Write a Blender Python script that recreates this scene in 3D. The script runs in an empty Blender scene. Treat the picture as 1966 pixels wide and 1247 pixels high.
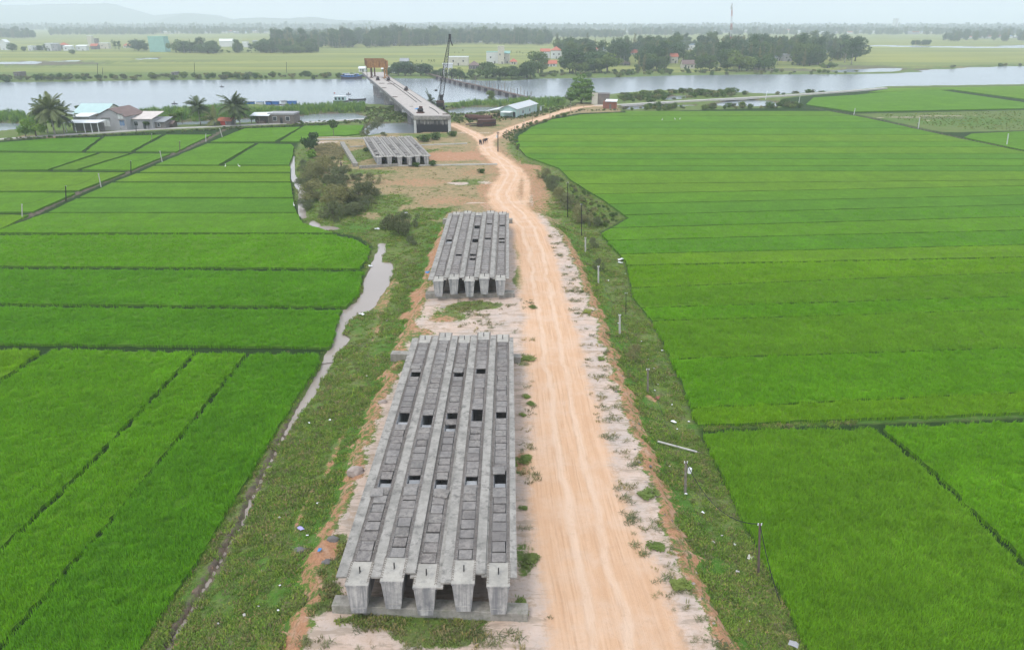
import bpy, bmesh, math, random, re
import numpy as np
from mathutils import Vector, Matrix
from mathutils.geometry import tessellate_polygon

random.seed(7)
rng = np.random.default_rng(11)
sc = bpy.context.scene
C = sc.collection

# ------------------------------------------------------------------ camera
CAM_H = 34.6
FPX, PW, PH = 1400.0, 1966.0, 1247.0
HORIZON = 44.0
PITCH = math.atan((PH / 2 - HORIZON) / FPX)
cam_d = bpy.data.cameras.new("camera")
cam_d.sensor_width = 36.0
cam_d.lens = 36.0 * FPX / PW
cam_d.clip_start = 0.5
cam_d.clip_end = 30000
cam = bpy.data.objects.new("camera", cam_d)
cam.location = (0, 0, CAM_H)
cam.rotation_euler = (math.pi / 2 - PITCH, 0, 0)
C.objects.link(cam)
sc.camera = cam

# ------------------------------------------------------------------ world and sun (overcast day)
SUN_EL, SUN_AZ = math.radians(58), math.radians(215)     # azimuth clockwise from +Y: behind the camera, to its left
w = bpy.data.worlds.new("World")
sc.world = w
w.use_nodes = True
wn, wl = w.node_tree.nodes, w.node_tree.links
wn.clear()
sky = wn.new("ShaderNodeTexSky")
sky.sky_type = 'NISHITA'
sky.sun_disc = False
sky.sun_elevation = SUN_EL
sky.sun_rotation = SUN_AZ
sky.air_density = 1.0
sky.dust_density = 4.0
sky.ozone_density = 1.5
cloud = wn.new("ShaderNodeMix"); cloud.data_type = 'RGBA'      # thin even cloud veil over the sky
cloud.inputs[0].default_value = 0.85
cloud.inputs[7].default_value = (8.9, 9.6, 10.5, 1)
bgd = wn.new("ShaderNodeBackground"); bgd.inputs[1].default_value = 0.15
wo = wn.new("ShaderNodeOutputWorld")
wtc = wn.new("ShaderNodeTexCoord"); wmp = wn.new("ShaderNodeMapping"); wmp.inputs['Scale'].default_value = (1.2, 1.2, 5)
wns = wn.new("ShaderNodeTexNoise"); wns.inputs['Scale'].default_value = 2.2; wns.inputs['Detail'].default_value = 5
wmr = wn.new("ShaderNodeMapRange"); wmr.inputs[1].default_value = .3; wmr.inputs[2].default_value = .7
wmx = wn.new("ShaderNodeMix"); wmx.data_type = 'RGBA'; wmx.inputs[6].default_value = (7.9, 8.8, 10.2, 1); wmx.inputs[7].default_value = (9.2, 9.8, 10.7, 1)
wl.new(wtc.outputs['Generated'], wmp.inputs[0]); wl.new(wmp.outputs[0], wns.inputs['Vector']); wl.new(wns.outputs['Fac'], wmr.inputs[0]); wl.new(wmr.outputs[0], wmx.inputs[0]); wl.new(wmx.outputs[2], cloud.inputs[7])
wl.new(sky.outputs[0], cloud.inputs[6]); wl.new(cloud.outputs[2], bgd.inputs[0]); wl.new(bgd.outputs[0], wo.inputs[0])
sd = bpy.data.lights.new("sun", 'SUN')
sd.energy = 1.4
sd.angle = math.radians(14)
sd.color = (1.0, 0.96, 0.9)
so = bpy.data.objects.new("sun", sd)
so.rotation_euler = (math.pi / 2 - SUN_EL, 0, -SUN_AZ + math.pi)
C.objects.link(so)
sc.view_settings.view_transform = 'Standard'
sc.view_settings.look = 'None'
sc.view_settings.gamma = 1
sc.view_settings.use_curve_mapping = False
sc.view_settings.exposure = 0.13
sc.cycles.use_denoising = True
sc.cycles.volume_bounces = 1
sc.cycles.max_bounces = 5
sc.cycles.diffuse_bounces = 3
sc.cycles.transparent_max_bounces = 8

# ------------------------------------------------------------------ pixel ray -> point of the place
ST, CT = math.sin(PITCH), math.cos(PITCH)
def G(px, py, z=0.0):
    u, v = (px - PW / 2) / FPX, (py - PH / 2) / FPX
    t = (CAM_H - z) / (ST + v * CT)
    return (u * t, (CT - v * ST) * t)
def G3(px, py, z=0.0):
    x, y = G(px, py, z); return Vector((x, y, z))
def AT(px, py, Y):
    """point on the pixel's ray at distance Y"""
    u, v = (px - PW / 2) / FPX, (py - PH / 2) / FPX
    t = Y / (CT - v * ST)
    return Vector((u * t, Y, CAM_H - (ST + v * CT) * t))
def poly_px(pts, z): return np.array([G(p[0], p[1], z) for p in pts])

# ------------------------------------------------------------------ numpy noise
def _hash(ix, iy, seed):
    n = (ix.astype(np.int64) * 374761393 + iy.astype(np.int64) * 668265263 + seed * 1442695041) & 0xffffffff
    n = ((n ^ (n >> 13)) * 1274126177) & 0xffffffff
    return ((n ^ (n >> 16)) & 0xffff) / 65535.0
def vnoise(x, y, seed=0):
    ix, iy = np.floor(x), np.floor(y)
    fx, fy = x - ix, y - iy
    fx, fy = fx * fx * (3 - 2 * fx), fy * fy * (3 - 2 * fy)
    a, b = _hash(ix, iy, seed), _hash(ix + 1, iy, seed)
    c, d = _hash(ix, iy + 1, seed), _hash(ix + 1, iy + 1, seed)
    return (a * (1 - fx) + b * fx) * (1 - fy) + (c * (1 - fx) + d * fx) * fy
def fbm(x, y, seed=0, o=4):
    s, a, t = 0, .5, 0
    for k in range(o):
        s = s + a * vnoise(x * 2 ** k, y * 2 ** k, seed + k * 17); t += a; a *= .5
    return s / t
def sstep(a, b, x):
    t = np.clip((x - a) / (b - a), 0, 1); return t * t * (3 - 2 * t)
def inside(P, poly):
    x, y = P[:, 0], P[:, 1]; r = np.zeros(len(P), bool); n = len(poly)
    for i in range(n):
        x1, y1 = poly[i]; x2, y2 = poly[(i + 1) % n]
        if y1 == y2: continue
        c = ((y1 > y) != (y2 > y)) & (x < (x2 - x1) * (y - y1) / (y2 - y1) + x1)
        r ^= c
    return r
def dline(P, pts, closed=False):
    d = np.full(len(P), 1e9); n = len(pts)
    for i in range(n if closed else n - 1):
        a, b = np.array(pts[i]), np.array(pts[(i + 1) % n]); ab = b - a
        t = np.clip(((P - a) @ ab) / (ab @ ab + 1e-9), 0, 1)
        q = P - a - t[:, None] * ab
        d = np.minimum(d, np.hypot(q[:, 0], q[:, 1]))
    return d
def sdist(P, poly):
    d = dline(P, poly, True); return np.where(inside(P, poly), d, -d)
def smooth_line(pts, it=2):
    p = [np.array(q, float) for q in pts]
    for _ in range(it):
        q = [p[0]]
        for a, b in zip(p[:-1], p[1:]): q += [a * .75 + b * .25, a * .25 + b * .75]
        q.append(p[-1]); p = q
    return np.array(p)

# ------------------------------------------------------------------ materials
MATS = {}
def lin(r, g, b):
    f = lambda c: ((c / 255 + .055) / 1.055) ** 2.4 if c > 10 else c / 255 / 12.92
    return (f(r), f(g), f(b), 1)
class NT:
    """small node-tree builder"""
    def __init__(s, name, rough=.8, spec=.3):
        m = bpy.data.materials.new(name); m.use_nodes = True; s.m = m; MATS[name] = m
        s.n, s.l = m.node_tree.nodes, m.node_tree.links
        s.b = s.n['Principled BSDF']; s.out = s.n['Material Output']
        s.b.inputs['Roughness'].default_value = rough
        s.b.inputs['Specular IOR Level'].default_value = spec
        s.geo = None
    def pos(s, scale=(1, 1, 1), obj=False):
        if obj:
            t = s.n.new("ShaderNodeTexCoord"); o = t.outputs['Object']
        else:
            t = s.n.new("ShaderNodeNewGeometry"); o = t.outputs['Position']
        if scale == (1, 1, 1): return o
        m = s.n.new("ShaderNodeVectorMath"); m.operation = 'MULTIPLY'; m.inputs[1].default_value = scale
        s.l.new(o, m.inputs[0]); return m.outputs[0]
    def noise(s, scale, vec=None, detail=4, rough=.6, dist=0):
        t = s.n.new("ShaderNodeTexNoise"); t.inputs['Scale'].default_value = scale; t.inputs['Detail'].default_value = detail
        t.inputs['Roughness'].default_value = rough; t.inputs['Distortion'].default_value = dist
        s.l.new(vec or s.pos(), t.inputs['Vector']); return t.outputs['Fac']
    def voro(s, scale, vec=None, out='Distance'):
        t = s.n.new("ShaderNodeTexVoronoi"); t.inputs['Scale'].default_value = scale
        s.l.new(vec or s.pos(), t.inputs['Vector']); return t.outputs[out]
    def rng(s, v, a, b, c=0, d=1, smooth=False):
        t = s.n.new("ShaderNodeMapRange"); t.interpolation_type = 'SMOOTHSTEP' if smooth else 'LINEAR'
        for i, q in enumerate((a, b, c, d), 1):
            if hasattr(q, 'is_output'): s.l.new(q, t.inputs[i])
            else: t.inputs[i].default_value = q
        s.l.new(v, t.inputs[0]); return t.outputs[0]
    def math(s, op, a, b=0):
        t = s.n.new("ShaderNodeMath"); t.operation = op
        for i, q in enumerate((a, b)):
            if hasattr(q, 'is_output'): s.l.new(q, t.inputs[i])
            else: t.inputs[i].default_value = q
        return t.outputs[0]
    def mix(s, f, a, b, mode='MIX'):
        t = s.n.new("ShaderNodeMix"); t.data_type = 'RGBA'; t.blend_type = mode
        for i, q in ((0, f), (6, a), (7, b)):
            if hasattr(q, 'is_output'): s.l.new(q, t.inputs[i])
            else: t.inputs[i].default_value = q if i == 0 else (q if len(q) == 4 else (*q, 1))
        return t.outputs[2]
    def attr(s, name, comp=None):
        t = s.n.new("ShaderNodeAttribute"); t.attribute_name = name
        return t
    def objrand(s):
        return s.n.new("ShaderNodeObjectInfo").outputs['Random']
    def col(s, c):
        if hasattr(c, 'is_output'): s.l.new(c, s.b.inputs['Base Color'])
        else: s.b.inputs['Base Color'].default_value = c if len(c) == 4 else (*c, 1)
        return s
    def bump(s, h, strength=.3, dist=.05):
        t = s.n.new("ShaderNodeBump"); t.inputs['Strength'].default_value = strength; t.inputs['Distance'].default_value = dist
        s.l.new(h, t.inputs['Height']); s.l.new(t.outputs[0], s.b.inputs['Normal']); return s

def simple(name, c, rough=.7, var=.25, scale=2.0, c2=None, bump=.15, spec=.3, metal=0):
    t = NT(name, rough, spec)
    n = t.noise(scale, detail=5)
    c2 = c2 or tuple(q * (1 - var) for q in c[:3])
    t.col(t.mix(t.rng(n, .3, .7), c[:3], c2[:3]))
    t.b.inputs['Metallic'].default_value = metal
    if bump: t.bump(t.noise(scale * 6, detail=4), bump, .03)
    return t.m

def concrete(name, light, dark, stain, amount=.5, drip=False, green=None):
    t = NT(name, .88, .2)
    c = t.mix(t.rng(t.noise(.8, detail=8, rough=.7), .42, .6), light, dark)
    c = t.mix(t.rng(t.noise(5, detail=6, rough=.75), .45, .7, 0, .55), c, dark)
    s = t.noise(1.7, detail=8, rough=.7)
    c = t.mix(t.math('MULTIPLY', t.rng(s, .5, .66), amount), c, stain)
    if green: c = t.mix(t.math('MULTIPLY', t.rng(t.noise(2.3, detail=7, rough=.7), .52, .68), .5), c, green)
    if drip:
        d = t.noise(1.0, vec=t.pos((2.6, 2.6, .14)), detail=5, rough=.7)
        c = t.mix(t.math('MULTIPLY', t.rng(d, .45, .6), drip), c, stain)
    f = t.noise(45, detail=3, rough=.8)
    c = t.mix(t.rng(f, .35, .75, 0, .3), c, tuple(q * .55 for q in dark[:3]))
    t.col(c); t.bump(t.math('ADD', t.noise(14, detail=6, rough=.7), t.math('MULTIPLY', f, .4)), .5, .02)
    return t.m

concrete('concrete_flange', (.37, .345, .31), (.255, .24, .215), (.13, .122, .112), .9)
concrete('concrete_end', (.44, .41, .36), (.32, .30, .265), (.2, .195, .19), .5)
concrete('concrete_face', (.50, .48, .455), (.32, .31, .30), (.13, .135, .15), .55, drip=.7)
concrete('concrete_inner', (.40, .40, .40), (.27, .275, .28), (.16, .17, .18), .5)
concrete('concrete_sleeper', (.36, .34, .30), (.27, .25, .22), (.13, .12, .1), .6, drip=.3, green=(.13, .15, .07))
concrete('concrete_deck', (.50, .455, .41), (.40, .36, .33), (.28, .24, .21), .5)
concrete('concrete_pier', (.36, .34, .33), (.27, .255, .25), (.1, .095, .09), .6, drip=.5)
concrete('concrete_white', (.55, .55, .53), (.42, .42, .41), (.25, .25, .24), .4)
def stained_cap():
    t = NT('concrete_algae', .9, .2)
    z = t.pos((0, 0, 1)); sx = t.n.new('ShaderNodeSeparateXYZ'); t.l.new(t.pos(), sx.inputs[0])
    c = t.mix(t.rng(t.noise(.9, detail=6), .35, .65), (.30, .28, .26), (.17, .16, .15))
    drips = t.noise(1.0, vec=t.pos((1.6, 1.6, .06)), detail=6, rough=.75)
    lvl = t.math('ADD', t.rng(sx.outputs[2], -1.6, 4.2, .33, -.16), drips)      # algae climbs up the wet foot of the wall
    c = t.mix(t.rng(lvl, .46, .60), c, (.05, .05, .052))
    f = t.rng(t.math('ADD', t.math('MULTIPLY', t.noise(.9, vec=t.pos((1.6, 1.6, .4))), 1.6), sx.outputs[2]), 2.5, 2.0)
    c = t.mix(f, c, (.018, .018, .022))
    t.col(c); t.bump(t.noise(8, detail=6), .4, .05)
stained_cap()
def panel_mat(name, a, b, dk):
    t = NT(name, .92, .15)
    r = t.objrand()
    c = t.mix(t.rng(t.noise(1.6, detail=6, rough=.7), .35, .65), a, b)
    c = t.mix(t.rng(t.noise(3.1, detail=8, rough=.75), .47, .6, 0, .85), c, dk)
    c = t.mix(t.rng(t.noise(.25, detail=5, rough=.7), .5, .62, 0, .55), c, dk)
    c = t.mix(t.rng(r, 0, 1, 0, .6), c, t.mix(.5, c, (.36, .345, .33), 'MIX'))
    f = t.noise(38, detail=4, rough=.8)
    c = t.mix(t.rng(f, .4, .75, 0, .45), c, (.075, .07, .07))
    t.col(c); t.bump(t.math('ADD', t.noise(9, detail=6, rough=.75), f), .7, .03)
panel_mat('cover_panel', (.29, .26, .235), (.21, .188, .17), (.105, .094, .088))
panel_mat('cover_panel_pale', (.31, .282, .252), (.225, .203, .183), (.12, .112, .104))
panel_mat('mortar', (.30, .275, .253), (.22, .2, .185), (.10, .092, .086))
simple('rebar', (.24, .2, .17), .8, .4, 6, bump=0)
simple('dark_steel', (.025, .022, .022), .6, .4, 3, bump=0)
simple('rust', (.12, .055, .04), .85, .4, 2.5, c2=(.05, .03, .028))
simple('orange_steel', (.42, .22, .07), .6, .4, 1.5, c2=(.2, .09, .035))
simple('white_paint', (.62, .63, .62), .6, .15, 1.5)
simple('cream_wall', (.55, .52, .44), .8, .2, .5)
simple('grey_wall', (.36, .355, .365), .9, .2, .5, c2=(.29, .285, .29))
simple('dark_wall', (.2, .18, .17), .9, .35, .7)
simple('brick_red', (.30, .12, .08), .9, .3, .8, c2=(.22, .1, .075))
simple('brick_grey', (.2, .17, .15), .9, .4, .8)
simple('teal_roof', (.42, .56, .54), .5, .12, .5)
simple('red_roof', (.50, .16, .10), .8, .25, .5)
simple('brown_roof', (.2, .14, .125), .8, .25, .5)
simple('pink_roof', (.62, .55, .5), .6, .2, .4)
simple('white_roof', (.72, .74, .74), .5, .12, .4)
simple('grey_roof', (.33, .34, .35), .7, .25, .4)
simple('blue_roof', (.24, .33, .46), .6, .2, .4)
simple('green_net', (.27, .46, .41), .85, .15, .3)
simple('pale_green_sheet', (.40, .56, .52), .55, .2, .8, c2=(.33, .46, .44))
simple('blue_grey_sheet', (.42, .47, .50), .5, .3, .6, c2=(.52, .5, .48))
simple('window_dark', (.03, .035, .04), .3, .2, 1, bump=0, spec=.5)
simple('window_blue', (.16, .25, .4), .4, .2, 1, bump=0)
simple('wood_pole', (.15, .12, .095), .9, .4, 3, c2=(.26, .24, .2))
simple('concrete_pole', (.50, .48, .44), .85, .25, 2)
simple('blue_paint', (.05, .16, .42), .5, .3, 1)
simple('dark_hull', (.07, .06, .07), .6, .3, 1)
simple('red_paint', (.42, .05, .04), .6, .2, 1)
simple('trunk', (.16, .13, .1), .9, .4, 3)
simple('pale_trunk', (.32, .30, .26), .9, .3, 1)
simple('white_plastic', (.78, .78, .78), .5, .1, 3, bump=0)
simple('blue_plastic', (.06, .25, .55), .5, .1, 3, bump=0)
simple('purple_plastic', (.4, .36, .62), .5, .1, 3, bump=0)
simple('skin', (.30, .18, .12), .7, .1, 3, bump=0)
simple('cloth_navy', (.03, .04, .08), .9, .2, 3, bump=0)
simple('cloth_brown', (.12, .08, .06), .9, .2, 3, bump=0)
simple('cloth_pale', (.45, .42, .38), .9, .2, 3, bump=0)
simple('hide', (.045, .038, .038), .8, .3, 3, bump=0)
simple('feather', (.8, .8, .76), .8, .05, 3, bump=0)
simple('path_concrete', (.52, .49, .45), .9, .2, .6)
simple('rock', (.40, .33, .29), .95, .4, 1.2, c2=(.26, .22, .2), bump=.5)
simple('dark_rock', (.17, .16, .155), .95, .4, 1.2, bump=.5)
simple('timber', (.16, .12, .1), .9, .4, 1.5)
simple('cable', (.03, .03, .03), .8, .2, 1, bump=0)

def leafmat(name, a, b, sat=.5, trans=.25):
    t = NT(name, .75, .2)
    c = t.mix(t.rng(t.noise(.35, detail=3), .35, .65), a, b)
    c = t.mix(t.rng(t.noise(3, detail=3), .4, .7, 0, .6), c, tuple(q * .5 for q in a))
    c = t.mix(t.rng(t.objrand(), 0, .5, .55, 0), c, tuple(q * .5 for q in b)); c = t.mix(t.rng(t.objrand(), .5, 1, 0, .6), c, (min(1, b[0] * 1.7), min(1, b[1] * 1.35), b[2]))
    t.col(c)
    tr = t.n.new('ShaderNodeBsdfTranslucent'); t.l.new(c, tr.inputs[0])
    mx = t.n.new('ShaderNodeMixShader'); mx.inputs[0].default_value = trans
    t.l.new(t.b.outputs[0], mx.inputs[1]); t.l.new(tr.outputs[0], mx.inputs[2]); t.l.new(mx.outputs[0], t.out.inputs[0])
    return t.m
leafmat('leaf_dark', (.065, .125, .04), (.10, .165, .055))
leafmat('leaf_mid', (.08, .15, .035), (.13, .2, .055))
leafmat('leaf_light', (.17, .32, .04), (.22, .35, .06), trans=.35)
leafmat('weed_mid', (.175, .265, .055), (.24, .30, .085), trans=.35)
leafmat('weed_dry', (.22, .22, .09), (.30, .27, .14), trans=.3)
leafmat('leaf_olive', (.13, .155, .065), (.18, .2, .09))
leafmat('leaf_scrub', (.14, .175, .075), (.19, .21, .11))
leafmat('leaf_palm', (.09, .13, .055), (.14, .18, .08))
leafmat('leaf_reed', (.11, .22, .05), (.16, .28, .08))
leafmat('leaf_yellow', (.13, .15, .05), (.2, .19, .08))
RICE = []
RC = [((.165, .365, .012), (.135, .32, .010)),      # 0 fresh
      ((.142, .340, .014), (.115, .295, .012)),      # 1 deep
      ((.200, .375, .012), (.162, .330, .012)),      # 2 yellow-green
      ((.172, .345, .016), (.145, .305, .014))]      # 3 olive
RICE_LEAF = []
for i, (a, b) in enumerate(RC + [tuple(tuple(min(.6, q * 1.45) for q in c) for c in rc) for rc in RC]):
    t = NT('rice_%s%s' % (('fresh', 'deep', 'yellow', 'olive')[i % 4], '_leaf' if i > 3 else ''), .75, .12)
    v = t.pos((.035, .3, .1))
    c = t.mix(t.rng(t.noise(1, vec=v, detail=4), .35, .65), a, b)
    c = t.mix(t.rng(t.noise(.5, detail=4), .4, .7, 0, .5), c, tuple(q * .72 for q in b))
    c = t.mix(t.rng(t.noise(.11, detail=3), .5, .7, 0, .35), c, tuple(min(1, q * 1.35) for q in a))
    c = t.mix(t.rng(t.noise(1, vec=t.pos((3.2, 1.2, 1)), detail=4, rough=.8), .38, .68, 0, .55), c, tuple(q * .55 for q in b))
    t.col(c); t.bump(t.noise(1, vec=t.pos((4, 1.6, 1)), detail=4, rough=.8), .9, .25)
    tr = t.n.new('ShaderNodeBsdfTranslucent'); t.l.new(c, tr.inputs[0])
    mx = t.n.new('ShaderNodeMixShader'); mx.inputs[0].default_value = .35
    t.l.new(t.b.outputs[0], mx.inputs[1]); t.l.new(tr.outputs[0], mx.inputs[2]); t.l.new(mx.outputs[0], t.out.inputs[0])
    (RICE if i < 4 else RICE_LEAF).append(t.m)

simple('rice_stem_shade', (.09, .2, .016), .9, .3, 2, bump=0)  # stem green, with the shade on the crop's sides put into the colour
def ground_mat():
    t = NT('ground_soil', .95, .12)
    A, B = t.attr('mask_a'), t.attr('mask_b')
    sa, sb = t.n.new('ShaderNodeSeparateColor'), t.n.new('ShaderNodeSeparateColor')
    t.l.new(A.outputs['Color'], sa.inputs[0]); t.l.new(B.outputs['Color'], sb.inputs[0])
    road, sand, orange, dry = sa.outputs[0], sa.outputs[1], sa.outputs[2], A.outputs['Alpha']
    floor, far, mud, lush = sb.outputs[0], sb.outputs[1], sb.outputs[2], B.outputs['Alpha']
    n1 = t.noise(.9, detail=8, rough=.7); n2 = t.noise(.25, detail=6, rough=.65); n3 = t.noise(5, detail=6, rough=.75); nf = t.noise(22, detail=4, rough=.8)
    nb = t.noise(1.5, detail=10, rough=.82, dist=.3)
    def thr(m, n, amp, w=.08):
        v = t.math('ADD', m, t.math('MULTIPLY', t.math('SUBTRACT', nb, .5), amp * 2.4))
        return t.rng(v, .5 - w, .5 + w, smooth=True)
    # grass, with tussocks
    g = t.mix(t.rng(n2, .38, .62), (.105, .19, .028), (.185, .22, .06))
    g = t.mix(t.rng(n1, .45, .62), g, (.15, .165, .07))
    g = t.mix(t.rng(n3, .4, .7, 0, .75), g, (.04, .075, .018))
    g = t.mix(thr(lush, n1, 1.0, .2), g, t.mix(t.rng(n3, .35, .65), (.085, .19, .022), (.05, .125, .018)))
    # wet floor of the paddies, darkened to paint in crop shade between strips
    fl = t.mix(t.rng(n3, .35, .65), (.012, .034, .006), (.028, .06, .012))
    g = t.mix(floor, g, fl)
    # far fields, banded by strips of crop
    fv = t.noise(1, vec=t.pos((.0012, .016, 0)), detail=3, rough=.5)
    fw = t.noise(1, vec=t.pos((.004, .045, 0)), detail=3)
    ff = t.mix(t.rng(fv, .42, .58), (.185, .215, .062), (.27, .275, .072))
    ff = t.mix(t.rng(fw, .5, .66, 0, .8), ff, (.12, .155, .055))
    g = t.mix(far, g, ff)
    # dry waste ground
    d = t.mix(t.rng(n1, .38, .62), (.42, .285, .165), (.27, .215, .11))
    d = t.mix(t.rng(n2, .5, .66), d, (.17, .175, .07))
    d = t.mix(t.rng(n3, .42, .7, 0, .55), d, (.12, .10, .055))
    g = t.mix(thr(dry, n1, .9, .12), g, d)
    m = t.mix(t.rng(n1, .4, .6), (.16, .12, .09), (.10, .085, .065))
    g = t.mix(thr(mud, n1, .8, .1), g, m)
    # eroded orange soil
    o = t.mix(t.rng(n3, .35, .65), (.47, .25, .14), (.30, .155, .09)); o = t.mix(t.rng(n1, .5, .68, 0, .7), o, (.48, .34, .25))
    g = t.mix(thr(orange, n1, 1.5, .12), g, o)
    # pinkish sandy fill
    s = t.mix(t.rng(n1, .35, .65), (.60, .475, .40), (.53, .39, .30))
    s = t.mix(t.rng(n2, .45, .64), s, (.49, .41, .36))
    s = t.mix(t.rng(t.noise(1.6, detail=9, rough=.8), .56, .68, 0, .8), s, (.24, .19, .13))
    er = t.noise(1, vec=t.pos((.3, 1.5, 1)), detail=8, rough=.72)
    s = t.mix(t.rng(er, .515, .57, 0, .8), s, (.36, .285, .22))
    s = t.mix(t.rng(t.noise(.55, detail=9, rough=.8), .53, .6, 0, .75), s, (.36, .26, .18))
    s = t.mix(t.rng(nf, .45, .8, 0, .4), s, (.30, .24, .18))
    g = t.mix(thr(sand, n1, .8, .06), g, s)
    # the beaten road with tyre streaks
    tk = t.attr('track'); tm = t.n.new('ShaderNodeVectorMath'); tm.operation = 'MULTIPLY'; tm.inputs[1].default_value = (2.0, .07, 0); t.l.new(tk.outputs['Vector'], tm.inputs[0])
    tm2 = t.n.new('ShaderNodeVectorMath'); tm2.operation = 'MULTIPLY'; tm2.inputs[1].default_value = (5.0, .11, 0); t.l.new(tk.outputs['Vector'], tm2.inputs[0])
    st = t.noise(1, vec=tm.outputs[0], detail=5, rough=.65); st2 = t.noise(1, vec=tm2.outputs[0], detail=4, rough=.7)
    tx = t.n.new('ShaderNodeSeparateXYZ'); t.l.new(tk.outputs['Vector'], tx.inputs[0])
    wob = t.math('ADD', tx.outputs[0], t.math('MULTIPLY', t.math('SUBTRACT', t.noise(.12, detail=2), .5), 2.2))
    rut = t.math('ABSOLUTE', t.math('SUBTRACT', t.math('ABSOLUTE', wob), 1.05)); rut = t.rng(rut, .12, .5, 1, 0, smooth=True)
    r = t.mix(t.rng(st, .38, .62), (.64, .42, .275), (.58, .36, .22))
    r = t.mix(t.rng(st2, .5, .66, 0, .8), r, (.49, .30, .18)); r = t.mix(t.math('MULTIPLY', rut, .5), r, (.70, .53, .40))
    r = t.mix(t.rng(n2, .45, .65, 0, .6), r, (.64, .47, .35))
    r = t.mix(t.rng(t.noise(.35, vec=t.pos((1, .35, 1)), detail=5, rough=.7), .5, .68, 0, .7), r, (.56, .345, .21))
    r = t.mix(t.rng(nb, .54, .7, 0, .5), r, (.44, .29, .19))
    g = t.mix(thr(road, n1, .5, .3), g, r)
    t.col(g)
    h = t.math('ADD', t.math('MULTIPLY', n3, .8), t.math('MULTIPLY', nf, .35))
    h = t.math('ADD', h, t.math('MULTIPLY', t.math('MULTIPLY', t.math('ADD', st2, t.math('MULTIPLY', rut, -.8)), road), 1.1))
    t.bump(h, .8, .12)
ground_mat()
def water_mat(name, c, rough, wave=.4):
    t = NT(name, rough, .5); t.b.inputs['IOR'].default_value = 1.33
    t.col(t.mix(t.rng(t.noise(1, vec=t.pos((.01, .05, 1)), detail=4), .35, .65), c, tuple(q * .85 for q in c)))
    t.bump(t.noise(1, vec=t.pos((.5, 1.3, 1)), detail=5, rough=.65), wave, .12)
water_mat('river_water', (.22, .25, .27), .2, .12)
water_mat('muddy_water', (.33, .28, .24), .14, .05)
water_mat('pond_water', (.2, .19, .16), .08, .06)
# ------------------------------------------------------------------ object helpers
def tag(o, label=None, cat=None, group=None, kind=None):
    if label: o['label'] = label
    if cat: o['category'] = cat
    if group: o['group'] = group
    if kind: o['kind'] = kind
    return o
def empty(name, loc=(0, 0, 0), rz=0.0, label=None, cat=None, group=None):
    o = bpy.data.objects.new(name, None); o.location = loc; o.rotation_euler = (0, 0, rz); o.empty_display_size = .3
    C.objects.link(o); return tag(o, label, cat, group)
def link(name, me, parent=None, loc=(0, 0, 0), rz=0.0, mat=None):
    o = bpy.data.objects.new(name, me); C.objects.link(o); o.location = loc; o.rotation_euler = (0, 0, rz)
    if parent: o.parent = parent
    if mat and not me.materials: me.materials.append(MATS[mat])
    return o
def npmesh(name, V, F, smooth=False):
    """V (n,3), F (m,k) all faces the same size"""
    me = bpy.data.meshes.new(name); V = np.asarray(V, np.float32); F = np.asarray(F, np.int32)
    k = F.shape[1]
    me.vertices.add(len(V)); me.vertices.foreach_set('co', V.ravel())
    me.loops.add(F.size); me.loops.foreach_set('vertex_index', F.ravel())
    me.polygons.add(len(F)); me.polygons.foreach_set('loop_start', np.arange(0, F.size, k, dtype=np.int32))
    if smooth: me.polygons.foreach_set('use_smooth', np.ones(len(F), bool))
    me.update(calc_edges=True); return me
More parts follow.
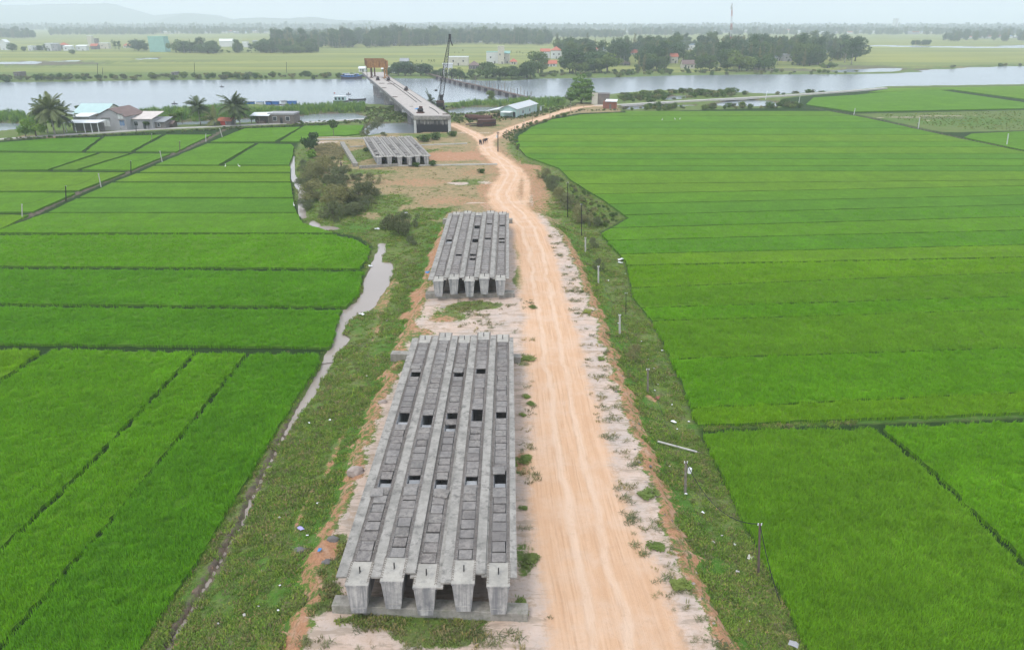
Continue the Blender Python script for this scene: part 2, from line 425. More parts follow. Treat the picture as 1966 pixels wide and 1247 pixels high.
class MB:
    def __init__(s): s.v, s.f = [], []
    def add(s, V, F):
        n = len(s.v); s.v += [tuple(p) for p in V]; s.f += [tuple(i + n for i in f) for f in F]; return s
    def box(s, x0, x1, y0, y1, z0, z1, M=None):
        V = [Vector(p) for p in ((x0,y0,z0),(x1,y0,z0),(x1,y1,z0),(x0,y1,z0),(x0,y0,z1),(x1,y0,z1),(x1,y1,z1),(x0,y1,z1))]
        if M: V = [M @ p for p in V]
        return s.add(V, [(0,3,2,1),(4,5,6,7),(0,1,5,4),(1,2,6,5),(2,3,7,6),(3,0,4,7)])
    def slab(s, pts, z0, z1):
        """prism over an outline; z may be numbers or per-point lists"""
        n = len(pts); a = [(p[0], p[1], z0[i] if isinstance(z0, (list, tuple)) else z0) for i, p in enumerate(pts)]
        b = [(p[0], p[1], z1[i] if isinstance(z1, (list, tuple)) else z1) for i, p in enumerate(pts)]
        return s.add(a + b, [tuple(range(n - 1, -1, -1)), tuple(range(n, 2 * n))] + [(i, (i + 1) % n, n + (i + 1) % n, n + i) for i in range(n)])
    def bar(s, a, b, r, n=4, r2=None, cap=True):
        a, b = Vector(a), Vector(b); d = (b - a)
        if d.length < 1e-6: return s
        d.normalize(); u = d.orthogonal().normalized(); w_ = d.cross(u); r2 = r if r2 is None else r2
        V = [a + (u * math.cos(t) + w_ * math.sin(t)) * r for t in [(k + .5) * 2 * math.pi / n for k in range(n)]]
        V += [b + (u * math.cos(t) + w_ * math.sin(t)) * r2 for t in [(k + .5) * 2 * math.pi / n for k in range(n)]]
        F = [(k, (k + 1) % n, n + (k + 1) % n, n + k) for k in range(n)]
        if cap: F += [tuple(range(n - 1, -1, -1)), tuple(range(n, 2 * n))]
        return s.add(V, F)
    def path(s, pts, r, n=5, r2=None):
        r2 = r if r2 is None else r2; m = len(pts) - 1
        for i in range(m): s.bar(pts[i], pts[i + 1], r + (r2 - r) * i / m, n, r + (r2 - r) * (i + 1) / m)
        return s
    def quad(s, a, b, c, d): return s.add([a, b, c, d], [(0, 1, 2, 3)])
    def gable(s, x0, x1, y0, y1, z0, z1, along='x', over=0.0):
        """solid triangular prism"""
        if along == 'x':
            ym = (y0 + y1) / 2
            return s.add([(x0,y0,z0),(x1,y0,z0),(x1,y1,z0),(x0,y1,z0),(x0,ym,z1),(x1,ym,z1)], [(0,3,2,1),(0,1,5,4),(2,3,4,5),(0,4,3),(1,2,5)])
        xm = (x0 + x1) / 2
        return s.add([(x0,y0,z0),(x1,y0,z0),(x1,y1,z0),(x0,y1,z0),(xm,y0,z1),(xm,y1,z1)], [(0,3,2,1),(1,2,5,4),(3,0,4,5),(0,1,4),(2,3,5)])
    def roofsheet(s, x0, x1, y0, y1, z0, z1, along='x', t=.12):
        """two thin pitched slopes"""
        if along == 'x':
            ym = (y0 + y1) / 2; A = [(x0,y0,z0),(x1,y0,z0),(x1,ym,z1),(x0,ym,z1)]; B = [(x0,y1,z0),(x0,ym,z1),(x1,ym,z1),(x1,y1,z0)]
        else:
            xm = (x0 + x1) / 2; A = [(x0,y0,z0),(x0,y1,z0),(xm,y1,z1),(xm,y0,z1)]; B = [(x1,y0,z0),(xm,y0,z1),(xm,y1,z1),(x1,y1,z0)]
        for Q in (A, B):
            T = [(p[0], p[1], p[2] + t) for p in Q]
            s.add(Q + T, [(0,1,2,3),(4,5,6,7),(0,1,5,4),(1,2,6,5),(2,3,7,6),(3,0,4,7)])
        return s
    def hip(s, x0, x1, y0, y1, z0, z1, k=.5):
        xm, ym = (x0 + x1) / 2, (y0 + y1) / 2; h = min(x1 - x0, y1 - y0) * k
        if x1 - x0 >= y1 - y0: r0, r1 = (x0 + h, ym, z1), (x1 - h, ym, z1); F = [(0,3,2,1),(0,1,5,4),(2,3,4,5),(3,0,4),(1,2,5)]
        else: r0, r1 = (xm, y0 + h, z1), (xm, y1 - h, z1); F = [(0,3,2,1),(0,1,4),(2,3,5),(1,2,5,4),(3,0,4,5)]
        return s.add([(x0,y0,z0),(x1,y0,z0),(x1,y1,z0),(x0,y1,z0),r0,r1], F)
    def mesh(s, name='mesh', smooth=False):
        me = bpy.data.meshes.new(name); me.from_pydata([tuple(p) for p in s.v], [], s.f); me.update()
        bm = bmesh.new(); bm.from_mesh(me); bmesh.ops.recalc_face_normals(bm, faces=bm.faces)
        if smooth:
            for f in bm.faces: f.smooth = True
        bm.to_mesh(me); bm.free(); return me
    def obj(s, name, mat, parent=None, loc=(0, 0, 0), rz=0.0, smooth=False, **kw):
        me = s.mesh(name, smooth); me.materials.append(MATS[mat])
        return tag(link(name, me, parent, loc, rz), **kw)
def copy_tree(o, parent=None):
    c = o.copy(); C.objects.link(c); c.parent = parent
    for ch in list(o.children): copy_tree(ch, c)
    return c

# instancing for uncountable growth only
def instancer(name, pts, scl, src_objs, label, cat, rot=None, tilt=0):
    pts = np.asarray(pts, np.float32)
    me = bpy.data.meshes.new(name); me.vertices.add(len(pts)); me.vertices.foreach_set('co', pts.ravel())
    n = len(pts)
    for nm, arr in (('scl', scl), ('rz', rot if rot is not None else rng.uniform(0, 6.283, n)), ('pick', rng.integers(0, len(src_objs), n).astype(float))):
        a = me.attributes.new(nm, 'FLOAT', 'POINT'); a.data.foreach_set('value', np.asarray(arr, np.float32))
    o = bpy.data.objects.new(name, me); C.objects.link(o)
    ng = bpy.data.node_groups.new(name, 'GeometryNodeTree')
    ng.interface.new_socket('Geometry', in_out='INPUT', socket_type='NodeSocketGeometry')
    ng.interface.new_socket('Geometry', in_out='OUTPUT', socket_type='NodeSocketGeometry')
    N, L = ng.nodes, ng.links
    gi, go = N.new('NodeGroupInput'), N.new('NodeGroupOutput')
    jn = N.new('GeometryNodeJoinGeometry')
    def named(nm):
        q = N.new('GeometryNodeInputNamedAttribute'); q.data_type = 'FLOAT'; q.inputs[0].default_value = nm; return q.outputs[0]
    for i, so_ in enumerate(src_objs):
        ip = N.new('GeometryNodeInstanceOnPoints'); L.new(gi.outputs[0], ip.inputs['Points'])
        oi = N.new('GeometryNodeObjectInfo'); oi.inputs['Object'].default_value = so_; L.new(oi.outputs['Geometry'], ip.inputs['Instance'])
        cmp_ = N.new('FunctionNodeCompare'); cmp_.data_type = 'FLOAT'; cmp_.operation = 'EQUAL'; cmp_.inputs['B'].default_value = i; cmp_.inputs['Epsilon'].default_value = .1
        L.new(named('pick'), cmp_.inputs['A']); L.new(cmp_.outputs[0], ip.inputs['Selection'])
        cx = N.new('ShaderNodeCombineXYZ'); L.new(named('rz'), cx.inputs[2]); L.new(cx.outputs[0], ip.inputs['Rotation'])
        L.new(named('scl'), ip.inputs['Scale']); L.new(ip.outputs[0], jn.inputs[0])
    L.new(jn.outputs[0], go.inputs[0])
    md = o.modifiers.new('growth', 'NODES'); md.node_group = ng
    return tag(o, label, cat, kind='stuff')
def src(name, me, mat):
    if not me.materials: me.materials.append(MATS[mat])
    return bpy.data.objects.new(name, me)         # never linked: only read by the growth above

# ------------------------------------------------------------------ outlines of the place (read at ground level)
LOW = -1.8                                        # level of the paddies
PAD = [(500,1330),(560,1210),(605,1140),(600,1090),(640,1000),(672,930),(700,850),(720,780),(752,710),(775,650),(800,600),(815,560),(835,500),(850,445),(862,405),(870,380),(1010,380),(1045,400),
       (1062,425),(1080,445),(1108,500),(1148,600),(1182,700),(1212,800),(1250,905),(1295,1000),(1335,1100),(1400,1247),(1440,1330)]
PADW = np.vstack([[(-12.5, -60)], smooth_line(poly_px(PAD, 0), 1), [(17.0, -60)]])
YARD = [(850,460),(800,450),(740,440),(690,420),(640,400),(600,330),(590,290),(600,262),(690,262),(760,252),(800,250),(800,240),(870,232),(885,222),(950,215),(1050,212),(1112,196),(1190,195),(1200,215),(1120,218),(1062,228),(1020,243),(995,258),
        (985,285),(1005,310),(1030,330),(1060,360),(1085,390),(1092,430),(1000,460)]
YARDW = poly_px(YARD, -1.2)
ROAD_A = smooth_line([G(*p, 0) for p in ((1212,1420),(1185,1247),(1118,1000),(1082,800),(1058,650),(1042,550),(1026,480),(1010,430))] + [G(*p, -.9) for p in ((985,405),(968,385),(965,365),(975,345),(985,330),(975,315),(950,298),(935,285),(932,272))], 2)
ROAD_A = np.vstack([[(5.0, -60), (5.2, 10)], ROAD_A])
ROAD_B = smooth_line([G(*p, -1.2) for p in ((932,272),(955,258),(985,245),(1030,230),(1070,217),(1105,207),(1140,203),(1180,204))], 2)
ROAD_C = smooth_line([G(*p, -1.2) for p in ((935,280),(920,262),(900,252),(880,243),(868,238))], 2)
ROAD_D = smooth_line([G(*p, -1.2) for p in ((1000,415),(1010,380),(1012,340),(990,320))], 2)
NEARBANK = [(-900,226),(0,222),(120,224),(300,212),(420,205),(480,200),(560,207),(620,203),(700,200),(780,205),(835,200),(880,197),(950,196),(1000,193),(1060,190),(1090,189),(1180,181),(1250,175),(1350,173),(1420,179),(1500,182),(1590,177),(1640,173),(1700,167),(1966,163),(2900,150)]
FARBANK = [(-900,158),(0,158),(130,157),(300,154),(500,153),(660,152),(740,150),(800,151),(860,151),(920,155),(980,155),(1040,151),(1150,150),(1300,145),(1500,143),(1620,143),(1720,141),(1790,137),(1860,130),(1966,127),(2900,112)]
WATER_Z = -2.6
RIVER = poly_px(NEARBANK + FARBANK[::-1], WATER_Z)
PONDS = [poly_px(p, WATER_Z) for p in (
    [(-900,275),(-300,262),(0,254),(45,250),(48,238),(0,236),(-900,240)],
    [(290,240),(330,236),(420,231),(500,227),(515,231),(505,236),(420,240),(340,243),(295,244)],
    [(562,226),(600,219),(680,218),(706,226),(690,234),(600,238),(568,236)],
    [(700,250),(712,238),(790,236),(800,246),(798,262),(770,262),(705,262)],
    [(862,212),(900,206),(950,206),(1000,203),(1000,208),(950,216),(900,220),(866,221)],
    [(1276,191),(1290,185),(1325,184),(1322,189),(1300,193),(1280,194)],
    [(1180,212),(1215,204),(1260,202),(1330,202),(1335,205),(1290,207),(1200,213)],
    [(1362,203),(1390,196),(1430,192),(1478,194),(1500,202),(1495,206),(1400,207)],
    [(1598,136),(1640,133),(1730,131),(1725,137),(1660,140),(1610,140)],
    [(1766,136),(1800,133),(1850,133),(1838,139),(1790,141)],
    [(-40,121),(60,118),(82,119),(70,123),(-40,124)], [(95,118),(150,116),(155,118),(110,119)], [(255,114),(300,111),(303,114),(270,115)],
    [(1650,88),(1700,87),(1790,89),(1966,90),(2400,90),(2400,94),(1966,93),(1780,92),(1700,90),(1655,90)], [(1900,89),(1966,87),(2100,87),(2100,90),(1966,90)])]
DITCH = smooth_line([G(*p, -2.0) for p in ((255,1400),(318,1250),(345,1205),(370,1165),(415,1092),(445,1035),(468,1005),(480,960),(500,925),(530,865),(545,838),(562,805),(592,762),(610,728),(628,700),(632,684),(652,655))], 2)
DITCH_W = [.25] 
DITCH2 = smooth_line([G(*p, -2.0) for p in ((652,655),(640,640),(650,622),(672,600),(690,594))], 2)
PUDDLE = poly_px([(636,648),(632,630),(648,615),(665,595),(688,580),(703,560),(705,535),(715,515),(722,500),(730,505),(748,505),(750,520),(742,545),(725,570),(716,585),(705,598),(680,603),(662,620),(650,640),(665,652),(655,668)], -2.0)
DITCH3 = smooth_line([G(*p, -2.0) for p in ((722,505),(728,490),(733,480),(734,468))], 1)
PUDDLE2 = poly_px([(598,428),(604,436),(622,441),(650,440),(640,436),(612,434),(602,424)], -2.0)
DITCH4 = smooth_line([G(*p, -2.0) for p in ((584,419),(578,402),(576,388),(582,375),(572,355),(565,345),(560,320),(560,300))], 1)
CANAL = [(-60,452),(0,438),(60,415),(125,383),(200,350),(250,331),(310,305),(345,292),(395,270),(430,250),(458,243)]
CANALW = poly_px(CANAL, LOW)
CANAL_R = [(1490,193),(1520,203),(1600,214),(1640,221),(1700,233),(1760,247),(1830,262),(1966,290),(2200,335)]
CANAL_RW = poly_px(CANAL_R, LOW)
PATH_L = smooth_line([G(*p, LOW + .3) for p in ((-700,292),(-200,275),(0,267),(100,259),(200,254),(300,247),(400,243),(480,239),(560,236),(620,233),(700,228))], 2)
PATH_R = smooth_line([G(*p, -1.3) for p in ((1140,203),(1200,201),(1260,197),(1350,192),(1450,187),(1560,180),(1640,174),(1700,169))], 2)

# ------------------------------------------------------------------ ground sheet
def ys():
    out = [-400, -200, -120, -80, -60, -50] + list(np.arange(-45, 27, 1.8)); y = 28.0
    while y < 9300:
        out.append(y); s_ = .0062 if y < 150 else (.0072 if y < 620 else .022); y += max(.2, y * s_)
    return np.array(out)
Ys = ys()
tc = np.arange(-1.0, 1.0001, .0046)
to = np.array([1.06,1.15,1.3,1.6,2.2,3.5])
Ts = np.concatenate([-to[::-1], tc, to])
YY, TT = np.meshgrid(Ys, Ts, indexing='ij')
XX = TT * (np.maximum(YY, 28) + 15)
XX = np.clip(XX, -9400, 9400)
P = np.stack([XX.ravel(), YY.ravel()], 1)
x, y = P[:, 0], P[:, 1]; N = len(P)
near = (y > -90) & (y < 420); mid = (y > 150) & (y < 2500)
Z = np.full(N, LOW)
big = (fbm(x * .02, y * .02, 3) - .5)
Z += big * .25 * (y < 600)
W1 = fbm(x * .35, y * .35, 5) - .5; W2 = fbm(x * 1.3, y * 1.3, 8) - .5
def msk(): return np.zeros(N)
road, sand, orange, dry, floor_, far_, mud, lush = (msk() for _ in range(8))
Pn = P[near]
def upd(arr, idx, val): arr[idx] = np.maximum(arr[idx], val)
# the waste ground beyond, then the raised embankment
sy = sdist(Pn, YARDW)
hz = Z[near]; hz = hz + .6 * sstep(-3, 0.5, sy + W1[near] * 2)
sp = sdist(Pn, PADW); xn, yn = Pn[:, 0], Pn[:, 1]
gul = fbm(xn * .12 + yn * .02, yn * .55, 21, 3) - .5          # gullies cut across the lip
spg = sp + gul * 1.9 + W2[near] * .5
wR = np.where(xn > 0, 1.0, 2.0)
prof = np.where(spg > 0, 1.0, np.where(spg > -.9, 1 + spg / .9 * .52, np.clip(.48 * (1 + (spg + .9) / (3.2 * wR)), 0, 1)))
fadeY = 1 - sstep(128, 168, yn) * .9
top = LOW + 1.8 * prof * 1.0
hz = np.maximum(hz, np.where(yn > 128, LOW + (1.8 * (1 - sstep(126, 165, yn) * .667)) * prof, top))
hz += (W2[near] * .10 + W1[near] * .12) * (spg > -6)
Z[near] = hz
# ditches and water bodies
def carve(idx_P, mask, d, depth, r):
    Z[mask] = np.minimum(Z[mask], np.where(d < r, depth + (LOW - depth) * sstep(r * .45, r, d), 99))
dd = dline(Pn, DITCH); dd = np.minimum(dd, dline(Pn, DITCH2) * .8); dd = np.minimum(dd, dline(Pn, DITCH3)); dd = np.minimum(dd, dline(Pn, DITCH4))
dwob = dd + W2[near] * .3
rdit = np.interp(yn, [30, 45, 60, 70, 90], [.24, .15, .22, .8, .9])
carve(Pn, near, dwob / rdit * .85, -2.35, .85)
sp1 = np.maximum(sdist(Pn, PUDDLE), sdist(Pn, PUDDLE2)) + W2[near] * .5 + .12
Z[near] = np.minimum(Z[near], np.where(sp1 > -.8, LOW - .55 * sstep(-.7, .25, sp1), 99))
upd(mud, near, sstep(1.0, .3, dwob) * .6); upd(mud, near, sstep(-1.0, -.1, sp1) * .7)
Pm = P[mid]
Z[mid] = np.minimum(Z[mid], np.where((a := sdist(Pm, RIVER) + (W1[mid] * 3)) > -3.5, LOW - 2.2 * sstep(-3.5, 2.0, a) , 99))
bankd = a.copy()
for q, p_ in enumerate(PONDS):
    ok = mid.copy(); b_ = np.array(p_); ok &= (y > b_[:, 1].min() - 15) & (y < b_[:, 1].max() + 15) & (x > b_[:, 0].min() - 15) & (x < b_[:, 0].max() + 15)
    k = 1.0 if q < 8 else 3.0
    s_ = sdist(P[ok], p_) + W1[ok] * 1.5
    Z[ok] = np.minimum(Z[ok], np.where(s_ > -1.6 * k, LOW - 1.6 * sstep(-1.6 * k, .8 * k, s_), 99)); upd(mud, ok, sstep(-4 * k, -.5, s_) * .62)
# masks
upd(sand, near, sstep(-.4, 1.4, spg) * (1 - sstep(132, 158, yn)) * .78)
upd(dry, near, sstep(-1, 3, sy + W1[near] * 3) * .66)
upd(orange, near, np.clip(sstep(-2.0, -.35, spg) - sstep(.1, 1.6, spg + W1[near]), 0, 1) * (.62 + .25 * W1[near]) * (1 - sstep(120, 150, yn)) * np.where(xn > 0, 1.0, .85))
upd(lush, near, sstep(-6, -1, sp) * (1 - sstep(-1.0, .5, sp)) * .72)
ra = dline(Pn, ROAD_A); hw = np.interp(yn, [30, 60, 90, 120, 150, 190, 230], [4.1, 3.1, 2.9, 2.8, 3.5, 2.8, 2.5])
upd(road, near, 1 - sstep(-1.6, 2.0, ra - hw + W1[near] * 1.6))
def track(P_, pts):
    best = np.full(len(P_), 1e9); lat = np.zeros(len(P_)); al = np.zeros(len(P_)); s0 = 0
    for i in range(len(pts) - 1):
        a, b = np.array(pts[i]), np.array(pts[i + 1]); ab = b - a; L = np.hypot(*ab) + 1e-9; t = np.clip(((P_ - a) @ ab) / L ** 2, 0, 1); q = P_ - a - t[:, None] * ab; d = np.hypot(q[:, 0], q[:, 1])
        m = d < best; best[m] = d[m]; lat[m] = (np.sign(ab[0] * q[:, 1] - ab[1] * q[:, 0]) * d)[m]; al[m] = (s0 + t * L)[m]; s0 += L
    return best, lat, al
trk = np.zeros((N, 3)); tb = [track(Pn, r_) for r_ in (ROAD_A, ROAD_B, ROAD_C)]; bi = np.argmin([q[0] for q in tb], 0)
trk[near, 0] = np.choose(bi, [q[1] for q in tb]); trk[near, 1] = np.choose(bi, [q[2] for q in tb])
rb = np.minimum(dline(Pn, ROAD_B), dline(Pn, ROAD_C)); upd(road, near, 1 - sstep(-.9, 1.0, rb - 2.1 + W1[near]))
rd = dline(Pn, ROAD_D); upd(road, near, (1 - sstep(-.6, .8, rd - .9 + W1[near])) * .75)
upd(orange, near, (1 - sstep(0, 5, np.minimum(ra, rd) - hw + W1[near] * 3)) * .62 * sstep(125, 150, yn) * (1 - sstep(225, 250, yn)))
upd(orange, near, (1 - sstep(0, 4, rb - 2 + W1[near] * 3)) * .5)
def blob(arr, px, py, rx, ry, val, z=0.0, sub=False):
    cx, cy = G(px, py, z); d = np.hypot((x - cx) / rx, (y - cy) / ry) + W1 * 1.1
    v = sstep(1.15, .55, d) * val
    if sub: arr[:] = arr * (1 - v)
    else: arr[:] = np.maximum(arr, v)
# bare and overgrown patches on the fill
for (px, py, rx, ry, v) in ((830,1215,4,1.2,.9),(760,1190,3.2,1.0,.75),(700,1190,3,.8,.6),(880,1190,3,.5,.6),(620,1150,1.5,2,.85),(640,1080,1.2,3,.9),(1000,1170,.6,1.5,.7),
        (1008,1080,.8,2.2,.5),(1004,890,.7,1.5,.7),(1008,695,1.2,1.4,.8),(1002,530,1.4,6,.7),(1000,480,1.2,8,.6),(905,588,4.5,2.2,.75),(870,600,3,2.5,.5),(780,640,1.5,3,.9),(760,700,1.2,3,.9),(815,640,1.5,2,.6),(860,610,4,1.5,.55)):
    blob(sand, px, py, rx, ry, v, 0, True)
for (px, py, rx, ry, v) in ((1010,790,1.0,4,.75),(1012,860,1.2,4,.7),(1008,960,1.0,3,.45),(830,625,4,4,.62),(900,640,3,2,.4),(835,480,1.2,14,.8),(800,560,1.5,4,.75),(730,780,1.5,4,.6),(690,905,1.2,1.6,.75),(625,1060,.9,1.6,.95),(560,1225,1.2,3,.9),(790,590,2,2,.7)):
    blob(orange, px, py, rx, ry, v)
for (px, py, rx, ry, v) in ((740,560,1.6,12,.45),(735,590,.5,10,.45),(590,960,.3,4,.5),(640,880,.35,4,.5),(720,640,.4,5,.5),(1250,760,.7,1.2,.7),(1180,700,.6,1.2,.5)): blob(orange, px, py, rx, ry, v, -1.2)
for (px, py, rx, ry, v) in ((860,300,14,10,.95),(800,350,9,6,.52),(860,385,9,6,.52),(945,360,5,9,.62),(930,330,9,6,.45),(985,345,6,14,.6),(1015,320,5,6,.7),(650,290,4,5,.4)): blob(orange, px, py, rx, ry, v, -1.2)
for (px, py, rx, ry, v) in ((625,275,4,6,.75),(880,352,3,2,.8),(910,390,3,1.2,.7),(930,350,3,2,.6),(900,255,12,3,.5),(640,262,9,2,.7),(960,400,5,5,.4),(1020,385,1,8,.5)): blob(sand, px, py, rx, ry, v, -1.2)
for (px, py, rx, ry, v) in ((720,390,9,10,.8),(800,410,8,6,.6),(900,350,4,4,.6),(700,330,8,4,.5),(690,300,6,12,1),(800,300,12,12,.8),(780,440,12,6,.9),(820,260,9,6,.6),(940,240,6,4,.7),(1050,400,5,10,.6),(920,228,10,5,.8),(1040,215,14,4,.8)): blob(dry, px, py, rx, ry, v, -1.2, True)
for (px, py, rx, ry, v) in ((640,440,10,6,.6),(700,600,3,8,.5),(560,1000,4,8,.45),(430,1150,4,5,.45)): blob(lush, px, py, rx, ry, v, -1.6)
# levees, canals
for L_, wd in ((CANALW, 1.0), (CANAL_RW, 1.3)):
    d = dline(P[near], L_); upd(mud, near, sstep(1.6, .5, d - wd * .2) * .62); Z[near] += .25 * sstep(2.2, .8, d + W2[near]) * (1 - sstep(.9, .3, d + W2[near]) * 1.3)
# floor of the paddies: all of the flat land near the fields
pf = (1 - sstep(-2, 1, np.where(near, 0, 0)))
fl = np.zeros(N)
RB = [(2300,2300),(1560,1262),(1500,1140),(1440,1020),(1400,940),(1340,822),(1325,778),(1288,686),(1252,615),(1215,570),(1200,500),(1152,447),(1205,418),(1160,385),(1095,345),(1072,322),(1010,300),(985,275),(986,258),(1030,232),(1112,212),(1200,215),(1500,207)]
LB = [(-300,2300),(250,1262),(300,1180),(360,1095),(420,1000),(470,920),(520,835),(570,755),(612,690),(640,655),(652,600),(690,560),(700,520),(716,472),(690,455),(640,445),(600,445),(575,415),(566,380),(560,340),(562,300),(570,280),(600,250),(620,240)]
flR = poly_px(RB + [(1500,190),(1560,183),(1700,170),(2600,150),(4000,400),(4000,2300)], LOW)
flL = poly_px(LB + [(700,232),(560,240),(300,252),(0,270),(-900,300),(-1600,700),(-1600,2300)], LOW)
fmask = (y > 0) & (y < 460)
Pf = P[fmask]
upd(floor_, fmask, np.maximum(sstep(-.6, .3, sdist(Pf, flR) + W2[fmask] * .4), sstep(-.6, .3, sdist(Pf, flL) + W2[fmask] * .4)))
far_[:] = sstep(600, 625, y + (W1 * 20)) * (1 - (bankd_f := np.zeros(N)))
fb = np.zeros(N); fb[mid] = sstep(-26, -10, bankd + W1[mid] * 14); far_ *= (1 - fb)
for (px, py, rx, ry, v) in ((100,122,70,60,1),(330,118,80,25,.8),(-200,125,160,60,1),(520,117,20,10,.6),(1650,128,45,45,.9),(1800,133,60,22,.9),(1540,135,40,25,1),(1480,133,40,25,1),(1900,128,90,18,.8),(870,92,60,40,.6),(950,92,60,30,.6)):
    blob(far_, px, py, rx * 1.0, ry, v, LOW, True); blob(mud, px, py, rx * .85, ry * .85, .6 * v, LOW)
blob(orange, 1850, 129, 60, 8, .5, LOW)
pb = poly_px([(1325, 818), (1500, 813), (1966, 797), (2600, 775)], LOW); db = dline(P[near], pb); floor_[near] *= sstep(.25, .8, db + W2[near] * .5); lush[near] = np.maximum(lush[near], .6 * sstep(.9, .4, db))
blob(dry, 62, 262, 5, 4, .8, LOW); blob(dry, 105, 262, 5, 5, .9, LOW); blob(sand, 100, 262, 3, 3, .7, LOW)
# wet rough grazing beyond the right-hand canal
mp_ = poly_px([(1640, 219), (1966, 212), (2400, 204), (2400, 252), (1966, 250), (1862, 253), (1812, 254), (1760, 244), (1700, 230)], LOW); floor_[near] *= 1 - sstep(-1.5, .5, sdist(P[near], mp_) + W1[near] * 2)
for (px, py, rx, ry) in ((1740, 225, 9, 1.5), (1690, 226, 4, 1.2), (1810, 223, 14, 1.6), (1790, 232, 4, 1), (1720, 235, 4, 1), (1870, 221, 8, 1.2)): blob(sand, px, py, rx, ry, .8, LOW)
blob(lush, 1830, 232, 50, 20, .5, LOW); blob(mud, 1780, 226, 25, 6, .5, LOW)
me = npmesh('ground', np.stack([x, y, Z], 1), (lambda nr, ncol: (np.arange((nr - 1) * (ncol - 1)) // (ncol - 1) * ncol + np.arange((nr - 1) * (ncol - 1)) % (ncol - 1))[:, None] + np.array([0, 1, ncol + 1, ncol]))(len(Ys), len(Ts)), True)
# rows run along +x first: make normals point up
if me.polygons[len(me.polygons) // 2].normal.z < 0: me.flip_normals()
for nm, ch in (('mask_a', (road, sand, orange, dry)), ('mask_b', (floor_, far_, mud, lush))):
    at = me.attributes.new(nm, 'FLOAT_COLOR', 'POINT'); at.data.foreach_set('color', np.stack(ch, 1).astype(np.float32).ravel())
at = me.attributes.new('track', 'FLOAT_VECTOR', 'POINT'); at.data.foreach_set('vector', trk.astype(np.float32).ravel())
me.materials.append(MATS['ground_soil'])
ground = link('ground', me)
tag(ground, 'flat river plain with a raised sandy embankment, dirt road and grassy slopes', 'ground', kind='structure')
ZG = Z.reshape(len(Ys), len(Ts))
def ground_z(xx, yy):
    j = np.clip(np.searchsorted(Ys, yy) - 1, 0, len(Ys) - 2); f = np.clip((yy - Ys[j]) / (Ys[j + 1] - Ys[j]), 0, 1)
    t_ = xx / (np.maximum(yy, 28) + 15); i = np.clip(np.searchsorted(Ts, t_) - 1, 0, len(Ts) - 2); g_ = np.clip((t_ - Ts[i]) / (Ts[i + 1] - Ts[i]), 0, 1)
    return (ZG[j, i] * (1 - g_) + ZG[j, i + 1] * g_) * (1 - f) + (ZG[j + 1, i] * (1 - g_) + ZG[j + 1, i + 1] * g_) * f
def gz(xx, yy): return float(ground_z(np.array([xx]), np.array([yy]))[0])
def GG(px, py):
    """point where the pixel's ray meets the ground sheet"""
    z = -1.0
    for _ in range(12):
        xx, yy = G(px, py, z); z = .5 * z + .5 * gz(xx, yy)
    return Vector((xx, yy, gz(xx, yy)))

# ------------------------------------------------------------------ water
MB().add([(-9300, 120, WATER_Z), (9300, 120, WATER_Z), (9300, 2600, WATER_Z), (-9300, 2600, WATER_Z)], [(0, 1, 2, 3)]).obj('river', 'river_water', label='broad pale grey river crossing behind the fields, with its ponds', cat='river', kind='structure')
def watersheet(name, poly, z, mat, label):
    pts = [Vector((p[0], p[1], 0)) for p in poly]; tr = tessellate_polygon([pts])
    me = bpy.data.meshes.new(name); me.from_pydata([(p.x, p.y, z) for p in pts], [], [tuple(t) for t in tr]); me.update()
    if me.polygons and me.polygons[0].normal.z < 0: me.flip_normals()
    me.materials.append(MATS[mat]); return tag(link(name, me), label, 'water', kind='structure')
def ribbon(name, line, hw, z, mat, label, cat='water', kind='structure', thick=0):
    L = np.array(line); d = np.gradient(L, axis=0); d /= np.linalg.norm(d, axis=1)[:, None] + 1e-9; n_ = np.stack([-d[:, 1], d[:, 0]], 1)
    hw = np.broadcast_to(np.asarray(hw, float), (len(L),))[:, None]
    a, b = L + n_ * hw, L - n_ * hw; m = len(L)
    zz = np.broadcast_to(np.asarray(z, float), (m,))
    if not thick:
        V = [(*p, zz[i]) for i, p in enumerate(a)] + [(*p, zz[i]) for i, p in enumerate(b)]
        return MB().add(V, [(i, i + 1, m + i + 1, m + i) for i in range(m - 1)]).obj(name, mat, label=label, cat=cat, kind=kind)
    V = [(*p, zz[i]) for i, p in enumerate(a)] + [(*p, zz[i]) for i, p in enumerate(b)] + [(*p, zz[i] - thick) for i, p in enumerate(a)] + [(*p, zz[i] - thick) for i, p in enumerate(b)]
    F = []
    for i in range(m - 1): F += [(i, i + 1, m + i + 1, m + i), (i, i + 1, 2 * m + i + 1, 2 * m + i), (m + i, m + i + 1, 3 * m + i + 1, 3 * m + i)]
    F += [(0, m, 3 * m, 2 * m), (m - 1, 2 * m - 1, 4 * m - 1, 3 * m - 1)]
    return MB().add(V, F).obj(name, mat, label=label, cat=cat, kind=kind)
ribbon('ditch_water', DITCH, .75, -2.11, 'muddy_water', 'narrow muddy ditch running beside the lower left paddies')
watersheet('puddle_water', poly_px([(600,700),(600,640),(630,590),(690,530),(715,460),(760,460),(770,520),(745,580),(700,630),(680,690)], -2.03), -2.026, 'muddy_water', 'wide pale muddy puddle in the ditch')
ribbon('ditch_water', DITCH4, .8, -2.03, 'muddy_water', 'thin ditch beside the scrub at the far left paddy edge')
watersheet('puddle_water', poly_px([(590,415),(590,446),(660,446),(660,430),(620,430),(606,415)], -2.03), -2.026, 'muddy_water', 'small white puddle below the scrub')
ribbon('path', PATH_L, 1.2, -1.50, 'path_concrete', 'narrow concrete lane in front of the riverside houses', 'path', thick=.6)
ribbon('path', PATH_R, 1.3, -1.10, 'path_concrete', 'narrow concrete lane running right from the brick hut', 'path', thick=.9)

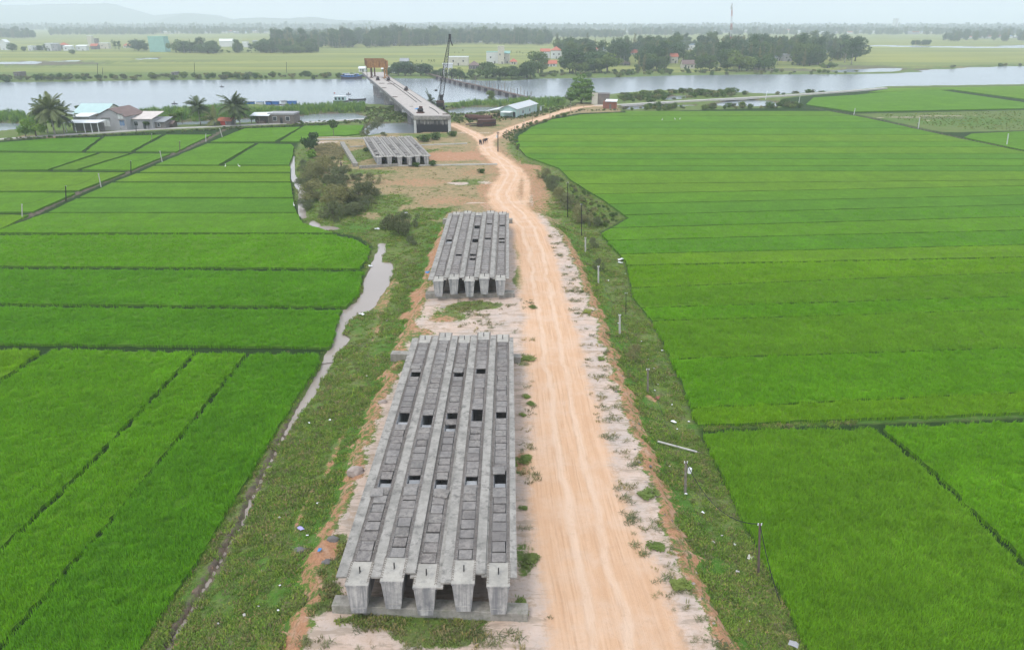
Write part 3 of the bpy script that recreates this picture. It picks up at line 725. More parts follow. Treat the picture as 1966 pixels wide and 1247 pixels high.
# ------------------------------------------------------------------ rice
RZ = LOW + .5
def xat(poly, yy):
    """x of a boundary polyline (px) at row yy"""
    for (x1, y1), (x2, y2) in zip(poly[:-1], poly[1:]):
        if min(y1, y2) <= yy <= max(y1, y2) and y1 != y2: return x1 + (x2 - x1) * (yy - y1) / (y2 - y1)
    return poly[0][0] if yy > poly[0][1] else poly[-1][0]
PARCELS = []
def clip_half(poly, a, n):
    out = []
    for i in range(len(poly)):
        p, q = poly[i], poly[(i + 1) % len(poly)]; dp, dq = (p - a) @ n, (q - a) @ n
        if dp >= 0: out.append(p)
        if (dp >= 0) != (dq >= 0): out.append(p + (q - p) * dp / (dp - dq))
    return out
def parcel(px, col, label, inset=.22, group='rice parcels'):
    W = np.array([G(p[0], p[1], RZ) for p in px])
    ar = .5 * np.sum(W[:, 0] * np.roll(W[:, 1], -1) - np.roll(W[:, 0], -1) * W[:, 1])
    if ar < 0: W = W[::-1]
    # inset by vertex normals
    e = np.roll(W, -1, 0) - W; e /= np.linalg.norm(e, axis=1)[:, None] + 1e-9; nrm = np.stack([-e[:, 1], e[:, 0]], 1)
    vn = nrm + np.roll(nrm, 1, 0); vn /= np.maximum(np.sum(vn * nrm, 1), .35)[:, None]
    W = W + vn * inset
    # ragged edges
    out = []
    for i in range(len(W)):
        a, b = W[i], W[(i + 1) % len(W)]; L = np.linalg.norm(b - a); k = int(max(1, min(60, L / max(.6, abs(a[1]) * .012))))
        for j in range(k):
            q = a + (b - a) * j / k; m = rng.normal(0, .09, 2) if j else 0
            out.append(q + m)
    W = np.array(out); n = len(W)
    tr = tessellate_polygon([[Vector((p[0], p[1], 0)) for p in W]])
    cz = LOW + .3 if W[:, 1].min() < 110 else RZ - .05
    V = [(p[0], p[1], cz) for p in W] + [(p[0], p[1], LOW - .15) for p in W]
    F = [tuple(t) for t in tr] + [(i, (i + 1) % n, n + (i + 1) % n, n + i) for i in range(n)]
    me = bpy.data.meshes.new('rice_crop'); me.from_pydata(V, [], F); me.update()
    bm = bmesh.new(); bm.from_mesh(me); bmesh.ops.recalc_face_normals(bm, faces=bm.faces); bm.to_mesh(me); bm.free()
    me.materials.append(RICE[col]); me.materials.append(MATS['rice_stem_shade'])
    for f_ in me.polygons: f_.material_index = 1 if abs(f_.normal.z) < .5 else 0  # upright sides take the darker tone painted for stems and side shade
    o = link('rice_crop', me)
    tag(o, label, 'rice crop', group, 'stuff'); PARCELS.append((W, col)); return o
CN = ['fresh green', 'deep green', 'yellow-green', 'olive green']
# right-hand fields: bands between lines given as (y at the field edge, y at the photo's right border)
def line_y(l, xx, x0): return l[0] + (xx - x0) * (l[1] - l[0]) / (1966 - x0)
RL = [(813,789,788,2),(780,750,0,0),(686,664,0,3),(613,591,0,0),(588,566,0,3),(550,520,0,2),(508,492,0,2),(487,469,0,1),(461,441,0,0),(437,415,0,1),(412,392,0,1),(391,374,0,0),(372,356,0,2),(353,345,0,2),(328,328,0,1),(318,318,0,0),(305,308,0,1),(294,294,0,2),(282,282,0,0),(271,270,0,2),(258,258,0,0),(246,244,0,1),(234,232,0,0),(222,222,0,3),(213,213,0,0)]
names = ['below the wide pale bund', 'second from the wide pale bund', 'third from the wide pale bund']
for i in range(len(RL) - 1):
    a, b = RL[i], RL[i + 1]
    ya, yb = a[0], b[0]
    x0 = xat(RB, (ya + yb) / 2)
    left = []
    for (bx, by) in RB:
        if yb < by < ya and by > 212: left.append((bx, by))
    xa, xb = xat(RB, ya), xat(RB, yb)
    if ya < 255: xa = xat(RB[17:], ya); xb = xat(RB[17:], yb)
    if yb < 215: xb = 1180; left = [l for l in left if l[0] < 1300]
    xr = 2330
    if ya < 330:          # ends at the slanting canal
        def xc(yy): return float(np.interp(yy, [p[1] for p in CANAL_R], [p[0] for p in CANAL_R])) - 2
        ra_, rb_ = xc(ya), xc(yb)
    else: ra_ = rb_ = xr
    poly = [(xa, ya)] + left + [(xb, yb), (rb_, line_y((b[0], b[1]), rb_, xb) if ra_ == xr else yb), (ra_, line_y((a[0], a[1]), ra_, xa) if ra_ == xr else ya)]
    parcel(poly, a[3], '%s rice strip %s, %d bands up from the wide pale bund right of the road' % (CN[a[3]], 'with a dark ditch edge' if a[3] == 1 else 'standing thick', i + 1), .20 if i < 8 else .27, 'rice strips right of the road')
parcel([(1565,1275),(1500,1140),(1440,1020),(1400,940),(1345,828),(1400,822),(1680,818),(1790,905),(1966,1082),(2130,1275)], 3, 'large olive green rice parcel at the lower right, nearest the leaning posts', group='rice strips right of the road')
parcel([(2146,1275),(1966,1072),(1793,900),(1690,816),(1966,804),(2500,790),(2700,1275)], 0, 'fresh green rice parcel beyond the slanting bund at the lower right', group='rice strips right of the road')
# beyond the right canal
parcel([(1545,200),(1560,187),(1640,182),(1700,176),(1800,172),(1966,196),(2300,240),(2300,215),(1966,208),(1640,214)], 0, 'fresh green rice parcel beyond the white canal posts', .5, 'rice strips right of the road')
parcel([(1665,177),(1710,169),(1966,165),(2400,160),(2400,225),(1966,190),(1830,172)], 2, 'yellow-green rice parcel along the river bank at the far right', .5, 'rice strips right of the road')
parcel([(1848,263),(1966,288),(2200,333),(2400,380),(2400,252),(1966,251),(1862,256)], 0, 'fresh green rice corner right of the leaning white posts', .5, 'rice strips right of the road')
# left-hand fields
LG = 'rice parcels left of the embankment'
parcel([(-250,1062),(-250,672),(-20,666),(82,668),(0,726),(-120,810)], 2, 'yellow-green rice corner at the left edge below the long dark bund', group=LG)
parcel([(-250,905),(0,734),(100,669),(368,674),(180,870),(0,1043),(-250,1290)], 0, 'fresh green rice parcel, second from the left below the long dark bund', -.07, LG)
parcel([(-250,1310),(0,1062),(190,877),(382,675),(468,676),(240,955),(0,1225),(-120,1350)], 0, 'fresh green rice parcel between two slanting bunds at the lower left', -.07, LG)
parcel([(-100,1360),(0,1248),(245,960),(482,676),(612,678),(612,690),(570,755),(520,835),(470,920),(420,1000),(360,1095),(300,1180),(250,1275),(200,1360)], 1, 'deep green rice parcel beside the muddy ditch at the lower left', .0, LG)
def lrow(yl0, yl1, yr0, yr1, col, label, xl=-900, xr=None):
    """row from y yl0 (near) to yl1 (far) at the left, and at the right edge yr0, yr1"""
    mids = [p for p in LB if yr1 < p[1] < yr0]
    poly = [(xl, yl0), (xat(LB, yr0), yr0)] + mids + [(xat(LB, yr1), yr1), (xl, yl1)]
    parcel(poly, col, label, .2, LG)
lrow(652,582,664,592, 1, 'deep green rice strip directly above the long dark bund, left', -500)
lrow(576,511,586,518, 1, 'dark green rice strip, second above the long dark bund, left', -500)
def canal_y(xx): return float(np.interp(xx, [p[0] for p in CANAL], [p[1] for p in CANAL]))
def canal_x(yy): return float(np.interp(-yy, [-p[1] for p in CANAL], [p[0] for p in CANAL]))
parcel([(-500,505),(690,513),(706,495),(712,476),(685,458),(640,448),(560,447),(-22,449),(-60,458),(-500,520)], 0, 'fresh green rice strip, third above the long dark bund, left', .2, LG)
for (ya, yb, col, lab) in ((446,408,0,'level with the small white puddle'),(407,380,1,'level with the lower scrub'),(378,350,0,'level with the big scrub'),(348,332,2,'above the egret ditch'),(330,318,2,'where two egrets stand')):
    parcel([(canal_x(ya) + 14, ya), (xat(LB, ya) - 2, ya), (xat(LB, (ya + yb) / 2) - 2, (ya + yb) / 2), (xat(LB, yb) - 2, yb), (canal_x(yb) + 14, yb)], col, '%s rice band left of the embankment %s' % (CN[col], lab), .2, LG)
parcel([(canal_x(316) + 12, 316), (420,316), (490,275), (canal_x(275) + 14, 275)], 0, 'small fresh rice parcel with slanting edge beside the canal path', .2, LG)
parcel([(428,316), (556,316), (562,300), (566,282), (560,276), (496,275)], 1, 'deep green rice parcel left of the big scrub, behind the egrets', .2, LG)
parcel([(canal_x(272) + 12, 272), (528,271), (578,243), (470,246)], 0, 'fresh rice parcel in front of the red roofed hut', .2, LG)
parcel([(536,271), (574,271), (600,262), (660,260), (692,256), (700,240), (584,241)], 0, 'fresh green rice parcel around the lone young tree', .2, LG)
parcel([(-290, 668), (-290, 1330), (-700, 2100), (-2500, 2100), (-1600, 668)], 0, 'fresh green rice beyond the left edge of the view', .1, LG)
# across the left canal
for (ya, yb, ra2, rb2, col, lab) in ((470,410,-10,55,2,'at the far left edge'),(406,368,62,165,0,'two rows back'),(365,329,172,248,2,'with the pale post'),):
    parcel([(-500, ya + 6), (canal_x(ya) - 14 if ya < 430 else -60, ya), (canal_x(yb) - 12, yb + 1), (-500, yb - 2)], col, '%s rice row beyond the canal path, %s' % (CN[col], lab), .25, LG)
parcel([(-500,326),(-10,326),(92,325),(188,293),(-500,291)], 0, 'fresh rice parcel beyond the canal at the left border', .3, LG)
parcel([(98,325),(148,325),(250,294),(194,293)], 3, 'narrow olive rice parcel between two slanting bunds beyond the canal', .3, LG)
parcel([(154,325),(canal_x(326)-10,326),(canal_x(294)-10,294),(256,294)], 0, 'fresh rice parcel touching the canal path bend', .3, LG)
parcel([(-500,289),(-10,289),(158,290),(195,263),(100,265),(0,273),(-500,290)], 1, 'deep green rice parcel in front of the riverside lane, left', .3, LG)
parcel([(163,290),(252,290),(312,258),(200,262)], 0, 'fresh rice parcel in front of the grey gabled house', .3, LG)
parcel([(258,290),(canal_x(291)-8,291),(canal_x(258)-8,258),(318,258)], 0, 'fresh rice parcel in front of the low white roofed house', .3, LG)
# standing tufts where single plants still show
def tuft(n, h, spread, wdt, lean):
    mb = MB()
    for k in range(n):
        a = random.uniform(0, 6.283); r = spread * math.sqrt(random.random()); cx, cy = r * math.cos(a), r * math.sin(a)
        b = random.uniform(0, 6.283); ln = random.uniform(.3, 1) * lean; hh = h * random.uniform(.7, 1.1)
        dx, dy = math.cos(b), math.sin(b); wx, wy = -dy * wdt, dx * wdt
        p0 = Vector((cx, cy, 0)); p1 = p0 + Vector((dx * ln * .35, dy * ln * .35, hh * .7)); p2 = p0 + Vector((dx * ln, dy * ln, hh))
        W_ = Vector((wx, wy, 0)); mb.add([p0 - W_, p0 + W_, p1 + W_, p1 - W_, p2], [(0, 1, 2, 3), (3, 2, 4)])
    me = bpy.data.meshes.new('tuft'); me.from_pydata([tuple(v) for v in mb.v], [], mb.f); me.update(); return me
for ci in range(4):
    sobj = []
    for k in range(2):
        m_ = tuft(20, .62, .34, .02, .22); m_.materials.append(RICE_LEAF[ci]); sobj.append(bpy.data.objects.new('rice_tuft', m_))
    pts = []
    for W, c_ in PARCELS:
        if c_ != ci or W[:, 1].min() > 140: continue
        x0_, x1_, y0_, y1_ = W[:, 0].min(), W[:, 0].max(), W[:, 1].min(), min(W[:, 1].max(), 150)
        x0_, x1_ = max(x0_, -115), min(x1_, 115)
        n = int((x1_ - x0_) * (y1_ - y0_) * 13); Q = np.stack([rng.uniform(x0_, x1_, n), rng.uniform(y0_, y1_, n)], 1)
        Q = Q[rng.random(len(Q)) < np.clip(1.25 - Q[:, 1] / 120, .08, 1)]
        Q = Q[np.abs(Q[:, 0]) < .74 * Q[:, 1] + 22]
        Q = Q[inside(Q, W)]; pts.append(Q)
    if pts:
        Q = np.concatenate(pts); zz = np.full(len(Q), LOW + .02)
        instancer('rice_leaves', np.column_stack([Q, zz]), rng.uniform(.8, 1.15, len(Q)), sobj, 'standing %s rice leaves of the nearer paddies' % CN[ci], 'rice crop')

# rough grass on the slopes
def grass_field():
    n = 480000; yy = 30 + 215 * rng.random(n) ** 1.6; xx = (rng.random(n) - .5) * 2 * (.35 * yy + 12)
    j = np.clip(np.searchsorted(Ys, yy), 0, len(Ys) - 1); i = np.clip(np.searchsorted(Ts, xx / (yy + 15)), 0, len(Ts) - 1)
    sh = (len(Ys), len(Ts)); f = lambda a: a.reshape(sh)[j, i]
    bare = np.maximum.reduce([f(road), f(sand), f(orange) * 1.2]); fl_ = f(floor_); dr = f(dry); md = f(mud)
    pr = np.where(bare > .42, 0, .75) * np.where(f(road) > .05, 0, 1) * np.where(fl_ > .5, 0, 1) * np.where(dr > .5, .12, 1) * np.clip(1.6 - yy / 170, .15, 1) * np.where(md > .45, .1, 1)
    k = fbm(xx * .5, yy * .5, 77); pr *= np.clip(1.8 * k - .35, .05, 1)
    onpad = inside(np.stack([xx, yy], 1), PADW); inyard = dr > .5; pr *= np.where(onpad, .3, 1)
    keep = (rng.random(n) < pr) & (ground_z(xx, yy) > -1.98)
    xx, yy, k = xx[keep], yy[keep], k[keep]; zz = ground_z(xx, yy)
    sel = rng.random(len(xx)); sel = np.where(inside(np.stack([xx, yy], 1), PADW) | (inyard[keep]), .55 + sel * .45, sel)
    for (lo, hi, mt, nm, lab) in ((0, .45, 'leaf_light', 'bright', 'bright green weeds and tussock grass on the embankment slopes'), (.45, .8, 'weed_mid', 'mid', 'darker low weeds on the embankment slopes'), (.8, 1, 'weed_dry', 'dry', 'dry olive grass on the waste ground')):
        s_ = []
        for q_ in range(2):
            m_ = tuft(13, .13, .2, .018, .12); m_.materials.append(MATS[mt]); s_.append(bpy.data.objects.new('grass_tuft', m_))
        m = (sel >= lo) & (sel < hi); instancer('grass', np.column_stack([xx[m], yy[m], zz[m] - .02]), rng.uniform(.5, 1.5, m.sum()) * (.7 + k[m]) * 1.1, s_, lab, 'grass')
grass_field()

# ------------------------------------------------------------------ haze and hills
def hazebox():
    me = MB().box(-9600, 9600, -450, 9600, -6.5, 330).mesh('haze')
    m = bpy.data.materials.new('haze_air'); m.use_nodes = True; nt = m.node_tree; nt.nodes.clear()
    v = nt.nodes.new('ShaderNodeVolumePrincipled'); v.inputs['Color'].default_value = (.86, .94, 1.0, 1); v.inputs['Density'].default_value = .00026; v.inputs['Anisotropy'].default_value = 0.0
    o_ = nt.nodes.new('ShaderNodeOutputMaterial'); nt.links.new(v.outputs[0], o_.inputs['Volume']); me.materials.append(m)
    return tag(link('haze', me), 'pale blue haze hanging over the whole plain', 'haze', kind='stuff')
hazebox()
def hills(name, prof, Y, depth, mat, label):
    """ridge whose skyline passes through the given elevations (px) at distance Y"""
    xs_ = np.linspace(prof[0][0], prof[-1][0], 140); top_ = np.interp(xs_, [p[0] for p in prof], [p[1] for p in prof])
    top_ += (fbm(xs_ * .02, xs_ * 0, 41, 5) - .5) * 5
    rows = 14; V, F = [], []
    for j in range(rows + 1):
        t_ = j / rows
        for i, xp in enumerate(xs_):
            q = AT(xp, top_[i], Y); h = max(q.z, 2) * math.sin(min(1, t_ * 1.15) * math.pi / 2) * (1 + .1 * float(fbm(np.array([i * .3]), np.array([j * .5]), 4)[0])) if t_ > 0 else -2
            V.append((q.x, Y - depth * (1 - t_), h - (0 if j < rows else 0)))
    n = len(xs_)
    for j in range(rows):
        for i in range(n - 1): F.append((j * n + i, j * n + i + 1, (j + 1) * n + i + 1, (j + 1) * n + i))
    me = bpy.data.meshes.new(name); me.from_pydata(V, [], F); me.update(); me.materials.append(MATS[mat])
    return tag(link(name, me), label, 'hills', kind='structure')
simple('hill_forest', (.06, .09, .04), .95, .4, .01)
hills('hills', [(-700,30),(-300,14),(-100,10),(60,12),(150,10),(215,9),(260,22),(300,30),(360,26),(420,30),(470,42),(520,46)], 9300, 700, 'hill_forest', 'faint blue mountain ridge on the left horizon')
hills('hills', [(300,46),(340,32),(372,26),(400,30),(440,37),(520,36),(600,34),(680,40),(760,44),(860,43),(940,46)], 8000, 600, 'hill_forest', 'low faint hills in the haze left of the crane')
# ------------------------------------------------------------------ stacked bridge girders
def lerp(a, b, t): return a + (b - a) * t
def two_mat(o, top, face):
    me = o.data; me.materials.clear(); me.materials.append(MATS[top]); me.materials.append(MATS[face])
    for p in me.polygons: p.material_index = 0 if p.normal.z > .5 else 1
PANEL_ME = {}
def panel_mesh(k, mat):
    key = (k, mat)
    if key not in PANEL_ME:
        rr = random.Random(k); w_, l_ = .46 + rr.uniform(-.02, .02), .46 + rr.uniform(-.02, .02)
        bm = bmesh.new(); bmesh.ops.create_cube(bm, size=1)
        for v in bm.verts:
            v.co.x *= 2 * w_; v.co.y *= 2 * l_; v.co.z *= .09
            v.co.x += rr.uniform(-.012, .012); v.co.y += rr.uniform(-.012, .012); v.co.z += rr.uniform(-.006, .006)
        bmesh.ops.bevel(bm, geom=[e for e in bm.edges if abs(e.verts[0].co.z - e.verts[1].co.z) < .04 and e.verts[0].co.z > 0], offset=.018, segments=1, affect='EDGES')
        me = bpy.data.meshes.new('cover_panel'); bm.to_mesh(me); bm.free(); me.materials.append(MATS[mat]); PANEL_ME[key] = me
    return PANEL_ME[key]
def girder(front, back, zt, D, label, group, fl, fr, holes=(), bulk=(), loose=(), pale=.2, panels='own', fset=(.75, .75), pale_rows=(), flz=0.0, loops=.2):
    """front/back: centre of the end faces at top level (x, y). fl/fr: visible flange widths"""
    f, b = Vector((front[0], front[1], zt)), Vector((back[0], back[1], zt)); L = (b - f).length
    rz = math.atan2(-(b - f).x, (b - f).y)
    root = empty('bridge_girder', (f.x, f.y, zt - D), rz, label, 'bridge girder', group)
    Z0 = D
    m = MB(); E_ = 2.1
    prof = [(-.47, 0), (.47, 0), (.70, Z0 - .14), (.70, Z0 - .035), (.475, Z0 - .035), (.36, .28), (-.36, .28), (-.475, Z0 - .035), (-.70, Z0 - .035), (-.70, Z0 - .14)]
    n = len(prof); y0, y1 = E_ - .01, L - E_ + .01
    V = [(p[0], y0, p[1]) for p in prof] + [(p[0], y1, p[1]) for p in prof]
    m.add(V, [(i, (i + 1) % n, n + (i + 1) % n, n + i) for i in range(n)] + [tuple(range(n))[::-1], tuple(range(n, 2 * n))])
    web = m.obj('beam_web', 'mortar', root); two_mat(web, 'mortar', 'concrete_inner')
    for (a, c, sgn) in ((0, E_, 1), (L - E_, L, -1)):
        e = MB(); q = [(-.45, .0), (.45, .0), (.50, .28), (.66, Z0 - .17), (.72, Z0 - .12), (.72, Z0), (-.72, Z0), (-.72, Z0 - .12), (-.66, Z0 - .17), (-.50, .28)]
        k = len(q); V = [(p[0], a, p[1]) for p in q] + [(p[0], c, p[1]) for p in q]
        e.add(V, [(i, (i + 1) % k, k + (i + 1) % k, k + i) for i in range(k)] + [tuple(range(k))[::-1], tuple(range(k, 2 * k))])
        fy = a - .035 if sgn > 0 else c + .035                      # raised rim of the face and the bearing notch below
        y_in, y_out = (fy, a) if sgn > 0 else (c, fy)
        e.box(-.44, .44, y_in, y_out, .03, .42); e.box(-.69, .69, y_in, y_out, Z0 - .10, Z0 - .012)
        blk = e.obj('end_block', 'concrete_face', root); two_mat(blk, 'concrete_end', 'concrete_face')
        lb = MB(); yb = a + (1.15 if sgn > 0 else .95); lb.bar((0, yb, Z0), (0.01, yb, Z0 + .42), .04, 6); lb.bar((0, yb - .12, Z0 + .015), (0, yb + .12, Z0 + .015), .03, 4)
        lb.obj('lifting_bar', 'dark_steel', blk)
    for sgn, wd, fs in ((-1, fl, fset[0]), (1, fr, fset[1])):
        if wd <= 0: continue
        x0, x1 = sgn * .715, sgn * (.715 + wd); a, c = min(x0, x1), max(x0, x1)
        g = MB(); g.slab([(a, fs), (c, fs), (c, L - .8), (a, L - .8)], Z0 - .13 - flz, Z0 - .005 - flz)
        o = g.obj('flange', 'concrete_flange', root)
        r = MB(); yy = .25
        while yy < L - .3:
            h = random.uniform(.05, .10); xx = sgn * .60 + random.uniform(-.02, .02); zz = Z0 - .035 if E_ < yy < L - E_ else Z0
            if not E_ < yy < L - E_: xx = sgn * .67
            r.bar((xx - .07, yy, zz), (xx - .03, yy + .05, zz + h), .02, 3, cap=False).bar((xx - .03, yy + .05, zz + h), (xx + .05, yy + .06, zz + h * .8), .02, 3, cap=False).bar((xx + .05, yy + .06, zz + h * .8), (xx + .07, yy + .02, zz), .02, 3, cap=False)
            yy += loops * random.uniform(.85, 1.15)
        r.obj('rebar_loops', 'rebar', root, kind='stuff')
    ncell = int((L - 2 * E_) / 1.0); pitch = (L - 2 * E_) / ncell
    joined = MB()
    for i in range(ncell):
        yc = E_ + (i + .5) * pitch
        if any(abs(yc - h) < pitch * .52 for h in holes): continue
        bk = [h for h in bulk if abs(yc - h) < pitch * .52]
        if bk:
            MB().box(-.40, .40, yc - .42, yc + .38, Z0 - .9, Z0 - .30).obj('bulkhead', 'concrete_inner', root); continue
        if panels == 'own':
            kk = random.randrange(6); mt = 'cover_panel_pale' if (random.random() < pale or any(abs(yc - p) < pitch * .6 for p in pale_rows)) else 'cover_panel'
            p = link('cover_panel', panel_mesh(kk, mt), root, (random.uniform(-.015, .015), yc, Z0 + random.uniform(-.012, .012)), random.uniform(-.02, .02) + (math.pi if random.random() < .5 else 0))
            p.rotation_euler.x = random.uniform(-.012, .012); p.rotation_euler.y = random.uniform(-.01, .01); s_ = random.uniform(.93, 1.02); p.scale = (s_, pitch * random.uniform(.93, 1.0), 1); p.location.z += random.choice((0, 0, 0, .02, -.015))
        else:
            joined.box(-.45, .45, yc - pitch * .47, yc + pitch * .47, Z0 - .06, Z0 + random.uniform(.005, .03))
    if panels != 'own' and joined.v: joined.obj('panel_row', 'cover_panel_pale', root, kind='stuff')
    for (yc, xo, rot, up) in loose:
        p = link('loose_panel', panel_mesh(random.randrange(6), 'cover_panel_pale'), root, (xo, yc, Z0 + up), rot); p.rotation_euler.x = .03
    for yb in (.35, L - .6): MB().box(-.42, .42, yb, yb + .45, -.1, 0).obj('bearing_pad', 'concrete_sleeper', root)
    return root, L
def stack(fr_px, bk_px, ztops, D, labels, group, flw, holes, bulks, looses, **kw):
    out = []
    for i in range(len(fr_px)):
        f, b = G(*fr_px[i], ztops[i]), G(*bk_px[i], ztops[i])
        k = dict(kw); k.update(kw.get('per', {}).get(i, {})); k.pop('per', None)
        def dist(ys_): return [math.hypot(*(np.array(G(lerp(fr_px[i][0], bk_px[i][0], .5), yy, ztops[i]))[1:2] - f[1])) for yy in ys_]
        hs = [G(900, yy, ztops[i])[1] - f[1] for yy in holes.get(i, ())]; bs = [G(900, yy, ztops[i])[1] - f[1] for yy in bulks.get(i, ())]
        ls = [(G(900, yy, ztops[i])[1] - f[1], xo, r, u) for (yy, xo, r, u) in looses.get(i, ())]
        out.append(girder(f, b, ztops[i], D, labels[i], group, flw[i][0], flw[i][1], hs, bs, ls, **k))
    return out
NL = 'of nearest stack, '
stack([(684, 1122.5), (751.5, 1114.6), (814.5, 1127), (888.5, 1119.5), (956.5, 1124.8)],
      [(818.5, 643), (856.5, 638), (893, 643), (929.5, 637), (965.3, 641.5)], [2.9, 3.05, 2.88, 3.05, 2.9], 2.2,
      ['weathered concrete girder ' + NL + 'outer one beside the grassy slope', 'concrete girder ' + NL + 'next to the outer one on the slope side', 'lower set concrete girder in the middle of the nearest stack of five',
       'concrete girder ' + NL + 'between the middle one and the road side one', 'concrete girder ' + NL + 'outer one beside the dirt road'],
      'bridge girders of the nearest stack', [(.70, .34), (.60, .66), (.28, .42), (.66, .62), (.34, .44)],
      {0: (718, 798), 1: (797,), 2: (721, 803), 3: (715, 797), 4: (801, 919)},
      {0: (812, 931), 1: (809, 926), 2: (817, 929), 3: (926,), 4: (931,)},
      {0: ((947, -.35, .06, .10), (705, -.15, -.04, .09)), 2: ((949, .22, -.16, .11), (712, -.1, -.08, .09)), 1: ((944, -.05, .05, .09),), 3: ((942, -.05, -.03, .09),), 4: ((948, -.05, .0, .09), (905, -.12, .08, .12))},
      per={0: dict(pale=.2), 1: dict(pale=.45, pale_rows=(3, 5, 7), fset=(.35, .75)), 2: dict(pale=.3, fset=(.9, .0)), 3: dict(pale=.1, fset=(.1, .9)), 4: dict(pale=.05, fset=(.9, .75))})
ML = 'of second stack, '
stack([(841, 539.7), (870.7, 535.6), (901, 539.7), (929.5, 535), (960.8, 537.5)],
      [(877, 406.8), (898.5, 404.7), (920, 407.9), (942, 404.3), (965, 406.5)], [2.9, 3.05, 2.88, 3.05, 2.9], 2.2,
      ['grey concrete girder ' + ML + 'outer one on the grassy side', 'grey concrete girder ' + ML + 'second from the grassy side', 'grey concrete girder in the middle of the second stack, with most open slots',
       'grey concrete girder ' + ML + 'second from the road', 'grey concrete girder ' + ML + 'outer one beside the road'],
      'bridge girders of the second stack', [(.70, .34), (.60, .66), (.28, .42), (.66, .62), (.34, .44)],
      {2: (415, 435, 459, 462, 491, 497), 3: (431, 457), 4: (433, 459)}, {2: (439,), 4: (465,), 0: (463,), 1: (488,)}, {}, pale=.35, loops=.33)
TL = 'of far walled stack of six, '
stack([(727.8, 302), (747.5, 301), (767.5, 301), (786.5, 301.5), (802, 299.6), (818.8, 299.8)],
      [(703, 262.4), (718, 262), (735, 262), (751, 262), (768.5, 261.8), (782, 260.9)], [1.35, 1.45, 1.35, 1.45, 1.5, 1.4], 2.2,
      ['pale concrete girder ' + TL + 'nearest the grass bed', 'pale concrete girder ' + TL + 'second from the grass bed', 'pale concrete girder ' + TL + 'third from the grass bed',
       'pale concrete girder ' + TL + 'third from the orange soil', 'pale concrete girder ' + TL + 'second from the orange soil', 'pale concrete girder ' + TL + 'nearest the orange soil'],
      'bridge girders of the far stack', [(.55, .6), (.55, .6), (.55, .55), (.5, .55), (.5, .5), (.5, .6)],
      {0: (298, 291, 285, 283, 281, 279, 277), 2: (278, 280, 282), 3: (278.6,), 4: (282,), 5: (277.5, 281, 283)}, {0: (296, 289, 274), 2: (285, 287, 295), 1: (275, 270), 5: (286, 279.5), 3: (293,)}, {},
      panels='joined', loops=.6, fset=(.4, .4))
# concrete sleepers and pads under the stacks
def sleeper(pa, pb, dep, h, z, label, mat='concrete_sleeper', name='concrete_sleeper', cat='concrete sleeper', group='concrete sleepers under the girders', side=1):
    a, b = Vector(G(*pa, z)), Vector(G(*pb, z)); d = (b - a); L = d.length; rz = math.atan2(d.y, d.x)
    bm = bmesh.new(); m = MB().box(0, L, 0, dep * side, -.25, h).mesh(); bm.from_mesh(m)
    bmesh.ops.bevel(bm, geom=bm.edges[:], offset=.03, segments=1, affect='EDGES'); bm.to_mesh(m); bm.free(); m.materials.append(MATS[mat])
    o = link(name, m, None, (a.x, a.y, z), rz); return tag(o, label, cat, group)
sleeper((638, 1177), (1013, 1194), .95, .68, 0, 'long mossy concrete sleeper under the front ends of the nearest girder stack')
sleeper((750, 690), (999, 697), 1.0, .68, 0, 'concrete sleeper under the nearest stack, its end poking out by the road')
sleeper((817, 573), (988, 571), 1.2, .68, 0, 'long concrete sleeper under the front ends of the second girder stack')
sleeper((850, 428), (984, 428), 1.0, .68, 0, 'concrete sleeper under the back ends of the second girder stack')
WG = 'low concrete walls of the casting yard'
def kerb(pa, pb, dep, h, label, mat='concrete_sleeper'): return sleeper(pa, pb, dep, h, -1.2, label, mat, 'low_wall', 'low wall', WG)
kerb((690, 324), (765, 319.5), .5, .75, 'dark low concrete wall along the front of the yard, grass bed side')
kerb((765, 319.5), (955, 316.5), .45, .35, 'pale low concrete wall running from the far girders to the road', 'concrete_pole')
kerb((688, 320), (661, 277), 1.3, .9, 'thick low wall along the grass bed, speckled with weeds', 'concrete_sleeper')
kerb((600, 270), (700, 267), .5, .5, 'low dusty wall behind the grass bed', 'path_concrete')
kerb((808, 280), (897, 276.5), .4, .35, 'pale low concrete wall behind the orange soil', 'concrete_pole')
kerb((672, 283), (698, 281.5), .3, .3, 'short pale kerb across the grass bed', 'concrete_pole')

# ------------------------------------------------------------------ unfinished road bridge
zA, zB = 4.4, 6.9
A_, B_ = Vector((*G(829.5, 222, zA), zA)), Vector((*G(715.2, 138.6, zB), zB))
def BP(s, wx, dz=0.0): q = A_ + (B_ - A_) * s; return Vector((q.x + wx, q.y, q.z + dz))
HWd = 6.35
bridge = empty('road_bridge', (A_.x, A_.y, LOW), 0, 'long unfinished concrete road bridge reaching out over the river', 'bridge')
off = Vector((A_.x, A_.y, LOW))
def bprism(name, s0, s1, w0, w1, z0, z1, mat, parent=None, **kw):
    V = []
    for (s, wx) in ((s0, w0), (s0, w1), (s1, w1), (s1, w0)):
        for dz in (z0, z1): V.append(BP(s, wx, dz) - off)
    F = [(0, 2, 4, 6), (1, 7, 5, 3), (0, 1, 3, 2), (2, 3, 5, 4), (4, 5, 7, 6), (6, 7, 1, 0)]
    return MB().add(V, F).obj(name, mat, parent or bridge, **kw)
spans = [0.0]
for (px_, py_, z_) in ((788, 234, LOW), (760, 213, LOW), (740, 198, LOW - .4), (725, 187.5, WATER_Z), (710, 182.5, WATER_Z)):
    yy = G(px_, py_, z_)[1]; spans.append((yy - A_.y) / (B_.y - A_.y))
spans.append(1.0)
spans = sorted(min(max(s, 0), 1.0) for s in spans)
print('SPANS', [round(s, 3) for s in spans])
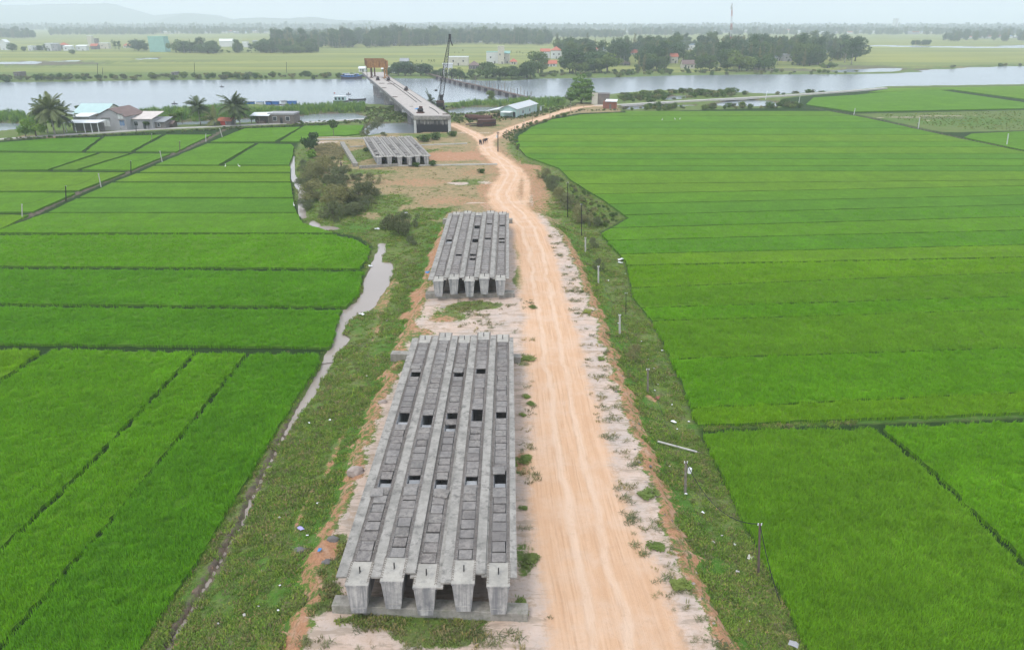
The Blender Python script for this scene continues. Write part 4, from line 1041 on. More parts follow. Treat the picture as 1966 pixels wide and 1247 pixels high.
for a, b in zip(spans[:-1], spans[1:]):
    if b - a < .02: continue
    bprism('deck_slab', a + .001, b - .001, -HWd, HWd, -.25, 0, 'concrete_deck')
    for k in range(6):
        c = -5.3 + k * 2.12
        V = []
        for s in (a + .004, b - .004):
            for (wx, dz) in ((-.45, -2.0), (.45, -2.0), (.85, -.27), (-.85, -.27)): V.append(BP(s, c + wx, dz) - off)
        MB().add(V, [(0, 1, 2, 3), (7, 6, 5, 4), (0, 4, 5, 1), (1, 5, 6, 2), (2, 6, 7, 3), (3, 7, 4, 0)]).obj('girder', 'concrete_white', bridge)
    n = max(3, int((b - a) * 60))
    for k in range(n):                                             # brackets left along the outer edge
        s = lerp(a, b, (k + .5) / n); bprism('bracket', s - .0008, s + .0008, -HWd - .05, -HWd + .55, -1.5, -.252, 'concrete_pier')
for side in (-1, 1):
    bprism('edge_beam', 0, 1, side * HWd - .12, side * HWd + .12, -.45, .16, 'concrete_pier')
for i, (s, zb, hw_, tk) in enumerate(zip(spans[1:-1], (LOW, LOW, LOW, WATER_Z, WATER_Z), (4.6, 4.8, 5, 5.2, 5.2), (.9,) * 5)):
    c = BP(s, 0); m = MB(); z0 = -4.2 - off.z; zt = c.z - 2.02 - off.z; x0, y0 = c.x - off.x, c.y - off.y
    m.box(x0 - hw_ * .86, x0 + hw_ * .86, y0 - tk, y0 + tk, z0, zt - .9)
    wl = m.obj('pier_wall', 'concrete_pier', bridge)
    m2 = MB(); m2.slab([(x0 - 6.0, y0 - 1.0), (x0 + 6.0, y0 - 1.0), (x0 + 6.0, y0 + 1.0), (x0 - 6.0, y0 + 1.0)], zt - .9, zt); m2.obj('pier_cap', 'concrete_white', bridge)
    if zb == WATER_Z: MB().box(x0 - 4.2, x0 + 4.2, y0 - 2.2, y0 + 2.2, z0, WATER_Z + .7 - off.z).obj('pile_cap', 'concrete_pier', bridge)
# end pier facing the road: recessed stained wall between two pale ribs
x0, y0 = 0, -.4
MB().box(-5.6, 5.6, y0 - .2, y0 + 1.1, -.6, 4.6).obj('end_wall', 'concrete_algae', bridge)
for sx in (-1, 1):
    MB().slab([(sx * 5.6, y0 - .55), (sx * 6.45, y0 - .55), (sx * 6.45, y0 + 1.6), (sx * 5.6, y0 + 1.6)], -.6, 4.9).obj('end_rib', 'concrete_white', bridge)
MB().box(-6.5, 6.5, y0 - .75, y0 + 1.7, 4.9, 6.18).obj('cap_beam', 'concrete_algae', bridge)
for (wa, s0, s1) in ((1.1, .2, .80), (2.9, .2, .80), (3.2, .02, .12)):  # launching rails left on the deck
    rr = MB(); pts = [BP(lerp(s0, s1, k / 10), wa + .5 * math.sin(k / 10 * 3), .12) - off for k in range(11)]; rr.path(pts, .13, 4); rr.obj('rail', 'dark_steel', bridge)
DG = 'things left lying on the bridge deck'
def on_deck(s, wx): return BP(s, wx, .0)
def junk(s, wx, kind, label, sc_=1.0):
    p = on_deck(s, wx); r = empty({'winch': 'winch', 'tarp': 'blue_tarp', 'timber': 'timber_pile', 'sacks': 'sand_bag'}[kind], (p.x, p.y, p.z), random.uniform(-.5, .5), label, {'winch': 'winch', 'tarp': 'tarpaulin', 'timber': 'timber', 'sacks': 'sand bag'}[kind], DG)
    if kind == 'winch':
        MB().box(-1.1 * sc_, 1.1 * sc_, -.7 * sc_, .7 * sc_, 0, .35 * sc_).obj('frame', 'rust', r); MB().bar((-.8 * sc_, 0, .9 * sc_), (.8 * sc_, 0, .9 * sc_), .55 * sc_, 10).obj('drum', 'dark_steel', r)
        MB().box(-.5 * sc_, .5 * sc_, .2, .7 * sc_, 1.2 * sc_, 2.0 * sc_).obj('motor', 'rust', r)
    elif kind == 'tarp':
        m = MB(); n = 6; V = [((i / n - .5) * 2.4, (j / n - .5) * 1.3, .05 + .5 * math.sin(math.pi * i / n) * math.sin(math.pi * j / n) * random.uniform(.7, 1.1)) for j in range(n + 1) for i in range(n + 1)]
        m.add(V, [(j * (n + 1) + i, j * (n + 1) + i + 1, (j + 1) * (n + 1) + i + 1, (j + 1) * (n + 1) + i) for j in range(n) for i in range(n)]).obj('sheet', 'blue_plastic', r)
    elif kind == 'timber':
        for k in range(5):
            y_ = (k - 2) * .32; MB().box(-1.6 * sc_, 1.6 * sc_, y_ - .12, y_ + .12, 0, .2).obj('plank', 'timber', r, rz=random.uniform(-.2, .2))
    else:
        for k in range(4): MB().bar((-.5 + k * .35, -.3, .15), (-.5 + k * .35, .4, .15), .18, 6).obj('sack', 'cloth_pale', r)
junk(.035, -2.9, 'winch', 'rusty winch with dark drum at the near end of the bridge deck', 1.15)
junk(.44, 3.9, 'winch', 'small rusty winch by the right edge halfway along the deck', .9)
junk(.09, -2.2, 'tarp', 'crumpled blue tarpaulin near the winch on the deck')
junk(.13, -3.3, 'sacks', 'pale sacks lying left of the rails on the near deck')
junk(.60, 1.0, 'timber', 'rusty orange timber heap beside the rails on the far deck', 1.2)
junk(.30, -5.3, 'timber', 'dark planks hanging over the left deck edge, nearer pile', .7)
junk(.50, -5.0, 'timber', 'dark planks by the left deck edge, middle pile', .7)
junk(.62, -3.2, 'timber', 'low plank pile left of the rails near the gantry', .8)
junk(.70, 2.2, 'winch', 'dark jack frame between the gantry feet, right', 1.0)
junk(.71, -3.2, 'winch', 'dark jack frame at the left foot of the gantry', 1.0)
junk(.0175, 5.6, 'timber', 'dark timbers at the near right corner of the deck', .7)
# launching gantry
gp = BP(.80, 0); gantry = empty('launching_gantry', (gp.x, gp.y, gp.z), 0, 'rusty orange gantry of ribbed beams on tall legs at the far bridge end', 'gantry')
for j in range(3):
    yy = -3 + j * 5.5; zb, h = 5.6 + j * .35, 3.2; x0, x1 = -6.3 - j * 1.6, 5.4 - j * 1.9
    m = MB(); m.box(x0, x1, yy - .12, yy + .12, zb, zb + h); m.box(x0, x1, yy - .4, yy + .4, zb + h, zb + h + .25); m.box(x0, x1, yy - .4, yy + .4, zb - .25, zb)
    bb = m.obj('gantry_beam', 'orange_steel', gantry)
    for k in range(11):
        xx = lerp(x0 + .1, x1 - .1, k / 10); MB().box(xx - .1, xx + .1, yy - .36, yy - .12, zb, zb + h).obj('rib', 'orange_steel' if k % 3 else 'rust', bb)
for (xx, yy) in ((-4.6, -1), (3.2, -3), (-4.2, 8), (2.6, 8)):
    lg = MB(); lg.box(xx - .35, xx + .35, yy - .35, yy + .35, 0, 5.4); lg.box(xx - .9, xx + .9, yy - .7, yy + .7, 0, .4); lg.obj('leg', 'rust' if xx < 0 else 'orange_steel', gantry)
fr = MB(); 
for (a, b) in (((-9, 10, 0), (-9, 10, 4.6)), ((-6, 10, 0), (-6, 10, 4.6)), ((-9, 10, 4.6), (-6, 10, 4.6))): fr.bar(a, b, .16)
fr.obj('end_frame', 'dark_steel', gantry)

# ------------------------------------------------------------------ crawler crane
cp = G3(846, 209, -1.2); crane = empty('crawler_crane', cp, 0, 'dark crawler crane with tall lattice boom standing right of the bridge', 'crane')
for sx in (-1, 1):
    t_ = MB(); pr = [(-2.6, .35), (-2.2, 0), (2.2, 0), (2.6, .35), (2.6, .75), (2.2, 1.1), (-2.2, 1.1), (-2.6, .75)]
    xa, xb = sx * 1.2, sx * 2.0; n = 8; t_.add([(xa, p[0], p[1]) for p in pr] + [(xb, p[0], p[1]) for p in pr], [tuple(range(n)), tuple(range(2 * n - 1, n - 1, -1))] + [(i, (i + 1) % n, n + (i + 1) % n, n + i) for i in range(n)])
    t_.obj('track', 'dark_steel', crane)
hs = MB().box(-1.6, 1.6, -3.2, 1.2, 1.25, 3.6).obj('machine_house', 'rust', crane)
MB().box(-1.55, -.5, 1.2, 2.4, 1.3, 3.3).obj('cab', 'dark_steel', crane)
MB().box(-1.5, 1.5, -3.9, -3.2, 1.2, 2.9).obj('counterweight', 'dark_steel', crane)
tip = AT(863.5, 67, cp.y + 4) - cp; foot = Vector((-.2, 1.0, 1.8))
bm_ = MB(); ax = (tip - foot); u = ax.cross(Vector((0, 1, 0))).normalized(); v_ = ax.cross(u).normalized(); NB = 26
def sec(t_):
    w_ = .85 * min(1, .25 + t_ * 6, .12 + (1 - t_) * 2.2); return [foot + ax * t_ + u * sx * w_ + v_ * sy * w_ for (sx, sy) in ((-1, -1), (1, -1), (1, 1), (-1, 1))]
S_ = [sec(k / NB) for k in range(NB + 1)]
for k in range(NB):
    for q in range(4):
        bm_.bar(S_[k][q], S_[k + 1][q], .10, 4, cap=False); bm_.bar(S_[k][q], S_[k + 1][(q + 1) % 4], .06, 3, cap=False); bm_.bar(S_[k + 1][q], S_[k + 1][(q + 1) % 4], .04, 3, cap=False)
boom = bm_.obj('lattice_boom', 'dark_steel', crane)
MB().box(-.85, .85, .7, 1.7, 1.4, 6.0, Matrix.Translation((.2, 0, 0)) @ Matrix.Rotation(.02, 4, 'Y')).obj('boom_foot_casing', 'dark_steel', crane)
top_ = MB(); top_.box(-.5, .5, -.4, .4, -1.8, .3, Matrix.Translation(tip)); top_.bar(tip + Vector((0, 0, -1.5)), tip + Vector((1.1, 0, -4.5)), .25); top_.obj('boom_head', 'dark_steel', crane)
gt = Vector((0, -2.6, 6.0)); m = MB()
for sx in (-.9, .9): m.bar((sx, -.4, 3.6), gt + Vector((sx * .5, 0, 0)), .12); m.bar((sx, -3, 3.6), gt + Vector((sx * .5, 0, 0)), .12); m.bar(gt + Vector((sx * .5, 0, 0)), tip + Vector((sx * .3, -.4, 0)), .045, 3)
m.obj('gantry_stays', 'dark_steel', crane)
hk = AT(837, 173.5, cp.y + 3) - cp; m = MB(); m.bar(hk + Vector((0, 0, .3)), foot + ax * .37, .05, 3); m.bar(hk + Vector((.8, 0, .3)), foot + ax * .45, .05, 3); m.obj('hoist_rope', 'cable', crane)
m = MB(); m.box(-.5, .5, -.3, .3, -.4, .3, Matrix.Translation(hk)); m.box(-1.0, .9, -.2, .2, -.1, .1, Matrix.Translation(hk)); m.obj('hook_block', 'dark_steel', crane)

# ------------------------------------------------------------------ old footbridge of posts and floats
OB = [G3(*p, -.3) for p in ((812, 139.5), (822, 141), (852, 149), (880, 156), (920, 164.5), (960, 173.5), (1000, 183), (1022, 188.5))]
ob = empty('old_footbridge', OB[-1], 0, 'long narrow old footbridge on low floats curving across the river, with upright posts', 'footbridge')
o0 = OB[-1]; L_ = np.array([(p.x, p.y) for p in OB]); acc = np.concatenate([[0], np.cumsum(np.linalg.norm(np.diff(L_, axis=0), axis=1))])
def obp(d): return np.array([np.interp(d, acc, L_[:, 0]), np.interp(d, acc, L_[:, 1])])
nseg = 46
for k in range(nseg):
    a, b = obp(acc[-1] * k / nseg), obp(acc[-1] * (k + .96) / nseg); d = (b - a) / np.linalg.norm(b - a); n_ = np.array([-d[1], d[0]]) * 1.3
    q = [a + n_ - (o0.x, o0.y), b + n_ - (o0.x, o0.y), b - n_ - (o0.x, o0.y), a - n_ - (o0.x, o0.y)]; MB().slab(q, -.3, 0 + random.uniform(-.05, .05)).obj('deck_board', 'timber' if k % 4 else 'rust', ob)
for k in range(0, 44):
    t_ = k / 44; a = obp(acc[-1] * t_) - (o0.x, o0.y); h = 2.2 + 1.4 * (k % 5 == 0) + random.uniform(0, .7)
    if t_ > .15: MB().bar((a[0] + 1.1, a[1], -2.8), (a[0] + 1.1, a[1], h), .15 + .05 * (k % 2), 5).obj('post', 'wood_pole' if k % 3 else 'dark_steel', ob)
for k in range(0, 30): a = obp(acc[-1] * (.2 + .8 * k / 30)) - (o0.x, o0.y); MB().box(a[0] - 2.0, a[0] + .6, a[1] - .9, a[1] + .9, -2.6, -.32).obj('float', 'concrete_pier' if k % 2 else 'dark_hull', ob)
ob.location = o0
tw = G3(860.5, 150.5, LOW); tower = empty('gate_tower', tw, 0, 'white four legged gate tower with boxed top at the far end of the footbridge', 'gate tower')
for (sx, sy) in ((-1, -1), (1, -1), (-1, 1), (1, 1), (.2, -1)): MB().box(sx * 2.9 - .3, sx * 2.9 + .3, sy * 1.4 - .3, sy * 1.4 + .3, -1, 7).obj('leg', 'white_paint', tower)
MB().box(-3.3, 3.3, -1.8, 1.8, 7, 9.6).obj('top_room', 'white_paint', tower); MB().box(-3.7, 3.7, -2.1, 2.1, 9.6, 10.1).obj('roof_slab', 'white_roof', tower); MB().box(-2.7, 2.7, -1.3, -1.1, 3.6, 4.0).obj('cross_beam', 'white_paint', tower)

# ------------------------------------------------------------------ site shed
p1, p2 = G3(992, 226, -1.2), G3(1031, 214.5, -1.2); dv = p2 - p1; SL = dv.length; srz = math.atan2(dv.y, dv.x)
shed = empty('site_shed', p1, srz, 'long pale green corrugated site shed with grey pitched roof beside the dirt road', 'shed')
W_ = 7.2; H1 = 3.4                                                # local: x along the long wall, y away from the road
wl = MB().box(0, SL, 0, .12, 0, H1).obj('long_wall', 'pale_green_sheet', shed)
for k in range(int(SL / .9)):
    x_ = .45 + k * .9
    MB().box(x_ - .38, x_ + .38, -.06 - .03 * (k % 2), -.002, .1, H1 - .1).obj('wall_sheet', 'pale_green_sheet' if k % 3 else 'blue_grey_sheet', wl)
for (xa, xb) in ((6.2, 7.4), (14, 15)): MB().box(xa, xb, -.13, -.09, 1.1, 2.2).obj('window', 'window_dark', shed)
ew = MB().box(-.12, 0, 0, W_, 0, H1 - .2); ew.gable(-.12, 0, 0, W_, H1 - .2, H1 + 1.0, 'x') if False else None
e2 = MB(); e2.add([(-.02, 0, 0), (-.02, W_, 0), (-.02, W_, H1), (-.02, W_ / 2, H1 + 1.3), (-.02, 0, H1), (-.15, 0, 0), (-.15, W_, 0), (-.15, W_, H1), (-.15, W_ / 2, H1 + 1.3), (-.15, 0, H1)], [(0, 1, 2, 3, 4), (9, 8, 7, 6, 5), (0, 4, 9, 5), (1, 6, 7, 2), (2, 7, 8, 3), (3, 8, 9, 4), (0, 5, 6, 1)]); e2.obj('end_wall', 'pale_green_sheet', shed)
MB().box(-.26, -.16, .5, 1.5, 0, 2.2).obj('door', 'window_dark', shed)
MB().box(0, SL, W_ - .12, W_, 0, H1).obj('back_wall', 'blue_grey_sheet', shed)
rf = MB(); rf.roofsheet(-.9, SL + .5, -.5, W_ + .5, H1 - .1, H1 + 1.35, 'x', .1); rfo = rf.obj('roof', 'blue_grey_sheet', shed)
for k in range(int(SL / 2.2)): MB().box(k * 2.2 - .3, k * 2.2 - .2, .1, .2, H1 + .12, H1 + .3).obj('roof_cap', 'rust', rfo)
MB().box(-4.2, -.4, 1.2, 5.6, 2.5, 2.6, Matrix.Rotation(-.05, 4, 'Y')).obj('porch_roof', 'white_roof', shed)
lt = MB()
for yy in (W_ + 4, W_): pass
lt.add([(-.5, W_, 3.2), (SL * .55, W_, 3.2), (SL * .55, W_ + 5, 2.5), (-3.5, W_ + 5, 2.5), (-.5, W_, 3.3), (SL * .55, W_, 3.3), (SL * .55, W_ + 5, 2.6), (-3.5, W_ + 5, 2.6)], [(0, 1, 2, 3), (4, 5, 6, 7), (0, 1, 5, 4), (1, 2, 6, 5), (2, 3, 7, 6), (3, 0, 4, 7)]); lt.obj('lean_to_roof', 'white_roof', shed)
for (xx, yy) in ((-3.2, W_ + 4.7), (0, W_ + 4.7), (-1.5, W_ + 1), (3, W_ + 4.7)): MB().bar((xx, yy, 0), (xx, yy, 2.5), .1).obj('post', 'wood_pole', shed)
sh2 = empty('open_shed', G3(1040, 213.5, -1.2), srz, 'small ragged lean-to of grey sheets at the back end of the site shed', 'shed')
MB().box(-2, 3.5, 0, 4, 2.3, 2.42, Matrix.Rotation(.12, 4, 'Y')).obj('roof', 'blue_grey_sheet', sh2)
for (xx, yy) in ((-1.8, .2), (3.2, .2), (-1.8, 3.8), (3.2, 3.8)): MB().bar((xx, yy, 0), (xx, yy, 2.4), .09).obj('post', 'wood_pole', sh2)
MB().box(-1.9, 0.4, .1, .2, 0, 2.1).obj('wall_sheet', 'blue_grey_sheet', sh2)
# rusty steel yard
RG = 'rusty steel stored beside the fork in the road'
def steel_pipe(a, b, r, label):
    p, q = G3(*a, -1.2), G3(*b, -1.2); c = (p + q) / 2; d = (q - p)
    root = empty('steel_pipe', (c.x, c.y, -1.2), math.atan2(d.y, d.x), label, 'steel pipe', RG); L = d.length / 2; n = 14
    m = MB(); V, F = [], []
    for x_ in (-L, L):
        for rr in (r, r * .86): V += [(x_, rr * math.cos(k * 2 * math.pi / n), r + rr * math.sin(k * 2 * math.pi / n)) for k in range(n)]
    for k in range(n):
        k2 = (k + 1) % n; F += [(k, k2, 2 * n + k2, 2 * n + k), (n + k, 3 * n + k, 3 * n + k2, n + k2), (k, n + k, n + k2, k2), (2 * n + k, 2 * n + k2, 3 * n + k2, 3 * n + k)]
    m.add(V, F).obj('tube', 'rust', root)
    for xx in (-L * .6, L * .6): MB().box(xx - .12, xx + .12, -r, r, -.02, .1).obj('chock', 'timber', root)
    return root
steel_pipe((899, 230), (944, 231.5), 1.0, 'longest rusty steel pipe lying along the back of the steel yard'); steel_pipe((893, 226), (918, 226.5), .7, 'short rusty pipe sticking out behind the long one')
for (px_, py_, w_, d_, h_, lab) in ((931, 243, 5.2, 3.2, 2.4, 'rusty boxed formwork standing tallest in the steel yard'), (944, 241.5, 3.2, 3, 2.2, 'dark rusty formwork block beside the tallest one'), (921, 243.5, 2.2, 2, 1.4, 'low rusty frame left of the formwork')):
    r = empty('steel_formwork', G3(px_, py_, -1.2), random.uniform(-.2, .2), lab, 'formwork', RG)
    MB().box(-w_ / 2, w_ / 2, 0, d_, .25, h_).obj('box', 'rust', r)
    for k in range(5): xx = lerp(-w_ / 2 + .1, w_ / 2 - .1, k / 4); MB().box(xx - .09, xx + .09, -.16, -.003, 0, h_ + .1).obj('rib', 'rust', r)
    MB().box(-w_ / 2 - .1, w_ / 2 + .1, -.2, .06, h_ * .45, h_ * .6).obj('waler', 'dark_steel', r)
for (a, b, lab) in (((895, 240), (919, 238), 'long pale timber beam lying in front of the steel yard'), ((903, 243), (922, 241), 'shorter timber beam in front of the steel yard')):
    o = sleeper(a, b, .5, .4, -1.2, lab, 'timber', 'timber_beam', 'timber beam', RG)

# ------------------------------------------------------------------ huts and houses
def bld(name, loc, rz, label, cat, group=None): return empty(name, loc, rz, label, cat, group)
RECTS = []
def simple_house(px, py, wpx, hpx, rpx, dep, wall, roof, label, style='gable_x', z=LOW, rz=0.0, wins=2, door=True, group=None, name='house', floors=1, cat='house', win='window_dark'):
    p = G3(px, py, z); zc = p.y * CT + (CAM_H - z) * ST; ppm = FPX / zc; w_, h, r = wpx / ppm, hpx / ppm, rpx / ppm
    t = bld(name, p, rz, label, cat, group); RECTS.append((px - wpx / 2, py - hpx - rpx, px + wpx / 2, py, re.split(r' (?:in|beside|by|behind|with|under|among|right|left|near|between|at|above|below|poking|sunk|glimpsed|of|just|cut)\b', label)[0]))
    MB().box(-w_ / 2, w_ / 2, 0, dep, -.3, h).obj('wall', wall, t)
    if style == 'gable_x': m = MB(); m.gable(-w_ / 2, w_ / 2, 0, dep, h + .002, h + r * .94, 'x'); m.obj('gable', wall, t); MB().roofsheet(-w_ / 2 - .4, w_ / 2 + .4, -.5, dep + .5, h - .08, h + r, 'x', .14).obj('roof', roof, t)
    elif style == 'gable_y': m = MB(); m.gable(-w_ / 2, w_ / 2, 0, dep, h + .002, h + r * .94, 'y'); m.obj('gable', wall, t); MB().roofsheet(-w_ / 2 - .4, w_ / 2 + .4, -.4, dep + .4, h - .08, h + r, 'y', .14).obj('roof', roof, t)
    elif style == 'hip': MB().hip(-w_ / 2 - .5, w_ / 2 + .5, -.5, dep + .5, h + .003, h + r).obj('roof', roof, t)
    elif style == 'shed': MB().slab([(-w_ / 2 - .3, -.5), (w_ / 2 + .3, -.5), (w_ / 2 + .3, dep + .3), (-w_ / 2 - .3, dep + .3)], [h, h, h + r, h + r], [h + .15, h + .15, h + r + .15, h + r + .15]).obj('roof', roof, t)
    else: MB().box(-w_ / 2 - .15, w_ / 2 + .15, -.15, dep + .15, h, h + max(r, .3)).obj('roof', roof, t)
    if wins and ppm > 1.2:
        for fl_ in range(floors):
            zc_ = h * (fl_ + .55) / floors
            for k in range(wins):
                x_ = lerp(-w_ / 2, w_ / 2, (k + 1) / (wins + 1)); ww, wh = min(.7, w_ * .09), min(.75, h / floors * .26)
                if door and fl_ == 0 and k == wins // 2: MB().box(x_ - .5, x_ + .5, -.06, -.003, 0, min(2.2, h * .8)).obj('door', win, t); continue
                f = MB().box(x_ - ww - .1, x_ + ww + .1, -.05, -.003, zc_ - wh - .1, zc_ + wh + .1).obj('window', 'white_paint', t); MB().box(x_ - ww, x_ + ww, -.09, -.053, zc_ - wh, zc_ + wh).obj('pane', win, f)
    return t, w_, h, ppm
LH = -1.5
t, w_, h, ppm = simple_house(217, 249.5, 59, 25, 14, 12, 'grey_wall', 'brown_roof', 'large bare grey gabled house with brown roof and pale shuttered windows by the lane', 'gable_y', LH, -.12, 0, False)
for (x_, z0, z1, ww, mt) in ((-1.9, 1.2, 4.0, 1.25, 'white_paint'), (4.1, 1.6, 3.4, .9, 'window_blue'), (3.9, 4.0, 5.6, .95, 'white_paint')):
    f = MB().box(x_ - ww, x_ + ww, -.1, -.004, z0, z1).obj('window', mt, t); MB().box(x_ - .05, x_ + .05, -.14, -.103, z0, z1).obj('mullion', 'grey_wall', f); MB().box(x_ - ww - .3, x_ + ww + .3, -.5, -.005, z1 + .1, z1 + .25).obj('canopy', 'dark_wall', t)
t, *_ = simple_house(176, 240, 60, 22, 14, 13, 'cream_wall', 'teal_roof', 'house with bright turquoise sheet roof behind the grey gabled house', 'gable_x', LH, -.05, 0, False)
for (xx) in (.8, 5.9):  # dark ridge strips on the turquoise roof
    pass
t, *_ = simple_house(160, 247, 30, 22, 3, 6, 'grey_wall', 'white_roof', 'narrow grey two storey wing between the palm and the gabled house', 'shed', LH, 0, 1, False)
por = bld('porch_shelter', G3(157, 254.5, LH), -.08, 'white roofed open porch with posts in front of the grey wing', 'porch')
MB().slab([(-6, -.5), (7, -.5), (7, 5), (-6, 5)], [3.2, 3.4, 3.8, 3.6], [3.32, 3.52, 3.92, 3.72]).obj('roof', 'white_roof', por)
for xx in (-5.6, -2, 1.4, 4, 6.5): MB().bar((xx, 0, 0), (xx, 0, 3.25), .16, 6).obj('post', 'white_paint', por)
MB().box(-5.4, 6.6, 3.5, 3.7, 0, 3).obj('back_wall', 'dark_wall', por)
t, *_ = simple_house(271, 247.5, 48, 18, 9, 9, 'grey_wall', 'pink_roof', 'low house with faded pinkish white sheet roof right of the gabled house', 'shed', LH, -.06, 2, True)
t, *_ = simple_house(306, 246.5, 24, 12, 5, 7, 'dark_wall', 'grey_roof', 'dark patched lean-to beside the pinkish roofed house', 'shed', LH, 0, 1, False)
t, *_ = simple_house(326, 244, 12, 6, 4, 4, 'timber', 'brown_roof', 'tiny brown roofed open stall beside the lane', 'gable_x', LH, 0, 0, False)
t, *_ = simple_house(432, 240.5, 25, 8, 4.5, 5, 'dark_wall', 'red_roof', 'small hut with orange red roof between the two tall palms', 'gable_x', LH, 0, 1, False); MB().box(-1.6, .2, -.12, -.02, .1, 1.7).obj('red_gate', 'red_paint', t)
t, *_ = simple_house(541, 237, 50, 16, 3, 7, 'brick_grey', 'grey_wall', 'long roofless dark stone ruin beside the lane', 'flat', LH, -.04, 3, True)
sh = bld('open_shed', G3(500, 237.5, LH), -.05, 'open shed with bright white sheet roof leaning on the stone ruin', 'shed')
MB().slab([(-3.5, -1), (4, -1), (4, 4), (-3.5, 4)], [3.0, 3.0, 3.9, 3.7], [3.1, 3.1, 4.0, 3.8]).obj('roof', 'white_roof', sh)
for xx in (-3.2, 0, 3.6): MB().bar((xx, -.6, 0), (xx, -.6, 3.05), .11).obj('post', 'wood_pole', sh)
MB().box(-3, 3.2, 2.8, 3, 0, 2.6).obj('back_wall', 'dark_wall', sh); MB().box(-1.5, 1.8, .2, 1.6, 0, 1.0).obj('bench', 'timber', sh)
# red brick hut by the big tree
hut = bld('brick_hut', G3(1170, 209, -1.2), -.25, 'small red brick hut with white sheet roof where the dirt road ends', 'hut')
wl_ = MB().box(-3.0, 2.8, 0, 4, 0, 3.1).obj('wall', 'brick_red', hut)
BRK = MB().box(-.3, .3, -.06, 0, 0, .24).mesh('brick'); BRK.materials.append(MATS['brick_red'])
for j in range(9):
    for i in range(8):
        xx = -2.7 + i * .68 + (j % 2) * .3
        if xx < 2.5 and not (-.3 < xx < .9 and j < 6): o = link('brick', BRK, wl_, (xx, -.004 - .01 * random.random(), .1 + j * .32))
MB().box(-.1, .8, -.1, -.02, 0, 2.0).obj('door', 'dark_wall', hut)
MB().slab([(-2.0, -.5), (3.3, -.5), (3.1, 4.4), (-2.2, 4.4)], [3.15, 3.15, 3.7, 3.7], [3.25, 3.25, 3.8, 3.8]).obj('roof', 'white_roof', hut)
h2 = bld('ruined_house', G3(1152, 200.5, -1.2), -.15, 'unfinished tan and grey house shell behind the brick hut', 'house')
MB().box(-4, -1.2, 0, .4, 0, 5.2).obj('front_wall', 'cream_wall', h2); MB().box(-1.2, 4.2, .5, 7, 0, 4.6).obj('block_wall', 'brick_grey', h2); MB().box(-4, -3.6, .4, 7, 0, 5).obj('side_wall', 'cream_wall', h2); MB().box(-1.4, 4.4, .3, 7.2, 4.6, 4.8).obj('roof_slab', 'dark_wall', h2)
# ------------------------------------------------------------------ plants
def leafcloud(n, lobes, size, flat=.5, seed=0):
    """many small leaf faces spread through lobes (cx, cy, cz, rx, ry, rz)"""
    r = np.random.default_rng(seed); vol = np.array([l[3] * l[4] * l[5] for l in lobes]) ** .8; pick = r.choice(len(lobes), n, p=vol / vol.sum())
    L = np.array(lobes)[pick]; d = r.normal(size=(n, 3)); d /= np.linalg.norm(d, axis=1)[:, None]; rad = r.uniform(.45, 1.05, n)[:, None] ** .6
    c = L[:, :3] + d * rad * L[:, 3:6]
    c += (np.stack([fbm(c[:, 0] * .9 + 7, c[:, 1] * .9, seed), fbm(c[:, 1] * .9, c[:, 2] * .9, seed + 3), fbm(c[:, 2] * .9, c[:, 0] * .9, seed + 5)], 1) - .5) * 1.2
    nr = d * .6 + r.normal(size=(n, 3)) * .6 + np.array([0, 0, .5]); nr /= np.linalg.norm(nr, axis=1)[:, None]
    u = np.cross(nr, r.normal(size=(n, 3))); u /= np.linalg.norm(u, axis=1)[:, None]; v = np.cross(nr, u)
    s = (size * r.uniform(.5, 1.3, n))[:, None]
    P_ = np.stack([c - u * s, c - v * s * flat, c + u * s, c + v * s * flat], 1).reshape(-1, 3)
    return P_, np.arange(4 * n).reshape(n, 4)
def crown_mesh(n, lobes, size, mat, seed, flat=.55):
    V, F = leafcloud(n, lobes, size, flat, seed); me = npmesh('crown', V, F); me.materials.append(MATS[mat]); return me
def trunk_mesh(h, r, limbs, mat='trunk', lean=(0, 0)):
    m = MB(); pts = [Vector((lean[0] * t_ ** 1.5, lean[1] * t_ ** 1.5, h * t_ - .3)) for t_ in np.linspace(0, 1, 5)]; m.path(pts, r, 6, r * .45)
    for (z, a, l, up) in limbs:
        b = Vector((lean[0] * (z / h) ** 1.5, lean[1] * (z / h) ** 1.5, z)); e = b + Vector((math.cos(a) * l, math.sin(a) * l, up)); m.bar(b, e, r * .4, 5, r * .15)
    me = m.mesh('trunk', True); me.materials.append(MATS[mat]); return me
def rl(n, r, z0, z1, rr, seed):
    q = random.Random(seed); out = []
    for k in range(n):
        a = q.uniform(0, 6.28); d = r * math.sqrt(q.random()); z = q.uniform(z0, z1); s = rr * q.uniform(.7, 1.25); out.append((d * math.cos(a), d * math.sin(a), z, s, s, s * q.uniform(.6, .9)))
    return out
def limbs(n, h0, h1, l, seed): q = random.Random(seed); return [(q.uniform(h0, h1), q.uniform(0, 6.28), l * q.uniform(.6, 1.1), l * q.uniform(.4, 1)) for _ in range(n)]
PROTO = {}
def proto(key, crown, trunk, h): PROTO[key] = (crown, trunk, h)
def joined(key, name):
    """single mesh version for trees too small to show their parts"""
    cr, tr, h = PROTO[key]; bm = bmesh.new(); bm.from_mesh(cr); n0 = len(bm.faces); bm.from_mesh(tr); bm.faces.ensure_lookup_table()
    for f in bm.faces[n0:]: f.material_index = 1
    me = bpy.data.meshes.new(name); bm.to_mesh(me); bm.free(); me.materials.append(cr.materials[0]); me.materials.append(tr.materials[0]); return me
proto('broad', crown_mesh(2000, rl(13, 2.9, 1.8, 7.6, 1.9, 1), .40, 'leaf_dark', 1), trunk_mesh(6, .28, limbs(6, 2.5, 5, 2.6, 1)), 9.5)
